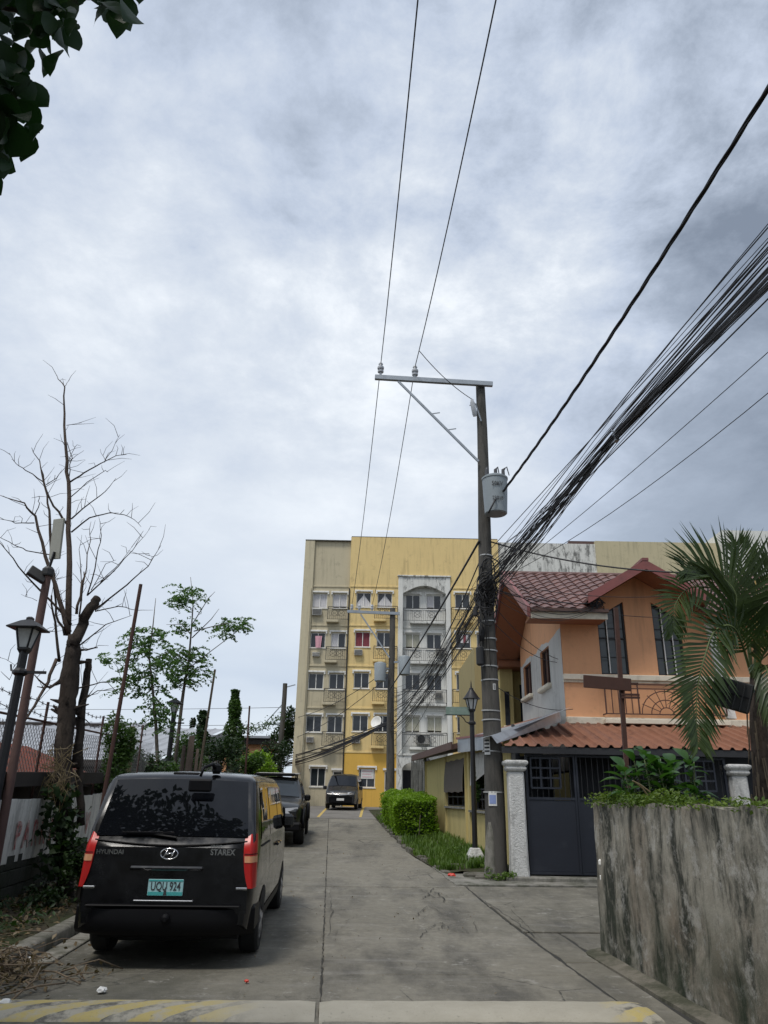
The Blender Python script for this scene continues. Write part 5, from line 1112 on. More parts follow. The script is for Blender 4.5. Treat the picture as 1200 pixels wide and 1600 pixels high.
# ---- street lamps
def lamp_post(x, y, z0, H, w, label, spire=False, base='plain', thick=.055):
    e = empty('street_lamp', (x, y, z0), label, 'street lamp', 'black street lamps'); zl = z0 + H - w * (1.15 if not spire else 1.75)
    if base == 'block': MB().lathe([(.26, -.05), (.25, .18), (.17, .30), (.16, .33)], (x, y, z0), 4, rad(45)).build('concrete_base', M['roughwhite'], e, bevel=.02)
    MB().tube([(x, y, z0 - .05), (x, y, z0 + .5), (x, y, zl)], [thick * 1.25, thick * 1.1, thick], 8).build('post', M['lamppost'], e, smooth=30)
    MB().lathe([(thick, 0), (thick * 1.7, .03), (thick * 1.7, .06), (thick, .1)], (x, y, zl - .35), 10).build('collar', M['lamppost'], e)
    n = 4 if not spire else 6; wb, wt = w * .20, w * .36; hb = w * .62
    MB().lathe([(wb * .7, -.06), (wb * 1.15, -.01), (wb * 1.15, .02)], (x, y, zl), n, rad(45)).build('lantern_base', M['lamppost'], e)
    g = MB(); gl = []
    for k in range(n):
        t0, t1 = rad(45) + 2 * math.pi * k / n, rad(45) + 2 * math.pi * (k + 1) / n
        q = [Vector((x + r * math.cos(t), y + r * math.sin(t), zz)) for (r, t, zz) in ((wb, t0, zl + .02), (wb, t1, zl + .02), (wt, t1, zl + hb), (wt, t0, zl + hb))]
        MB().quad(*q).build('lamp_glass', M['frosted'], e, fix=False); g.bar(q[0], q[3], .022)
        nx = q[3].lerp(q[2], .5)
    g.build('lantern_frame', M['lamppost'], e)
    if spire: pr = [(w * .44, hb), (w * .54, hb + .01), (w * .42, hb + w * .16), (w * .24, hb + w * .42), (w * .13, hb + w * .58), (w * .13, hb + w * .64), (w * .05, hb + w * .70), (.012, hb + w * .95), (.004, hb + w * 1.12)]
    else: pr = [(w * .68, hb), (w * .70, hb + .015), (w * .30, hb + w * .26), (w * .13, hb + w * .32), (w * .13, hb + w * .38), (w * .07, hb + w * .42)]
    MB().lathe(pr, (x, y, zl), n if not spire else 12, rad(45)).build('lamp_cap', M['lamppost'], e, smooth=35)
    if not spire:
        MB().bar((x - thick, y, zl - .30), (x + .34, y, zl - .30), .035).build('bracket', M['lamppost'], e)
        MB().tube([(x - thick, y, zl - .30), (x - .12, y, zl - .28), (x - .14, y, zl - .2)], .012, 6).build('bracket', M['lamppost'], e)
    return e
p = at(45, 962, 9.8); lamp_post(p.x + .03, 9.8, G(9.8) + .2, p.z - G(9.8) - .17, .42, 'black street lamp with wide square cap against the painted wall', thick=.058)
p = at(275, 1088, 23.0); lamp_post(p.x, 23.0, G(23) + .1, p.z - G(23) - .1, .42, 'black street lamp in front of the young trees behind the van', thick=.07)
p = at(415, 1166, 40.0); lamp_post(p.x, 40.0, G(40), p.z - G(40), .5, 'small distant street lamp in front of the orange wall', thick=.06)
g0 = gnd(743, 1354); p = at(735, 1063, g0.y); lampR = lamp_post(g0.x, g0.y, G(g0.y) + .05, p.z - G(g0.y) - .05, .40, 'black lantern street lamp with pointed cap and street sign on the grass verge', True, 'block', .055)
p = at(667, 1176, 40); lamp_post(p.x, 40.0, G(40), p.z - G(40), .36, 'small street lamp in front of the arched porch', True, 'plain', .05)
sg = MB().box(g0.x - .62, g0.x - .05, g0.y - .015, g0.y + .015, 3.50, 3.68).build('street_sign', M['signgreen'], lampR); MB().tube([(g0.x - .03, g0.y, 3.28), (g0.x - .15, g0.y, 3.34), (g0.x - .2, g0.y, 3.42), (g0.x - .3, g0.y, 3.50)], .012, 6).build('scroll', M['lamppost'], sg); MB().bar((g0.x - .64, g0.y, 3.49), (g0.x, g0.y, 3.49), .02).build('sign_rail', M['lamppost'], sg)

# ---- solar floodlight pole, loose pipes
e = empty('solar_light_pole', W(-4.18, 10.3), 'leaning dull red pipe carrying a floodlight and small solar panel', 'light pole')
t_, b_ = at(76, 890, 10.3), at(-6, 1345, 10.3); MB().tube([b_ + Vector((0, 0, -.6)), t_], [.062, .055], 10).build('pipe', M['redpipe'], e, smooth=40)
p = at(58, 898, 10.2); Rm = Matrix.Translation(p) @ Euler((rad(55), rad(25), rad(35))).to_matrix().to_4x4(); MB().box(-.13, .13, -.10, .10, -.03, .03, Rm).build('floodlight', M['dark'], e, bevel=.01); MB().bar(p, t_ + Vector((0, 0, -.12)), .03).build('bracket', M['dark'], e)
p = at(89, 842, 10.25); Rm = Matrix.Translation(p) @ Euler((rad(8), rad(8), rad(-38))).to_matrix().to_4x4(); MB().box(-.15, .15, -.015, .015, -.30, .30, Rm).build('solar_panel', M['solar'], e, bevel=.006); MB().bar(p + Vector((0, 0, -.2)), t_, .03).build('bracket', M['dark'], e)
MB().lathe([(.08, 0), (.085, .02), (.085, .1), (.05, .14)], t_ + Vector((0, 0, -.1)), 10).build('cap', M['dark'], e)
for (a, b, y, r, lb, mt) in (((220, 913), (158, 1270), 11.6, .035, 'rusty pipe leaning up beside the dead tree', 'rust'), ((336, 1046), (311, 1210), 26, .045, 'thin pale pole leaning behind the van roof', 'twig'), ((390, 1103), (383, 1215), 30, .04, 'thin straight dark pole in front of the vine covered trunk', 'rust'), ((208, 1135), (196, 1250), 14.2, .05, 'short weathered fence post behind the leaning rusty pipe', 'twig')):
    p, q = at(*a, y), at(*b, y); q = q + (q - p) * .25; tag(MB().tube([q, p], [r, r * .85], 8).build('pole', M[mt], smooth=40), lb, 'pole')

# ---- left boundary: block wall, painted boards, timber beam, chain-link above
M['oldwhite'] = painted_wall('peeling_white_board', (0.74, 0.72, 0.66), dirt=(0.12, 0.11, 0.09), streaks=.5, blotch=.4, mould=.35)
M['fadedred'] = (lambda t: t.done(t.mix(t.ramp(t.noise(7, 7, .75), .42, .6), (0.56, 0.44, 0.40), (0.36, 0.11, 0.10)), .85, 0, .3))(NT('faded_red_paint'))
M['timber'] = simple('dark_timber', (0.032, 0.026, 0.022), .85, .4, 6, .3)
M['wiremesh'] = simple('galvanised_wire', (0.075, 0.075, 0.075), .6, .3, 9, 0)
M['rustroof'] = mossy('rusty_roof_sheet', (0.20, 0.060, 0.042), (0.075, 0.040, 0.03), .8, 2.6)
M['greyroof'] = simple('grey_roof_sheet', (0.30, 0.315, 0.34), .55, .15, 1.2, .05, dirt=(.16, .165, .18), dirt_amt=.6, dirt_scale=.6)
LV = -4.29
M['mossfoot'] = mossy('mossy_footing', (.17, .155, .125), (.035, .04, .022), .8, 2.4)
lw = empty('boundary_wall', RW(LV, 12), 'low mossy block wall with peeling white painted boards along the left verge', 'wall')
blk = MB().box(-.075, .075, -.193, .193, -.093, .093).mesh('block', M['block'], bevel=.008)
fM = lambda v, s, z: frame_M(RW(v, s, z), (1, SH, 0), (-SH, 1, 0))
MB().add([tuple(RW(LV + dx, s, z)) for s in (3, 46) for dx in (.05, -.05) for z in (-.2, .66)], ((0, 1, 3, 2), (4, 6, 7, 5), (0, 4, 5, 1), (2, 3, 7, 6), (1, 5, 7, 3), (0, 2, 6, 4))).build('mortar_core', M['joint'], lw)
for r in range(4):
    for c in range(34):
        s = 7.4 + c * .40 + (.2 if r % 2 else 0); piece('block', blk, lw, fM(LV + random.uniform(-.006, .006), s, .02 + r * .195 + .1))
rp = random.Random(9); bd = []
def board_z(s): return 0.70 + .0 * s, 1.52
for c in range(60):
    s = 7.5 + c * .262; w_ = .254; z0 = .86 - .16 * max(0, min(1, (13.5 - s) / 4)) if False else .70
    if 12.75 < s < 12.95: continue
    pl = MB().box(-.014, .014, -w_ / 2, w_ / 2, 0, 1.50 - z0 + rp.uniform(-.012, .012)).mesh('board', M['oldwhite'], bevel=.004); piece('board', pl, lw, Matrix.Translation((rp.uniform(0, .012), 0, 0)) @ fM(LV + .055, s, z0))
MB().add([tuple(RW(LV + dx, s, z)) for s in (6, 32) for dx in (.06, -.06) for z in (1.53, 1.72)], ((0, 1, 3, 2), (4, 6, 7, 5), (0, 4, 5, 1), (2, 3, 7, 6), (1, 5, 7, 3), (0, 2, 6, 4))).build('timber_beam', M['timber'], lw)
def wall_text(body, s0, s1, zc, size):
    n = len(body)
    for i, ch in enumerate(body):
        s = s0 + (s1 - s0) * i / max(1, n - 1); text('painted_letter', ch, size, frame_M(RW(LV + .092, s, zc), (-SH, 1, 0), (0, 0, 1)), M['fadedred'], lw, .002, .72, .006)
wall_text('PARKING', 11.22, 13.1, 1.02, .50); wall_text('V', 14.25, 14.55, 1.02, .50)
# chain-link
cf = empty('chain_link_fence', RW(-4.5, 12), 'rusty chain link fence with barbed wire above the left wall', 'fence')
FV = LV - .18; m = MB(); z0, z1 = 1.72, 2.52; d = .11
def fpt(s, z): return RW(FV, s, z)
s = 6.5
while s < 19:
    for dr in (1, -1):
        sa, sb = s, s + dr * (z1 - z0); m.tube([fpt(sa, z0), fpt(sb, z1)], .0042, 3, False)
    s += d
m.build('wire_mesh', M['wiremesh'], cf, fix=False)['kind'] = 'stuff'
for s in (6.5, 9.4, 12.2, 15.2, 18.4): MB().tube([fpt(s, 1.0), fpt(s, 2.9)], .022, 7).build('post', M['rust'], cf)
MB().tube([fpt(6.4, z1), fpt(18.5, z1)], .018, 6).build('top_rail', M['rust'], cf)
for dz, dx in ((.16, 0.03), (.34, .03)):
    b = MB(); pts = [fpt(6.4 + i * .25, z1 + dz + .02 * math.sin(i * 1.3)) + Vector((dx, 0, 0)) for i in range(50)]; b.tube(pts, .006, 4, False)
    for p in pts: b.bar(p + Vector((0, -.03, -.03)), p + Vector((0, .03, .03)), .006); b.bar(p + Vector((0, -.03, .03)), p + Vector((0, .03, -.03)), .006)
    b.build('barbed_wire', M['wiremesh'], cf, fix=False)
# shed with rusted corrugated roof just over the wall
shd = empty('shed', (-7, 13, 0), 'shed with rust red corrugated roof just behind the left wall', 'shed')
A, B, C_, D = Vector((-5.02, 9.0, 1.74)), Vector((-5.50, 16.2, 1.78)), Vector((-7.6, 16.6, 2.50)), Vector((-8.6, 9.0, 2.62))
for k in range(9):
    k0, k1 = k / 9, (k + 1) / 9 + .012; m = MB()
    def fn(u, v, k0=k0, k1=k1):
        t = k0 + (k1 - k0) * v; p = A.lerp(B, t).lerp(D.lerp(C_, t), u); p.z += .022 * math.sin(t * 9 * 2 * math.pi * 6) + .004 * (k % 2); return p
    m.grid(fn, 4, 36); m.build('roof_sheet', M['rustroof'], shd, smooth=180, fix=False)
MB().add([tuple(A + Vector((-.2, 0, -1.9))), tuple(B + Vector((-.2, 0, -1.9))), tuple(B + Vector((-.2, 0, -.06))), tuple(A + Vector((-.2, 0, -.06)))], ((0, 1, 2, 3),)).build('wall', M['timber'], shd)
MB().add([tuple(B + Vector((-.1, -.2, -1.9))), tuple(C_ + Vector((0, -.2, -2.5))), tuple(C_ + Vector((0, -.2, -.06))), tuple(B + Vector((-.1, -.2, -.06)))], ((0, 1, 2, 3),)).build('wall', M['timber'], shd)
# long grey warehouse
wh = empty('warehouse', (-20, 34, G(34)), 'long low warehouse with grey ribbed metal roof behind the left fence', 'warehouse')
def ribroof(x0, x1, ya, za, yb, zb_, name, par):
    n = int((x1 - x0) / .6)
    for k in range(0, n, 6):
        m = MB(); xa = x0 + k * .6; xb = min(xa + 3.6, x1); q = 36
        m.grid(lambda u, v: (xa + (xb - xa) * u, ya + (yb - ya) * v, za + (zb_ - za) * v + (.05 if int(u * q + .5) % 6 in (0,) else 0)), q, 1, True); m.build(name, M['greyroof'], par, fix=False)
ribroof(-44, -8.0, 28, 2.72, 40, 4.80, 'roof_sheet', wh)
ribroof(-44, -13.5, 41, 4.65, 45, 5.45, 'roof_sheet', wh)
MB().box(-44, -8.05, 28.3, 28.5, 0, 2.62).build('wall', M['timber'], wh); MB().box(-44, -8.0, 27.95, 28.02, 2.50, 2.71).build('fascia', M['timber'], wh)
m = MB(); m.add([(-8.05, 28.5, 0), (-8.05, 40, 0), (-8.05, 40, 4.72), (-8.05, 28.5, 2.74)], ((0, 1, 2, 3),)); m.build('wall', M['greyroof'], wh); MB().box(-44, -13.4, 40.1, 40.2, 4.5, 4.98).build('fascia', M['timber'], wh)
og = empty('far_orange_house', (-7.6, 44, G(44)), 'far low orange wall house under a dark flat roof beyond the vines', 'house')
MB().box(-9.6, -6.55, 44, 49, 0, 4.3).build('wall', M['orange'], og); MB().box(-9.8, -6.2, 43.5, 49.5, 4.3, 4.62).build('roof', M['timber'], og); MB().box(-9.8, -6.2, 43.3, 43.5, 4.62, 4.74).build('fascia', M['greyroof'], og)
w = MB().box(-8.6, -7.9, 43.97, 44.0, 2.6, 3.4).build('window', M['glass'], og)
# rusty sign post over the garden wall
e = empty('sign_post', (3.5, 11, G(11)), 'rusty steel post with a blank rusty sign board behind the garden wall', 'sign post')
t_, b_ = at(962, 950, 11), at(976, 1240, 11); b_.z = 0; MB().bar(b_, t_, .058, .058).build('post', M['rust'], e)
p0, p1 = at(911, 1056, 10.95), at(985, 1078, 10.95); MB().box(p0.x, p1.x + .02, 10.92, 10.945, p1.z, p0.z - .01, Matrix.Translation(((p0.x + p1.x) / 2, 0, p0.z)) @ Matrix.Rotation(rad(3.5), 4, 'Y') @ Matrix.Translation((-(p0.x + p1.x) / 2, 0, -p0.z))).build('sign_board', M['rust'], e, bevel=.004)
for z in (p0.z - .1, p0.z - .26, p0.z - .3): MB().bar((p1.x - .14, 10.94, z), (p1.x + .12, 10.94, z), .03).build('clamp', M['rust'], e)
# garden wall on the right
gw = empty('garden_wall', RW(3.2, 8), 'tall stained grey rendered garden wall with plants along its top', 'wall')
m = MB(); WT = 1.60; path = [(3.28, -2.0), (3.22, 3.0), (3.20, 6.5), (3.18, 9.35)]
out_ = [RW(v, s) for v, s in path]; cr = []
for k in range(7): a = math.pi * (1 - k / 12); cr.append(RW(3.18 + .22 + .22 * math.cos(a), 9.35 + .22 * math.sin(a)))
line = out_ + cr[1:] + [RW(9.5, 9.57)]
pts = []
for a, b in zip(line, line[1:]):
    n = max(1, int((b - a).length / .12)); pts += [a.lerp(b, k / n) for k in range(n)]
pts.append(line[-1]); NZ = 14; rg = random.Random(2)
for i, p in enumerate(pts):
    for j in range(NZ + 1): z = -.1 + (WT + .1) * j / NZ; jn = .006 * math.sin(i * .7 + j * 1.3) + .006 * math.sin(i * .23 + j * .5); m.v.append((p.x - .035 * (1 - j / NZ) + jn, p.y + jn, z + (0 if j < NZ else .02 * math.sin(i * .9) + .008 * math.sin(i * 3.1))))
for i in range(len(pts) - 1):
    for j in range(NZ): q = i * (NZ + 1) + j; m.f.append((q, q + NZ + 1, q + NZ + 2, q + 1))
b0_ = len(m.v)
for i, p in enumerate(pts): d_ = Vector((.16, 0, 0)) if p.y < 9.2 else Vector((.1, -.13, 0)); m.v.append((p.x + d_.x, p.y + d_.y, WT))
for i in range(len(pts) - 1): m.f.append((i * (NZ + 1) + NZ, (i + 1) * (NZ + 1) + NZ, b0_ + i + 1, b0_ + i))
m.build('rendered_face', M['wallstain'], gw, smooth=60, fix=False)
m = MB(); pr = [(-.15, -.05), (-.145, .01), (-.07, .028), (.0, .04), (.05, .05)]
fp = [RW(3.22, -2), RW(3.16, 6.5), RW(3.12, 9.35)] + [RW(3.12 + .26 + .26 * math.cos(a), 9.35 + .26 * math.sin(a)) for a in [math.pi * (1 - k / 8) for k in range(1, 5)]]
ff = []
for a, b in zip(fp, fp[1:]):
    n = max(1, int((b - a).length / .15)); ff += [a.lerp(b, k / n) for k in range(n)]
ff.append(fp[-1])
for i, p in enumerate(ff):
    d_ = (ff[min(i + 1, len(ff) - 1)] - ff[max(0, i - 1)]).normalized(); nrm = Vector((-d_.y, d_.x, 0))
    for (o, z) in pr: m.v.append(tuple(p + nrm * -o + Vector((0, 0, z + .012 * math.sin(i * 1.7 + o * 20))))) if False else m.v.append((p.x - nrm.x * o * -1 if False else p.x + nrm.x * (-o), p.y + nrm.y * (-o), z + .004 * rg.random()))
k = len(pr)
for i in range(len(ff) - 1):
    for j in range(k - 1): m.f.append((i * k + j, (i + 1) * k + j, (i + 1) * k + j + 1, i * k + j + 1))
m.build('footing', M['mossfoot'], gw, smooth=70)
m = MB().add([(3.42, -2, 1.50), (12, -2, 1.50), (12, 9.4, 1.50), (2.76, 9.4, 1.50)], ((0, 1, 2, 3),)); m.build('planting_bed', M['soil'], gw)
for (x, y, z) in ((2.60, 9.45, .80), (2.60, 9.46, .96)): MB().box(x - .02, x + .05, y - .025, y + .025, z - .035, z + .035).build('junction_box', M['trim'], gw, bevel=.015)
# ================================================================ vehicles
def paint(name, col, rough=.28, dust=(.10, .095, .085), amt=.25):
    t = NT(name); d = t.ramp(t.noise(2.2, 6, .7), .42, .75, 0, amt); c = t.mix(d, col, dust); t.bump(t.noise(2.0, 2, .5), .02, .02)
    return t.done(c, t.math('ADD', t.ramp(t.noise(5, 5, .7), .3, .7, 0, .18), rough), 0, .5, .35)
M['vanblack'] = paint('black_van_paint', (.003, .003, .004), .10, (.018, .017, .016), .10)
M['blackpaint'] = paint('black_truck_paint', (.008, .009, .010), .26, (.06, .058, .052), .25)
M['tint'] = glass('tinted_glass', (.004, .0045, .006), .015)
M['carglass'] = glass('car_glass', (.03, .036, .042), .03)
M['tyre'] = simple('tyre_rubber', (.012, .012, .012), .85, .3, 14, .3)
M['rim'] = simple('alloy_rim', (.42, .42, .43), .35, .15, 6, 0, metal=.7, dirt=(.1, .09, .08), dirt_amt=.5)
M['redlens'] = simple('red_tail_lens', (.40, .012, .010), .3, .25, 9, 0, spec=.35)
M['amberlens'] = simple('pale_amber_lens', (.62, .30, .16), .15, .15, 5, 0)
M['clearlens'] = simple('clear_lens', (.45, .46, .48), .12, .15, 5, 0)
M['chrome'] = simple('chrome', (.62, .62, .63), .16, .05, 5, 0, metal=1.0)
M['plateg'] = simple('pale_green_plate', (.30, .50, .52), .5, .08, 5, 0)
M['plateteal'] = simple('teal_plate_band', (.05, .33, .33), .5, .15, 9, 0)
M['platew'] = simple('white_plate', (.66, .66, .64), .5, .06, 5, 0)
M['plastic'] = simple('black_trim_plastic', (.005, .005, .006), .5, .2, 10, .1, spec=.15)
M['underbody'] = simple('underbody', (.006, .006, .006), .9, .2, 6, 0)
class Car:
    def __init__(s, st, taper, zbelt): s.st = st; s.tp = taper; s.zb = zbelt
    def at(s, y, i):
        st = s.st
        if y <= st[0][0]: return st[0][i]
        for a, b in zip(st, st[1:]):
            if y <= b[0]: return a[i] + (b[i] - a[i]) * (y - a[0]) / (b[0] - a[0])
        return st[-1][i]
    def taper(s, z):
        t = s.tp
        if z <= t[0][0]: return t[0][1]
        for a, b in zip(t, t[1:]):
            if z <= b[0]: return a[1] + (b[1] - a[1]) * (z - a[0]) / (b[0] - a[0])
        return t[-1][1]
    def hw(s, y, z): return s.at(y, 3) * s.taper(z)
    def ring(s, y):
        zb, zt, r = s.at(y, 1), s.at(y, 2), s.at(y, 4); L = []
        for k in range(9): z = zb + (zt - r - zb) * k / 8; L.append((s.hw(y, z), z))
        w = s.hw(y, zt - r)
        for k in range(1, 5): a = math.pi / 2 * k / 4; L.append((w - r + r * math.cos(a), zt - r + r * math.sin(a)))
        cr = s.at(y, 5)
        for k in range(1, 5): q = 1 - k / 4; L.append(((w - r) * q, zt + cr * (1 - q * q)))
        return L
    def top(s, x, y):
        zt, r, cr = s.at(y, 2), s.at(y, 4), s.at(y, 5); w = max(.01, s.hw(y, zt - r) - r); q = min(1, abs(x) / w); return zt + cr * (1 - q * q)
    def body(s, mat, parent):
        ys = [];
        for a, b in zip(s.st, s.st[1:]):
            n = max(1, int((b[0] - a[0]) / .25)); ys += [a[0] + (b[0] - a[0]) * k / n for k in range(n)]
        ys.append(s.st[-1][0]); m = MB(); n = None
        for y in ys:
            R = s.ring(y); full = [(x, z) for x, z in R] + [(-x, z) for x, z in R[-2::-1]]; n = len(full); m.v += [(x, y, z) for x, z in full]
        for i in range(len(ys) - 1):
            for j in range(n - 1): m.f.append((i * n + j, (i + 1) * n + j, (i + 1) * n + j + 1, i * n + j + 1))
            m.f.append((i * n + n - 1, (i + 1) * n + n - 1, (i + 1) * n, i * n))
        for i in (0, len(ys) - 1):                     # end caps as strips
            for j in range(n // 2): a, b = i * n + j, i * n + n - 1 - j; c, d = i * n + j + 1, i * n + n - 2 - j; m.f.append((a, c, d, b) if c != d else (a, c, b))
        return m.build('body', mat, parent, smooth=38)
    def side(s, name, poly, sg, mat, parent, off=.006, n=6):
        """poly: (y0 bottom, y1 bottom, y0 top, y1 top, z0, z1)"""
        ya, yb, yc, yd, z0, z1 = poly; m = MB()
        def fn(u, v):
            z = z0 + (z1 - z0) * v; y = (ya + (yb - ya) * u) * (1 - v) + (yc + (yd - yc) * u) * v; return (sg * (s.hw(y, z) + off), y, z)
        m.grid(fn, n, n); return m.build(name, mat, parent, smooth=180)
    def topglass(s, name, y0, y1, w0, w1, mat, parent, off=.008):
        m = MB(); d = -1 if s.at(y1, 2) > s.at(y0, 2) else 1
        m.grid(lambda u, v: ((2 * u - 1) * (w0 + (w1 - w0) * v), y0 + (y1 - y0) * v + d * off, s.top((2 * u - 1) * (w0 + (w1 - w0) * v), y0 + (y1 - y0) * v) + off * .6), 12, 8); return m.build(name, mat, parent, smooth=180)
def wheel(x, y, r, w, parent, sg):
    tb = MB(); tb.lathe([(r * .62, -w / 2), (r * .92, -w / 2), (r, -w * .36), (r, w * .36), (r * .92, w / 2), (r * .62, w / 2)], (x, y, r), 28, 0, Matrix.Rotation(rad(90), 4, 'Y')); wh_ = tb.build('wheel', M['tyre'], parent, smooth=40)
    m = MB(); xo = x + sg * (w / 2 - .012)
    m.lathe([(r * .63, -.01), (r * .63, .012), (r * .54, .012), (r * .52, -.02)], (xo, y, r), 24, 0, Matrix.Rotation(rad(90) * sg, 4, 'Y')); rm = m.build('rim', M['rim'], wh_, smooth=40)
    sp = MB()
    for k in range(7): a = 2 * math.pi * k / 7; sp.bar((xo, y, r), (xo, y + r * .58 * math.cos(a), r + r * .58 * math.sin(a)), .05, .03, (1, 0, 0))
    sp.lathe([(r * .14, -.02), (r * .14, .02)], (xo, y, r), 12, 0, Matrix.Rotation(rad(90), 4, 'Y')); sp.build('spokes', M['rim'], rm)
    return wh_
def arch(c, x, y, r, sg, parent):
    m = MB(); n = 16
    for k in range(n + 1):
        a = math.pi * k / n; yy, zz = y + r * math.cos(a), max(.28, r * .86 * math.sin(a) + .30)
        xx = sg * (c.hw(yy, zz) + .006)
        m.v.append((xx, yy, zz)); m.v.append((xx, y + r * .0, .30 + .1))
    for k in range(n): m.f.append((2 * k, 2 * k + 2, 2 * k + 3, 2 * k + 1))
    return m.build('wheel_arch', M['underbody'], parent, fix=False)

# ---------------------------------------------------------------- black van seen from behind (local +y is forward, y=0 the rear bumper)
van = empty('van', (0, 0, 0), 'black passenger van parked by the left kerb seen from behind', 'van')
c = Car([(.055, .40, 1.10, .865, .03, .0), (.10, .36, 1.17, .905, .035, .005), (.16, .33, 1.30, .925, .05, .01), (.38, .30, 1.755, .94, .09, .02), (.46, .30, 1.80, .945, .10, .02), (.65, .30, 1.825, .948, .12, .025), (1.5, .29, 1.845, .95, .14, .03), (3.3, .29, 1.84, .95, .14, .03), (3.65, .29, 1.79, .95, .13, .03), (4.35, .29, 1.22, .94, .08, .04), (4.85, .30, 1.02, .88, .08, .04), (5.05, .34, .86, .78, .07, .02)], [(.3, .955), (.55, .99), (.8, 1.0), (1.1, .985), (1.4, .95), (1.75, .885), (1.9, .85)], 1.1)
c.body(M['vanblack'], van)
rg_ = c.topglass('rear_window', .112, .375, .82, .745, M['tint'], van)
m = MB(); m.grid(lambda u, v: ((2 * u - 1) * (.865 - .01 * v), .048 - .006 * math.sin(u * math.pi), .50 + .60 * v), 8, 6); m.build('tailgate', M['vanblack'], van, smooth=180)
m = MB()                                                # crease under the glass
m.tube([((2 * u / 12 - 1) * .82, .085 - .035 * math.sin(math.pi * u / 12), 1.165 - .045 * math.sin(math.pi * u / 12)) for u in range(13)], .008, 6); m.build('glass_seal', M['chrome'] if False else M['plastic'], van)
bm_ = MB(); prf = [(.03, .30), (-.02, .34), (-.03, .45), (-.02, .535), (.035, .56), (.10, .56)]
for i in range(15):
    u = i / 14 * 2 - 1; x = u * .94; curve = .20 * abs(u) ** 5
    for (y, z) in prf: bm_.v.append((x, y + curve, z))
for i in range(14):
    for j in range(5): bm_.f.append((i * 6 + j, i * 6 + j + 1, (i + 1) * 6 + j + 1, (i + 1) * 6 + j))
bp = bm_.build('bumper', M['plastic'], van, smooth=50)
for sg in (-1, 1): MB().box(sg * .915 - .03, sg * .915 + .03, .17, .66, .32, .555).build('bumper_side', M['plastic'], bp, bevel=.02)
MB().lathe([(.045, 0), (.045, .03), (.02, .06)], (.05, -.03, .46), 12, 0, Matrix.Rotation(rad(90), 4, 'X')).build('towing_cover', M['plastic'], bp)
MB().box(-.80, .80, -.022, .10, .558, .575).build('step_pad', M['plastic'], bp, bevel=.006)
for sg in (-1, 1):                                      # tall tail lamps wrapping the corners
    def lampfn(u, v, sg=sg, z0=.73, z1=1.235):
        z = z0 + (z1 - z0) * v; win = .795 - .005 * v + (.07 * (1 - v) ** 3); wo = c.hw(.18, z) + .012
        x = win + (wo - win) * min(1, u * 1.25); y = .040 - .012 + .0 * u + (.02 + .16 * max(0, u - .55) / .45) * (u > .55) + .012 * v + .13 * max(0, (z - 1.10) / .17) * (1 - .3 * u) * (z > 1.10)
        return (sg * x, y, z)
    tl = MB().grid(lampfn, 8, 8).build('tail_light', M['redlens'], van, smooth=180)
    MB().grid(lambda u, v: tuple(Vector(lampfn(u * .86 + .04, .47 + .12 * v)) + Vector((sg * .003, -.005, 0))), 6, 2).build('indicator_lens', M['amberlens'], tl, smooth=180)
    MB().grid(lambda u, v: tuple(Vector(lampfn(u * .86 + .04, .62 + .015 * v)) + Vector((sg * .003, -.005, 0))), 6, 1).build('lens_bar', M['plastic'], tl, smooth=180)
    MB().box(sg * .80 - .06, sg * .80 + .06, .02, .04, .715, .738).build('lens_edge', M['chrome'], tl, bevel=.004)
pf = lambda x, z, y=.036: frame_M((x, y, z), (1, 0, 0), (0, 0, 1))
pl = MB().box(-.185, .185, .030, .042, .655, .805).build('number_plate', M['plateg'], van, bevel=.004)
MB().box(-.18, .18, .027, .031, .658, .69).build('plate_band', M['plateteal'], pl); MB().box(-.18, .18, .027, .031, .786, .802).build('plate_band', M['plateteal'], pl)
text('plate_number', 'UQU 924', .112, pf(0, .738, .028), M['ink'], pl, .002, .70, .001)
MB().prism([(-.018, .66), (.018, .66), (.012, .70), (0, .735), (-.012, .70)], .024, .0275).build('plate_emblem', M['ink'], pl)
MB().box(-.40, .38, .010, .06, .885, .925).build('tailgate_handle', M['vanblack'], van, bevel=.015)
MB().box(-.32, .30, .022, .045, .60, .615).build('chrome_strip', M['chrome'], van, bevel=.004)
em = MB(); ring = [(.092 * math.cos(a), .030, 1.04 + .05 * math.sin(a)) for a in [2 * math.pi * k / 24 for k in range(25)]]; em.tube(ring, .0075, 6, False); em = em.build('emblem', M['chrome'], van, smooth=180)
hm = MB(); hm.tube([(-.058, .028, 1.005), (-.035, .028, 1.045), (-.018, .028, 1.078)], .008, 6); hm.tube([(.018, .028, 1.002), (.035, .028, 1.035), (.058, .028, 1.075)], .008, 6); hm.tube([(-.038, .028, 1.030), (0, .026, 1.042), (.038, .028, 1.050)], .007, 6); hm.build('emblem_letter', M['chrome'], em, smooth=180)
text('lettering', 'HYUNDAI', .062, pf(-.63, 1.05, .034), M['chrome'], van, .003, 1.05, .001)
text('lettering', 'GRAND', .035, pf(.50, 1.118, .022), M['chrome'], van, .003, 1.0, .001); text('lettering', 'STAREX', .078, pf(.57, 1.060, .030), M['chrome'], van, .003, .95, .002)
MB().tube([(.05, .08, 1.19), (-.2, .09, 1.22), (-.50, .10, 1.225)], [.014, .010, .006], 6).build('rear_wiper', M['plastic'], van); MB().box(-.55, .02, .075, .092, 1.228, 1.245).build('wiper_blade', M['plastic'], van)
MB().box(-.15, .15, .47, .60, 1.815, 1.842).build('high_brake_light', M['plastic'], van, bevel=.012)
mr = MB().tube([(.34, .50, 1.86), (.32, .36, 1.93), (.24, .24, 1.89), (.22, .20, 1.80)], [.03, .02, .016, .016], 7).build('mirror_arm', M['plastic'], van, smooth=180)
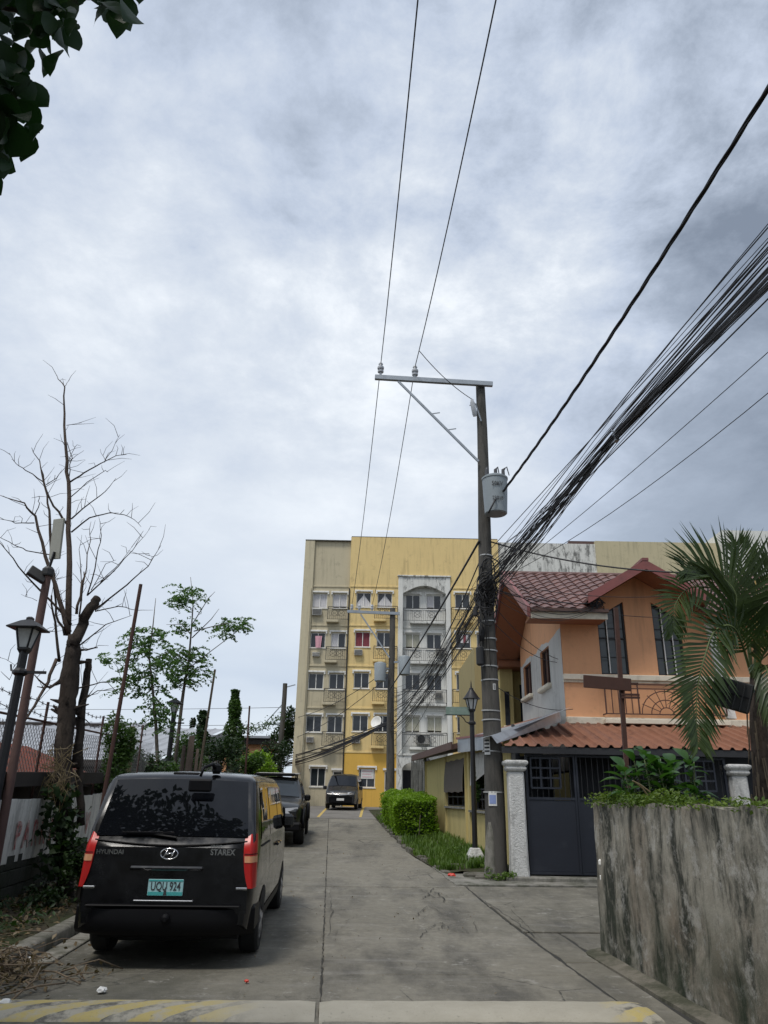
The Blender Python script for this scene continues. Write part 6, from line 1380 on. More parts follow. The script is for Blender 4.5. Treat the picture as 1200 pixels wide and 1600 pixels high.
MB().box(.10, .36, .165, .20, 1.64, 1.77).build('parking_mirror', M['plastic'], van, bevel=.035); MB().lathe([(.04, -.03), (.055, 0), (.05, .06), (.02, .08)], (.35, .47, 1.86), 10).build('mirror_mount', M['plastic'], mr)
for sg in (-1, 1):
    for (a, b, cc, d) in ((.55, 1.55, .66, 1.52), (1.62, 2.75, 1.60, 2.70), (2.83, 3.75, 2.79, 3.30)): c.side('side_window', (a, b, cc, d, 1.16, 1.70), sg, M['tint'], van)
    for y in (1.585, 2.79): c.side('door_seam', (y - .006, y + .006, y - .006, y + .006, .5, 1.70), sg, M['underbody'], van, .004, 3)
    c.side('slide_rail', (.55, 1.6, .55, 1.6, 1.085, 1.105), sg, M['underbody'], van, .005, 3)
    for y in (2.6, 2.95): x = sg * (c.hw(y, 1.0) + .02); MB().box(x - .02, x + .02, y - .09, y + .09, .98, 1.02).build('door_handle', M['vanblack'], van, bevel=.01)
    x = sg * (c.hw(3.8, 1.2) + .08); MB().box(x - .09, x + .09, 3.85, 3.95, 1.14, 1.34).build('side_mirror', M['vanblack'], van, bevel=.04)
    for y in (1.02, 4.22): arch(c, 0, y, .42, sg, van); wheel(sg * .83, y, .335, .215, van, sg)
    c.side('sill', (.7, 4.5, .7, 4.5, .30, .40), sg, M['plastic'], van, .008, 4)
c.topglass('windscreen', 3.70, 4.30, .72, .82, M['carglass'], van)
MB().box(-.75, .75, .4, 4.6, .22, .36).build('underbody', M['underbody'], van)
MB().lathe([(.12, -.45), (.12, .45)], (-.1, .5, .30), 12, 0, Matrix.Rotation(rad(90), 4, 'Y')).build('muffler', M['underbody'], van)
van.scale = (.955, 1, 1); van.location = (-2.14, 8.32, 0.0); van.rotation_euler = (rad(.35), 0, rad(2.9))

# ---------------------------------------------------------------- black lifted pickup facing the camera (local front is +y)
suv = empty('pickup_truck', (0, 0, 0), 'black off-road pickup with roof rack and bull bar parked ahead of the van', 'pickup truck')
c2 = Car([(-2.55, .62, 1.08, .88, .04, 0), (-2.45, .55, 1.12, .92, .04, .0), (-1.0, .50, 1.14, .94, .04, .0), (-.98, .50, 1.16, .94, .05, .0), (-.80, .50, 1.72, .94, .09, .02), (-.5, .50, 1.80, .94, .12, .03), (.35, .50, 1.80, .94, .12, .03), (.55, .50, 1.74, .94, .11, .03), (1.20, .50, 1.24, .94, .10, .04), (1.9, .50, 1.17, .93, .10, .04), (2.35, .52, 1.10, .90, .09, .04), (2.52, .58, 1.0, .84, .06, .02), (2.58, .60, .94, .80, .05, .0)], [(.5, .97), (.75, 1.0), (1.1, .98), (1.4, .90), (1.75, .79), (1.85, .76)], 1.1)
c2.body(M['blackpaint'], suv); c2.topglass('windscreen', .60, 1.16, .66, .80, M['carglass'], suv)
for sg in (-1, 1):
    for (a, b, cc, d) in ((-.75, .10, -.62, .10), (.17, 1.08, .17, .58)): c2.side('side_window', (a, b, cc, d, 1.18, 1.64), sg, M['tint'], suv)
    x = sg * 1.03; MB().box(x - .09, x + .09, .88, 1.0, 1.16, 1.34).build('side_mirror', M['plastic'], suv, bevel=.04)
    for y in (-1.55, 1.62):
        wheel(sg * .86, y, .42, .29, suv, sg); m = MB()
        m.tube([(sg * (.98), y + .50 * math.cos(a), .46 + .50 * math.sin(a)) for a in [math.pi * k / 10 for k in range(11)]], .055, 7); m.build('fender_flare', M['plastic'], suv, smooth=180)
    m = MB(); m.grid(lambda u, v: (sg * (.47 + .36 * u), 2.60 - .10 * u * u - .03 * v, .86 + .16 * v + .03 * u), 6, 3); m.build('headlight', M['clearlens'], suv, smooth=180)
    MB().lathe([(.055, 0), (.06, .03)], (sg * .55, 2.66, .66), 14, 0, Matrix.Rotation(rad(-90), 4, 'X')).build('fog_light', M['clearlens'], suv)
    MB().tube([(sg * .52, 2.60, .5), (sg * .50, 2.78, .62), (sg * .46, 2.78, 1.05)], .035, 8).build('bull_bar_upright', M['plastic'], suv)
MB().box(-.46, .46, 2.58, 2.62, .72, 1.0).build('grille', M['plastic'], suv, bevel=.02)
for z in (.78, .86, .94): MB().box(-.43, .43, 2.615, 2.635, z - .015, z + .015).build('grille_bar', M['blackpaint'], suv)
MB().box(-.95, .95, 2.50, 2.74, .42, .66).build('front_bumper', M['plastic'], suv, bevel=.05); MB().tube([(-.8, 2.62, .78), (-.5, 2.79, .80), (.5, 2.79, .80), (.8, 2.62, .78)], .032, 8).build('bull_bar_rail', M['plastic'], suv); MB().tube([(-.46, 2.78, 1.05), (.46, 2.78, 1.05)], .03, 8).build('bull_bar_rail', M['plastic'], suv)
MB().box(-.20, .20, 2.795, 2.81, .60, .73).build('number_plate', M['platew'], suv, bevel=.004)
rk_ = MB()
for x in (-.62, .62): rk_.tube([(x, -.75, 1.90), (x, .55, 1.90)], .025, 7)
for y in (-.7, -.1, .5): rk_.tube([(-.62, y, 1.91), (.62, y, 1.91)], .022, 7)
for x in (-.62, .62):
    for y in (-.6, .4): rk_.bar((x, y, 1.78), (x, y, 1.9), .04)
rk_ = rk_.build('roof_rack', M['plastic'], suv); MB().box(-.60, .60, .56, .64, 1.86, 1.95).build('light_bar', M['plastic'], rk_, bevel=.02); MB().box(-.72, .60, -.7, .5, 1.925, 1.95).build('rack_tray', M['acbox'], rk_)
m = MB(); m.tube([(.90, 1.3, 1.15), (.93, 1.05, 1.25), (.84, .62, 1.72), (.82, .55, 1.88)], .04, 8); m.build('snorkel', M['plastic'], suv, smooth=180)
MB().box(-.8, .8, -2.4, 2.4, .45, .56).build('underbody', M['underbody'], suv)
p = gnd(465, 1320); suv.scale = (.97, 1, .94); suv.location = (p.x - .93, p.y + 1.85, G(p.y + 1.85)); suv.rotation_euler = (-math.atan(.036), 0, rad(180 + 3.2))

# ---------------------------------------------------------------- dark minivan at the foot of the block, facing out
mini = empty('minivan', (0, 0, 0), 'dark grey minivan with chrome nose strip parked nose out before the apartments', 'van')
M['greypaint'] = paint('dark_grey_paint', (.010, .010, .011), .22, (.04, .038, .035), .25)
c3 = Car([(-2.2, .35, 1.2, .76, .06, 0), (-2.1, .30, 1.6, .82, .1, .02), (-1.8, .28, 1.84, .84, .14, .03), (.3, .28, 1.86, .84, .14, .03), (.75, .28, 1.78, .84, .12, .03), (1.50, .28, 1.14, .835, .08, .04), (1.95, .28, .98, .80, .08, .04), (2.15, .30, .84, .74, .06, .03), (2.2, .32, .76, .72, .05, .0)], [(.3, .96), (.6, 1.0), (1.0, .985), (1.4, .91), (1.75, .82), (1.85, .79)], 1.0)
c3.body(M['greypaint'], mini); c3.topglass('windscreen', .80, 1.44, .64, .72, M['tint'], mini)
for sg in (-1, 1):
    for (a, b, cc, d) in ((-1.9, -.6, -1.75, -.6), (-.5, .5, -.5, .45), (.56, 1.3, .56, .72)): c3.side('side_window', (a, b, cc, d, 1.05, 1.60), sg, M['tint'], mini)
    x = sg * .95; MB().box(x - .10, x + .10, 1.12, 1.22, 1.02, 1.22).build('side_mirror', M['greypaint'], mini, bevel=.04)
    for y in (-1.35, 1.35): arch(c3, 0, y, .37, sg, mini); wheel(sg * .74, y, .30, .18, mini, sg)
    m = MB(); m.grid(lambda u, v: (sg * (.36 + .36 * u), 2.205 - .22 * u * u - .05 * v, .76 + .11 * v + .05 * u), 6, 3); m.build('headlight', M['clearlens'], mini, smooth=180)
MB().tube([(-.68, 2.06, .80), (-.35, 2.20, .75), (0, 2.23, .73), (.35, 2.20, .75), (.68, 2.06, .80)], .024, 7).build('chrome_strip', M['chrome'], mini, smooth=180)
MB().box(-.60, .60, 2.10, 2.235, .30, .70).build('front_bumper', M['plastic'], mini, bevel=.05); MB().box(-.19, .19, 2.236, 2.25, .44, .56).build('number_plate', M['platew'], mini, bevel=.004)
MB().box(-.5, .5, 2.236, 2.246, .60, .68).build('grille', M['plastic'], mini); MB().box(-.65, .65, -2, 2.0, .2, .32).build('underbody', M['underbody'], mini)
p = at(536, 1270, 40.0); mini.scale = (.97, 1, .90); mini.location = (p.x, 41.3, G(41.3)); mini.rotation_euler = (0, 0, rad(180 - 3))
# ================================================================ trees and plants
def bark(name, a, b):
    t = NT(name); c = t.mix(t.noise(7, 7, .7, (1, 1, .25)), a, b); c = t.mix(t.ramp(t.noise(5, 6, .7), .5, .65, 0, .6), c, sc(a, .5)); t.bump(t.noise(18, 7, .75, (1, 1, .3)), 1.0, .04); return t.done(c, .95, 0, .2)
M['deadbark'] = bark('dead_bark', (.018, .015, .013), (.085, .068, .055)); M['palebark'] = bark('pale_bark', (.06, .046, .038), (.15, .115, .092)); M['greenbark'] = bark('young_bark', (.10, .085, .07), (.19, .16, .13))
M['leaf_mid'] = leaf_mat('mid_green_leaf', (.035, .075, .018), (.075, .14, .03)); M['leaf_dark'] = leaf_mat('dark_green_leaf', (.016, .036, .012), (.035, .068, .02), .2)
M['leaf_bright'] = leaf_mat('bright_hedge_leaf', (.12, .23, .014), (.24, .38, .03), .35); M['leaf_mor'] = leaf_mat('feathery_leaf', (.055, .12, .04), (.11, .19, .06), .4)
M['leaf_ground'] = leaf_mat('ground_cover_leaf', (.055, .11, .016), (.14, .20, .03), .3); M['palmleaf'] = leaf_mat('palm_leaf', (.034, .058, .018), (.075, .11, .032), .22, .4); M['palmrib'] = simple('palm_rib', (.10, .13, .04), .6, .25, 5, .1)
M['bigleaf'] = leaf_mat('broad_shrub_leaf', (.03, .09, .018), (.07, .165, .03), .3, .35); M['overleaf'] = leaf_mat('broad_tree_leaf', (.012, .038, .014), (.028, .068, .022), .25, .5); M['dryvine'] = leaf_mat('dry_vine', (.15, .115, .06), (.25, .195, .105), .15)

def Z4(zx, zy): return (zx * .4124, 580 + zy * .4124)   # grid of the enlarged study of the dead tree
# ---- dead tree
dt = empty('dead_tree', W(-3.72, 11.9, .15), 'leafless dead tree with thick broken trunk on the left verge', 'tree'); TYd = 11.9; rt = random.Random(4)
tk = MB(); pp = [at(px, py, TYd) for px, py in ((99, 1430), (102, 1380), (104, 1330), (100, 1270), (98, 1210), (102, 1150), (106, 1100), (108, 1060), (113, 1020), (116, 992))]
PQ = []; RQ = []; r_ = [.15, .115, .105, .11, .12, .13, .125, .14, .12, .08]
for i in range(9):
    for s_ in range(5): PQ.append(pp[i].lerp(pp[i + 1], s_ / 5)); RQ.append(r_[i] + (r_[i + 1] - r_[i]) * s_ / 5)
PQ.append(pp[-1]); RQ.append(.09); tk.tube(PQ, RQ, 18)
for i, v_ in enumerate(tk.v):
    k_ = i // 18; c_ = PQ[min(k_, len(PQ) - 1)]; d_ = Vector(v_) - c_; f_ = 1 + .16 * math.sin(i % 18 * 1.05 + k_ * .35) * math.sin(k_ * .6) + rt.uniform(-.09, .09) + (.22 if rt.random() < .03 else 0); tk.v[i] = tuple(c_ + d_ * f_)
tk = tk.build('trunk', M['deadbark'], dt, smooth=180)
for i in range(22):                                     # knots and snapped stubs
    k_ = rt.randrange(8, 44); a_ = rt.uniform(0, 6.28); c_ = PQ[k_]; d_ = Vector((math.cos(a_), math.sin(a_) * .6, rt.uniform(0, .7))).normalized(); L_ = RQ[k_] + rt.uniform(.04, .22); MB().tube([c_, c_ + d_ * RQ[k_], c_ + d_ * L_], [.05, .036, rt.uniform(.006, .022)], 7).build('stub', M['deadbark'], tk, smooth=180)
def limb(pts, r0, r1, y0=0.0, y1=0.0, mat='deadbark', n=7, name='branch', wob=.012):
    P = []; k = len(pts) - 1
    for i, (a, b) in enumerate(pts): P.append(at(a, b, TYd + y0 + (y1 - y0) * i / k + rt.uniform(-.06, .06)))
    Q = []
    for i in range(k):
        for s in range(3): Q.append(P[i].lerp(P[i + 1], s / 3) + Vector((rt.uniform(-wob, wob),) * 3) * (0 if i == 0 and s == 0 else 1))
    Q.append(P[-1]); n_ = len(Q) - 1
    kr_ = 1.0 if name != 'branch' else .74
    MB().tube(Q, [kr_ * (r0 + (r1 - r0) * i / n_) for i in range(n_ + 1)], n).build(name, M[mat], tk, smooth=180); return Q
L = [limb([Z4(*p) for p in q], a, b, 0, d, mt) for q, a, b, d, mt in (
    ([(255, 1000), (262, 800), (262, 600), (258, 420), (250, 300), (245, 160), (243, 60), (215, 15)], .075, .006, .2, 'palebark'), ([(243, 60), (262, 35)], .008, .004, .2, 'deadbark'),
    ([(262, 990), (225, 870), (170, 700), (130, 550), (90, 500), (0, 470)], .06, .006, -.6, 'palebark'), ([(130, 550), (150, 500), (145, 475), (120, 480)], .012, .004, -.4, 'deadbark'), ([(130, 575), (60, 575), (0, 560)], .014, .005, -.5, 'deadbark'),
    ([(255, 580), (205, 510), (165, 420), (150, 340), (120, 290)], .03, .006, .3, 'deadbark'), ([(165, 420), (100, 375), (60, 350), (35, 310)], .014, .004, .3, 'deadbark'), ([(175, 430), (215, 405), (250, 360)], .012, .005, .3, 'deadbark'), ([(195, 720), (185, 560), (180, 470), (150, 340)], .038, .01, -.2, 'palebark'),
    ([(265, 420), (320, 385), (380, 350), (440, 320), (480, 315)], .022, .004, .4, 'deadbark'), ([(395, 345), (425, 300), (455, 240)], .010, .003, .4, 'deadbark'), ([(400, 340), (380, 295)], .007, .003, .4, 'deadbark'), ([(255, 270), (270, 330), (262, 400)], .008, .012, .1, 'deadbark'), ([(252, 205), (310, 195)], .008, .003, .1, 'deadbark'), ([(262, 345), (290, 320), (318, 300)], .008, .003, .1, 'deadbark'), ([(262, 340), (282, 290), (275, 262)], .008, .003, .1, 'deadbark'),
    ([(270, 475), (330, 420), (400, 375), (410, 382)], .012, .004, .2, 'deadbark'), ([(270, 560), (340, 500), (400, 455), (440, 405)], .018, .004, -.3, 'deadbark'), ([(270, 610), (340, 555), (420, 535), (490, 550), (535, 590)], .020, .004, .3, 'deadbark'),
    ([(330, 850), (420, 770), (500, 680), (565, 600)], .018, .003, .3, 'deadbark'), ([(360, 905), (480, 810), (560, 740), (610, 660)], .022, .004, -.3, 'deadbark'), ([(360, 910), (450, 890), (520, 905), (580, 905)], .014, .003, .4, 'deadbark'), ([(380, 800), (460, 720), (500, 665)], .010, .003, .1, 'deadbark'), ([(560, 740), (575, 710), (565, 690)], .006, .003, -.3, 'deadbark'),
    ([(300, 930), (320, 800), (340, 640), (345, 570)], .020, .004, .2, 'palebark'), ([(330, 850), (370, 700), (385, 620), (380, 570)], .016, .004, -.2, 'deadbark'), ([(310, 870), (300, 700), (310, 620)], .012, .003, .1, 'deadbark'), ([(290, 920), (310, 820), (318, 760)], .034, .012, 0, 'palebark'), ([(345, 830), (400, 730), (440, 715)], .010, .003, 0, 'deadbark'),
    ([(270, 960), (150, 830), (70, 740), (0, 650)], .028, .008, -.5, 'deadbark'), ([(230, 700), (100, 680), (50, 655), (0, 630)], .014, .006, -.4, 'deadbark'), ([(245, 1000), (215, 920), (200, 800), (205, 760)], .03, .014, -.2, 'deadbark'), ([(225, 1100), (205, 950), (195, 850)], .034, .018, .1, 'deadbark'),
    ([(290, 1060), (330, 1055), (370, 1047)], .028, .012, .2, 'deadbark'), ([(300, 1040), (400, 960), (500, 925)], .018, .004, .3, 'deadbark'), ([(215, 1090), (180, 1180), (130, 1270), (90, 1330)], .04, .022, -.5, 'palebark'), ([(230, 1170), (190, 1200), (130, 1150)], .04, .010, -.3, 'deadbark'), ([(230, 1180), (170, 1200), (140, 1195)], .022, .008, 0, 'deadbark'),
    ([(300, 1200), (380, 1180), (480, 1170)], .018, .004, .3, 'deadbark'), ([(310, 1250), (370, 1210), (455, 1205)], .014, .004, -.2, 'deadbark'), ([(300, 1270), (350, 1210)], .022, .008, .1, 'deadbark'), ([(290, 1300), (340, 1335)], .02, .008, .2, 'deadbark'), ([(200, 985), (160, 985)], .006, .003, 0, 'deadbark'), ([(140, 870), (80, 845)], .006, .003, 0, 'deadbark'), ([(35, 1170), (60, 1110), (0, 1085)], .006, .004, -.3, 'deadbark'))]
limb([(112, 1010), (128, 975), (143, 948), (152, 935)], .095, .07, 0, .2, 'deadbark', 12, 'broken_limb', .02); limb([(118, 1200), (128, 1120), (138, 1050), (139, 1030)], .07, .05, .15, .3, 'deadbark', 9, 'broken_limb', .02); limb([(95, 1330), (96, 1240), (97, 1130)], .08, .07, -.1, -.1, 'deadbark', 10, 'broken_limb', .02); limb([(126, 1290), (124, 1200), (122, 1120)], .06, .05, .2, .2, 'deadbark', 9, 'broken_limb', .02)
for q in L:                                             # fine twigs off every limb
    for i in range(len(q) - 1):
        if rt.random() < .6:
            p = q[i].lerp(q[i + 1], rt.random()); a = rt.uniform(-1.6, 1.6); l = rt.uniform(.10, .50); d = Vector((math.sin(a), rt.uniform(-.5, .5), abs(math.cos(a)) * .8 + .1)).normalized() * l
            MB().tube([p, p + d * .5 + Vector((rt.uniform(-.04, .04), 0, rt.uniform(-.03, .05))), p + d], [.005, .004, .002], 4).build('twig', M['deadbark'], tk, fix=False)
vp = []
for i in range(420): k = rt.random(); c0 = at(97 + rt.gauss(0, 11), 1225 + 150 * k, TYd - .15); vp.append((c0.x + rt.gauss(0, .10), c0.y + rt.gauss(-.06, .10), c0.z))
leaf_mass('climbing_leaves', np.array(vp), np.full(len(vp), .12), M['leaf_dark'], dt, .75, .1, .5)
dv = MB()
for i in range(90):
    c0 = at(rt.gauss(92, 13), rt.uniform(1170, 1240), TYd - .25); dv.tube([c0, c0 + Vector((rt.uniform(-.16, .16), -.05, rt.uniform(-.02, .12))), c0 + Vector((rt.uniform(-.2, .2), -.08, rt.uniform(-.28, 0)))], [.003, .006, .002], 4)
dv.build('dry_vine', M['dryvine'], dt, fix=False)['kind'] = 'stuff'

# ---- foliage helpers
def shrub(name, c, r, n, size, mat, label, cat='shrub', group=None, stem=True, lumps=7, seed=1, aspect=.5, mshell=.5, up=.4):
    e = empty(name, (c[0], c[1], G(c[1])), label, cat, group); rr = random.Random(seed); P = []
    for i in range(lumps):
        o = Vector((rr.uniform(-1, 1) * r[0] * .62, rr.uniform(-1, 1) * r[1] * .62, rr.uniform(-.8, .8) * r[2] * .62)); q = rr.uniform(.38, .62); P.append(blob_points(n // lumps, (c[0] + o.x, c[1] + o.y, c[2] + o.z), (r[0] * q, r[1] * q, r[2] * q), mshell))
    P = np.concatenate(P); P = P[P[:, 2] > G(c[1]) - .1]; leaf_mass('foliage', P, np.full(len(P), size), M[mat], e, aspect, up)
    if stem:
        m = MB()
        for i in range(5): m.tube([(c[0] + rr.uniform(-.2, .2) * r[0], c[1], G(c[1]) - .1), (c[0] + rr.uniform(-.5, .5) * r[0], c[1] + rr.uniform(-.4, .4) * r[1], c[2] + rr.uniform(-.2, .5) * r[2])], [.035, .012], 6)
        m.build('stems', M['greenbark'], e)
    return e
def pshrub(name, px, py, Y, wpx, hpx, n, size, mat, label, **k):
    c = at(px, py, Y); s = (Y * .93) / FPX; return shrub(name, c, (wpx * s / 2, k.pop('dep', wpx * s / 2), hpx * s / 2 * 1.06), n, size, mat, label, **k)
# ---- young feathery trees
def feather(c, L, d, m_out, rng):                       # a pinnate spray: small leaflets along a drooping rib
    for i in range(9):
        k = (i + 1) / 9; p = Vector(c) + Vector(d) * L * k + Vector((0, 0, -.35 * L * k * k)); s = L * .24 * math.sin(math.pi * min(.95, .15 + k * .8))
        for sg in (-1, 1): m_out.append((p.x + sg * s * -d[1] * .8 + rng.gauss(0, .01), p.y + sg * s * d[0] * .8, p.z - .04 + rng.gauss(0, .015)))
def young_tree(label, Y, trunk, limbs, clusters, seed):
    rr = random.Random(seed); T = [at(*Z4(*p), Y) for p in trunk]; b = T[0].copy(); b.z = G(Y) - .1
    e = empty('young_tree', (b.x, Y, G(Y)), label, 'tree', 'young feathery trees'); n = len(T)
    tr = MB().tube([b] + T, [.06] + [.055 - .047 * i / (n - 1) for i in range(n)], 8).build('trunk', M['greenbark'], e, smooth=180)
    for q in limbs: Q = [at(*Z4(*p), Y + rr.uniform(-.5, .5)) for p in q]; MB().tube(Q, [.02 - .014 * i / (len(Q) - 1) for i in range(len(Q))], 6).build('branch', M['greenbark'], tr, smooth=180)
    P = []
    for (zx, zy, wx, wy, k) in clusters:
        for i in range(int(k * 1.7)):
            a, b_ = Z4(zx + rr.uniform(-1, 1) * wx, zy + rr.uniform(-1, 1) * wy); c = at(a, b_, Y + rr.uniform(-.5, .5)); an = rr.uniform(0, 6.28); feather(c, rr.uniform(.28, .5), (math.cos(an), math.sin(an), 0), P, rr)
    P = np.array(P); leaf_mass('crown', P, np.full(len(P), .10), M['leaf_mor'], e, .6, .6, .15); return e
young_tree('slender young tree with drooping feathery leaves behind the left street lamp', 24.6, [(690, 1250), (700, 1180), (715, 1100), (725, 980), (732, 880), (722, 780)], [[(715, 1100), (650, 1060), (620, 1050)], [(712, 1130), (760, 1090), (880, 1000), (940, 955)], [(728, 960), (790, 860), (815, 835)], [(728, 1010), (800, 940), (830, 900)], [(725, 1000), (690, 960), (630, 960)], [(720, 1080), (770, 1110)], [(735, 985), (835, 960), (900, 950)]],
    [(705, 850, 60, 45, 34), (700, 960, 55, 30, 12), (650, 1080, 45, 60, 34), (735, 1110, 50, 70, 40), (890, 950, 55, 22, 24), (860, 985, 22, 20, 8), (690, 1140, 40, 50, 18)], 1)
young_tree('thin young tree with sparse feathery leaves beside the leaning rusty pipe', 22.0, [(597, 1480), (590, 1330), (578, 1200), (565, 1080), (580, 960), (590, 860)], [[(570, 1100), (520, 1030), (480, 1010)], [(575, 1150), (500, 1180), (470, 1190)], [(582, 1230), (640, 1290)], [(575, 1000), (600, 970)], [(570, 1120), (640, 1060)]],
    [(545, 1010, 70, 45, 30), (560, 1110, 85, 60, 44), (500, 1185, 50, 35, 18), (600, 1240, 50, 60, 24), (410, 1080, 30, 20, 8), (620, 1330, 40, 40, 16)], 2)
# ---- green growth behind the wall and the van
pshrub('vine_bush', 185, 1172, 13.6, 62, 120, 2600, .075, 'leaf_mid', 'tall vine bush climbing the chain link fence behind the van', seed=3, dep=.35, lumps=12)
pshrub('shrub', 132, 1350, 11.6, 56, 80, 500, .10, 'leaf_dark', 'dark broad leaved shrub beside the van tail light', seed=4, lumps=8, dep=.3)
pshrub('shrub', 70, 1410, 11.0, 60, 50, 350, .075, 'leaf_dark', 'low dark creeper at the foot of the painted wall', seed=5, lumps=8, dep=.2)
for i, (px, py, Y, w, h, mt, lb, n) in enumerate(((225, 1200, 20, 80, 60, 'leaf_dark', 'dark shrub below the thin young tree', 1500), (300, 1180, 27, 75, 70, 'leaf_mid', 'dense green bush right of the left street lamp', 2000), (345, 1185, 29, 70, 70, 'leaf_dark', 'dark bush at the foot of the vine covered trunk', 2000), (385, 1195, 31, 60, 50, 'leaf_mid', 'bush below the far orange wall', 1500), (405, 1195, 33, 70, 44, 'leaf_bright', 'bright green low tree before the orange wall', 2400), (260, 1205, 21, 50, 36, 'leaf_mid', 'small leafy shrub at the base of the left street lamp', 900), (430, 1185, 38, 50, 60, 'leaf_dark', 'dark leafy bush beside the pickup truck', 1500), (170, 1225, 15, 60, 50, 'leaf_dark', 'dark shrub behind the van window', 1000))): pshrub('bush', px, py, Y, w, h, n, .085 + .003 * (Y - 15), mt, lb, seed=20 + i, lumps=9, group='bushes behind the left fence')
pshrub('bush', 445, 1140, 58, 44, 90, 2200, .26, 'leaf_dark', 'dark tree crown behind the short utility pole', seed=41, lumps=9, cat='tree')
pshrub('bush', 422, 1170, 48, 22, 56, 900, .2, 'leaf_dark', 'narrow dark tree between orange wall and short pole', seed=42, lumps=7, cat='tree')
pshrub('cypress', 302, 1128, 70, 9, 30, 500, .25, 'leaf_dark', 'tiny dark conifer tip above the warehouse roof', seed=43, lumps=5, cat='tree')
pshrub('bush', 322, 1160, 30.5, 40, 44, 1100, .12, 'leaf_dark', 'dark bush below the vine wrapped pole', seed=44, lumps=7)
def vine_column(label, px, ytop, ybot, Y, wt, wb, n, seed):
    t, b = at(px, ytop, Y), at(px - 4, ybot, Y); e = empty('vine_covered_trunk', (b.x, Y, G(Y)), label, 'tree', 'vine covered trunks'); MB().tube([(b.x, Y, G(Y) - .1), b.lerp(t, .5), t], [.16, .12, .06], 9).build('trunk', M['greenbark'], e)
    k = RNG.uniform(0, 1, n) ** .9; s = Y * .93 / FPX; w = (wt + (wb - wt) * (1 - k) ** 1.5) * s / 2 * (1 + .22 * np.sin(k * 19)); a = RNG.uniform(0, 6.28, n); q = RNG.uniform(.5, 1.1, n)
    P = np.stack([b.x + (t.x - b.x) * k + w * q * np.cos(a), Y + w * q * np.sin(a), b.z + (t.z - b.z) * k], 1); leaf_mass('vine_leaves', P, np.full(n, .13), M['leaf_mid' if seed % 2 else 'leaf_dark'], e, .6, .2, .4); return e
vine_column('tall tapering trunk wrapped in green vines before the orange wall', 368, 1078, 1185, 34, 13, 46, 3600, 1)
vine_column('short pole top wrapped in dark vines above the grey roof end', 318, 1110, 1155, 31, 15, 12, 900, 2)
p0, p1 = at(378, 1134, 34), at(440, 1118, 36); kk = RNG.uniform(0, 1, 420); P = np.array([tuple(p0.lerp(p1, k)) for k in kk]); P[:, 2] -= .5 * kk * (1 - kk) * 2; P += RNG.normal(size=P.shape) * [.1, .1, .12]; P[:, 2] -= RNG.uniform(0, .25, len(P)) * (1 - kk)
tag(leaf_mass('vine_strand', P, np.full(len(P), .12), M['leaf_mid'], None, .5, .2, .3), 'vine strand trailing along a wire from the tapering trunk', 'vine')
e = empty('dead_stump', at(300, 1210, 23), 'pair of pale dry stumps beside the left street lamp', 'stump'); 
for (px, py, r) in ((300, 1150, .14), (288, 1165, .09), (309, 1170, .07)): t = at(px, py, 23.4); MB().tube([(t.x - .05, 23.4, G(23)), (t.x, 23.4, 1.5), t], [r * 1.2, r, r * .6], 8).build('stump', M['palebark'], e, smooth=180)

# ---- clipped hedge
he = empty('hedge', W(2.9, 27), 'bright green clipped hedge on the grass verge by the annex', 'hedge')
h0, h1 = 24.3, 31.6; n = 15000; S = RNG.uniform(0, 1, n); Uu = RNG.uniform(0, 1, n); Z = RNG.uniform(0, 1, n); side = RNG.integers(0, 10, n)
Uu = np.where(side < 4, np.clip(np.abs(RNG.normal(0, .05, n)), 0, 1), Uu); S = np.where((side == 4) | (side == 5), np.abs(RNG.normal(0, .02, n)), S); Z = np.where(side > 5, 1 - np.abs(RNG.normal(0, .06, n)), Z)
Y = h0 + (h1 - h0) * S; left = 2.05 + .10 * np.sin(Y * 1.7) + .06 * np.sin(Y * 4.1); wid = 1.35 + .0 * Y; V = left + wid * Uu + .10 * (1 - Z) ** 2 - .0; Hh = 1.08 + .07 * np.sin(Y * 2.3) + .05 * np.sin(V * 7 + Y * 3)
edge = np.minimum(Uu * wid, .22) / .22; Hh = Hh * (.86 + .14 * edge)
P = np.stack([V - SH * Y, Y, np.array([G(y) for y in Y]) + .10 + Z * Hh], 1); leaf_mass('hedge_leaves', P, np.full(n, .085), M['leaf_bright'], he, .55, .7)
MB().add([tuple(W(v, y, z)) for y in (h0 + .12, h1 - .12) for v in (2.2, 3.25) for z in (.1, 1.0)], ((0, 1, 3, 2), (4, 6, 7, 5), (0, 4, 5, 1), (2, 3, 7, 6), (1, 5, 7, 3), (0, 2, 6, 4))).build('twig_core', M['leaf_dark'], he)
st = MB()
for i in range(24): y = h0 + (h1 - h0) * i / 23; p = W(2.25 + .8 * random.random(), y); st.tube([p, p + Vector((random.uniform(-.1, .1), 0, .7))], .014, 5)
st.build('stems', M['greenbark'], he)
pshrub('bush', 747, 1225, 20.2, 20, 66, 420, .11, 'leaf_mid', 'potted leafy plant inside the annex window behind the lamp', seed=61, lumps=6, dep=.2, stem=False)
for i, (px, py, Y, w, h, n, lb) in enumerate(((780, 1366, 15.9, 46, 16, 260, 'small weeds at the foot of the utility pole'), (722, 1336, 18.8, 60, 30, 420, 'tuft of weeds behind the lamp base'), (765, 1358, 16.3, 26, 26, 200, 'weeds between lamp base and utility pole'))): pshrub('weed_tuft', px, py, Y, w, h, n, .06, 'grass', lb, seed=70 + i, lumps=6, cat='weeds', stem=False, dep=.2)

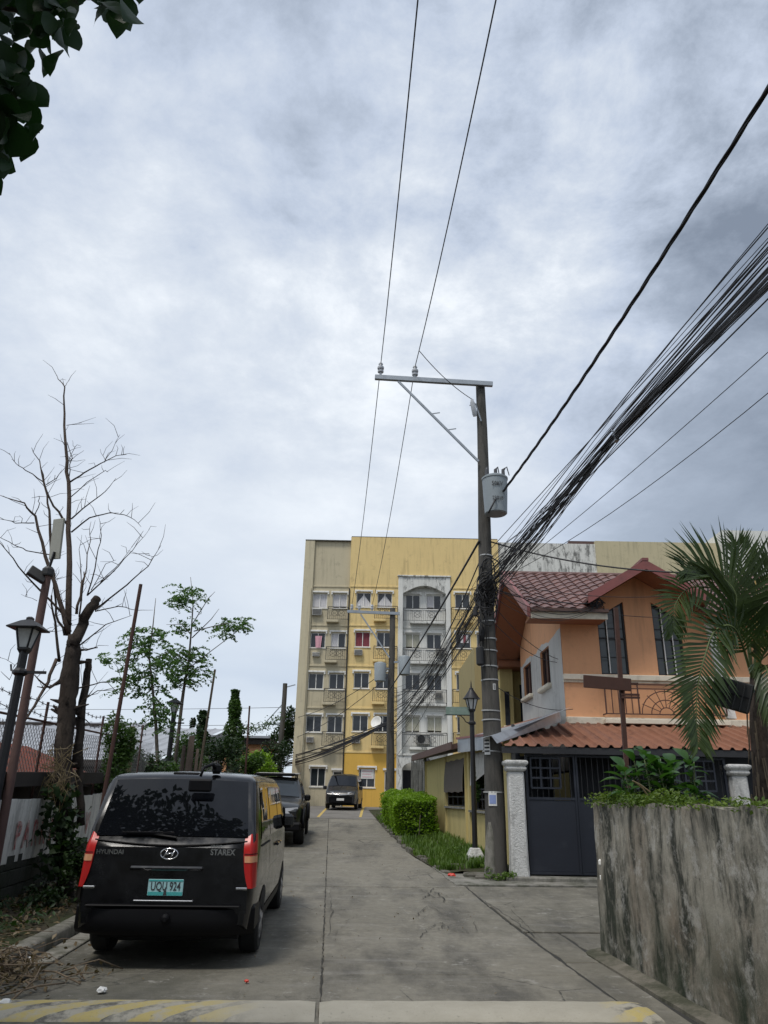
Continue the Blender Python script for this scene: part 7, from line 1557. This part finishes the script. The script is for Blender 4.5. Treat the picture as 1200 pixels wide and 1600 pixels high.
# ---- garden on the wall: ground cover, broad-leaved shrub, palm
n = 3800; P = []
for i in range(n):
    s = random.choice((random.uniform(4.5, 9.5), random.gauss(8.4, .7))); s = min(s, 9.5); v = 3.2 + abs(random.gauss(0, .16)) + .02; hgt = (.03 + .07 * abs(math.sin(s * 2.3)) + .06 * abs(math.sin(s * 5.1 + 1))) * (1.2 if s > 7 else .7); p = RW(v, s); P.append((p.x - (.09 if random.random() < .3 else 0), p.y + (.05 if s > 9.3 else 0), 1.57 + random.uniform(-.06, 1) * hgt))
tag(leaf_mass('ground_cover', np.array(P), np.full(n, .042), M['leaf_ground'], None, .6, .7), 'yellow green ground cover spilling along the garden wall top', 'ground cover')
lm = MB(); k = 6                                        # broad pointed leaf, folded along the midrib, tip drooping
wd = [.012, .16, .235, .25, .20, .11, .0]
for i in range(7):
    t = i / 6; zc = .10 * math.sin(t * 2.2) - .20 * t * t
    for sg in (-1, 0, 1): lm.v.append((sg * wd[i], t, zc + abs(sg) * wd[i] * .30))
for i in range(6):
    for j in range(2): lm.f.append((3 * i + j, 3 * i + j + 1, 3 * i + j + 4, 3 * i + j + 3))
leafm = lm.mesh('leaf', M['bigleaf'], smooth=180, fix=False); lm.v = [(x * (1.45 if y < .7 else 1.7), y * (1 if y < .7 else .93), z + .03 * math.sin(x * 14 + y * 9)) for x, y, z in lm.v]; leafo = lm.mesh('leaf', M['overleaf'], smooth=180, fix=False)
def put_leaf(mesh, par, p, az, pitch, roll, size, rr):
    return piece('leaf', mesh, par, Matrix.Translation(p) @ Euler((pitch, roll, az)).to_matrix().to_4x4() @ Matrix.Scale(size, 4))
sb = empty('broad_leaf_shrub', (3.2, 9.3, 1.5), 'lush broad leaved shrub growing over the garden wall corner', 'shrub'); rs = random.Random(8)
for i in range(19):
    a, b = at(rs.uniform(955, 1105), rs.uniform(1175, 1240), rs.uniform(8.7, 9.35)), None
    if i < 12: a = at(rs.gauss(1018, 34), rs.uniform(1168, 1215), rs.uniform(8.9, 9.4))
    b = Vector((a.x + rs.uniform(-.12, .12), a.y, 1.48)); stm = MB().tube([b, b.lerp(a, .5) + Vector((rs.uniform(-.05, .05), 0, 0)), a], [.012, .010, .006], 6).build('stem', M['palmrib'], sb, smooth=180)
    for j in range(9): az = j * 2.4 + rs.uniform(-.4, .4); k = 1 - .085 * j; p = b.lerp(a, max(.25, k)); put_leaf(leafm, stm, p, az, rs.uniform(-.1, .75) - .05 * j, rs.uniform(-.3, .3), rs.uniform(.17, .31) * (.75 if i >= 12 else 1), rs)
tw2 = MB()
for pts in ([(992, 1222), (1004, 1232), (1012, 1243)], [(988, 1220), (1000, 1226), (1016, 1238)]): tw2.tube([at(a, b, 8.6) for a, b in pts], .010, 5)
tw2.build('dead_twig', M['dryvine'], sb)
# palm
palm = empty('palm_tree', (4.42, 9.0, 1.5), 'young palm with arching dark green fronds behind the garden wall', 'palm tree'); pb, pt_ = at(1188, 1245, 9.0), at(1182, 1070, 9.0); pb.z = 1.45
tk2 = MB().tube([pb, pb.lerp(pt_, .3), pb.lerp(pt_, .7), pt_ + Vector((0, 0, .1))], [.105, .095, .10, .06], 12).build('trunk', M['palebark'], palm, smooth=180)
fb = MB(); rp2 = random.Random(6)
for i in range(70): a = rp2.uniform(0, 6.28); z = rp2.uniform(.05, 1); c = pb.lerp(pt_, z) + Vector((.12 * math.cos(a), .12 * math.sin(a), 0)); fb.tube([c, c + Vector((.03 * math.cos(a), .03 * math.sin(a), rp2.uniform(-.35, -.12)))], [.010, .003], 4)
fb.build('fibre', M['twig'], tk2, fix=False)['kind'] = 'stuff'
def frond(pts, L0, Lt, face=False, up=.15, n=46, r=.016, droop=.25, swing=1.0):
    """pts: list of (px,py,Y); leaflets fan from both sides of the rib"""
    C = [at(a, b, y) for a, b, y in pts]; Q = []                       # smooth through control points
    for i in range(len(C) - 1):
        p0, p1, p2, p3 = C[max(0, i - 1)], C[i], C[i + 1], C[min(len(C) - 1, i + 2)]
        for s in range(8):
            t = s / 8; Q.append(.5 * ((2 * p1) + (p2 - p0) * t + (2 * p0 - 5 * p1 + 4 * p2 - p3) * t * t + (3 * p1 - p0 - 3 * p2 + p3) * t ** 3))
    Q.append(C[-1]); m_ = len(Q) - 1
    fr = MB().tube(Q, [r * (1 - .85 * i / m_) for i in range(m_ + 1)], 6).build('frond', M['palmrib'], palm, smooth=180)
    Vv = []; Fv = []; rr = rp2
    for i in range(n):
        k = .16 + .84 * (i / (n - 1)); f = k * m_; j = min(int(f), m_ - 1); p = Q[j].lerp(Q[j + 1], f - j); d = (Q[j + 1] - Q[j]).normalized()
        up_ = Vector((.15, -1, .25)) if face else Vector((0, -.25, 1)); sd = d.cross(up_); sd = sd.normalized() if sd.length > .05 else Vector((1, 0, 0)); nn = sd.cross(d).normalized()
        ln = (L0 * math.sin(math.pi * min(1, .22 + .70 * k)) + Lt * k) * rr.uniform(.86, 1.08)
        for sg in (-1, 1):
            ang = rad(72 - 40 * k) ; dir_ = (sd * sg * math.sin(ang) * swing + d * math.cos(ang) + nn * (up + rr.uniform(-.12, .12))).normalized()
            w = .023 * (1.1 - .45 * k); wv = dir_.cross(nn).normalized() * w; mid = p + dir_ * ln * .5 + nn * .03; tip = p + dir_ * ln + Vector((0, 0, -droop * ln * rr.uniform(.5, 1.3)))
            b = len(Vv); fold = nn * -.006
            Vv += [p - wv * .5, p + wv * .5, mid + wv, mid + fold, mid - wv, tip]; Fv += [(b, b + 1, b + 3), (b + 1, b + 2, b + 3), (b, b + 3, b + 4), (b + 2, b + 5, b + 3), (b + 3, b + 5, b + 4)]
    o = np_object('leaflets', np.array([tuple(v) for v in Vv]), np.array(Fv), M['palmleaf'], fr, kind='stuff'); return fr
cx_, cy_ = 1176, 1062
frond([(cx_, cy_, 9.0), (1162, 1015, 8.8), (1149, 965, 8.65), (1150, 930, 8.6), (1132, 905, 8.6), (1100, 890, 8.55), (1072, 889, 8.5)], .84, .14, True, up=.2, n=54, droop=.0)
frond([(cx_, cy_, 9.0), (1150, 985, 8.6), (1118, 985, 8.4), (1100, 1030, 8.3), (1090, 1075, 8.3), (1088, 1125, 8.3), (1091, 1165, 8.3)], .50, .08, True, up=.1, n=46, droop=.04)
frond([(cx_, cy_, 9.0), (1158, 960, 8.9), (1130, 925, 8.7), (1080, 918, 8.5), (1055, 945, 8.4), (1052, 985, 8.4)], .42, .1, True, up=.1, n=36, droop=.03)
frond([(cx_, cy_, 9.0), (1170, 980, 9.2), (1168, 920, 9.3), (1158, 880, 9.3), (1150, 850, 9.3)], .52, .12, True, up=.2, n=28, droop=.0)
frond([(cx_, cy_, 9.0), (1185, 980, 9.0), (1192, 920, 9.0), (1215, 880, 9.0), (1245, 870, 9.0)], .5, .12, True, up=.2, n=36, droop=.0)
frond([(cx_, cy_, 9.0), (1205, 1000, 8.7), (1240, 990, 8.5), (1275, 1030, 8.4)], .5, .12, up=.1, n=44, droop=.2)
frond([(cx_, cy_, 9.0), (1195, 1040, 8.6), (1205, 1080, 8.4), (1206, 1110, 8.35)], .28, .06, up=-.1, n=22, droop=.4, swing=.6)
MB().tube([at(1186, 1110, 9.1), at(1184, 1000, 9.1), at(1180, 905, 9.15)], [.05, .035, .008], 8).build('spear_leaf', simple('yellow_petiole', (.30, .21, .05), .6, .25, 5, .1), palm, smooth=180)
# finned floodlight strapped to the palm
fl_ = empty('floodlight', at(1170, 1100, 8.7), 'black finned floodlight hanging tilted from the palm trunk', 'floodlight'); pc = at(1143, 1085, 8.6); Rm = Matrix.Translation(pc) @ Euler((rad(4), rad(19), rad(-22))).to_matrix().to_4x4()
MB().box(-.21, .21, -.05, .12, -.165, .165, Rm).build('housing', M['dark'], fl_, bevel=.012)
for i in range(6): x = -.19 + .38 * i / 5; MB().box(x - .007, x + .007, -.10, -.045, -.16, .16, Rm).build('fin', M['dark'], fl_, bevel=.003)
MB().bar(pc + Vector((.15, .05, .05)), at(1182, 1080, 8.95), .03).build('bracket', M['dark'], fl_); MB().box(-.21, .21, -.098, -.092, -.01, .01, Rm).build('rib', M['plastic'], fl_)

# ---- big shade tree on the left, its outer leaves hanging into the top left corner
tr = empty('shade_tree', (-4.6, 1.6, 0), 'broad leaved tree overhanging the street from the left at the top corner', 'tree'); ro = random.Random(14)
trunk = MB().tube([(-4.6, 1.6, -.2), (-4.5, 1.7, 2.0), (-4.3, 1.9, 4.2), (-3.9, 2.2, 6.0), (-3.4, 2.6, 7.4)], [.26, .20, .17, .12, .05], 12).build('trunk', M['palebark'], tr, smooth=180)
polys = [[(-60, -60), (215, -60), (222, 12), (196, 36), (172, 36), (150, 22), (118, 12), (122, 48), (104, 60), (98, 84), (62, 78), (42, 84), (34, 100), (-60, 110)], [(-60, 80), (30, 98), (40, 128), (44, 150), (28, 168), (40, 182), (52, 196), (34, 204), (22, 226), (4, 236), (-4, 262), (-18, 276), (-60, 285)]]
def inside(p, poly):
    r = False; j = len(poly) - 1
    for i in range(len(poly)):
        if (poly[i][1] > p[1]) != (poly[j][1] > p[1]) and p[0] < (poly[j][0] - poly[i][0]) * (p[1] - poly[i][1]) / (poly[j][1] - poly[i][1]) + poly[i][0]: r = not r
        j = i
    return r
for bi, poly in enumerate(polys):
    bp = [Vector((-4.2, 2.0, 4.6)), at(-180, 60 + 60 * bi, 3.4), at(-20, 10 + 120 * bi, 3.3), at(60 if bi == 0 else 5, 20 if bi == 0 else 230, 3.2)]
    br = MB().tube(bp, [.07, .04, .02, .008], 8).build('branch', M['palebark'], trunk, smooth=180); k = 0; tries = 0
    while k < (165 if bi == 0 else 130) and tries < 6000:
        tries += 1; q = (ro.uniform(-60, 225), ro.uniform(-60, 330))
        if not inside(q, poly): continue
        Yd = ro.uniform(2.9, 3.6); sz = ro.uniform(.14, .24); put_leaf(leafo, br, at(*q, Yd), ro.uniform(0, 6.28), ro.uniform(-1.5, -.1), ro.uniform(-.8, .8), sz, ro); k += 1
n = 9000; P = np.concatenate([blob_points(6000, c, r, .35) for c, r in (((-3.9, 1.6, 7.0), (2.4, 2.2, 1.6)), ((-2.6, -1.6, 7.6), (2.2, 2.2, 1.3)), ((-5.6, 3.4, 6.0), (1.6, 1.8, 1.6)), ((-4.6, -.4, 5.6), (1.8, 1.8, 1.4)), ((-3.2, -4.0, 7.2), (2.6, 2.2, 1.5)))])
keep = []
for p in P:
    q = proj(p); keep.append(q is None or not (-70 < q[0] < 1260 and -90 < q[1] < 1660))
leaf_mass('crown', P[np.array(keep)], np.full(sum(keep), .15), M['overleaf'], tr, .6, .7)
# two more trees and a house front behind the photographer, seen only as reflections in the van
for i, (x, y, h, r) in enumerate(((-7.5, -9, 7.5, 3.2), (3.4, -11, 8.5, 3.6), (-1.8, -15, 9.5, 4.0))):
    e = empty('street_tree', (x, y, 0), ['leafy street tree behind the photographer on the left side', 'leafy street tree behind the photographer on the right side', 'tall leafy tree closing the street behind the photographer'][i], 'tree'); MB().tube([(x, y, -.1), (x + .1, y, h * .45), (x, y, h * .8)], [.24, .18, .06], 9).build('trunk', M['palebark'], e)
    P = np.concatenate([blob_points(2600, (x + ro.uniform(-.5, .5) * r, y + ro.uniform(-.4, .4) * r, h * .72 + ro.uniform(-.45, .5) * r), (r * .55,) * 3, .4) for _ in range(7)]); leaf_mass('crown', P, np.full(len(P), .14), M['leaf_dark'], e, .6, .5)
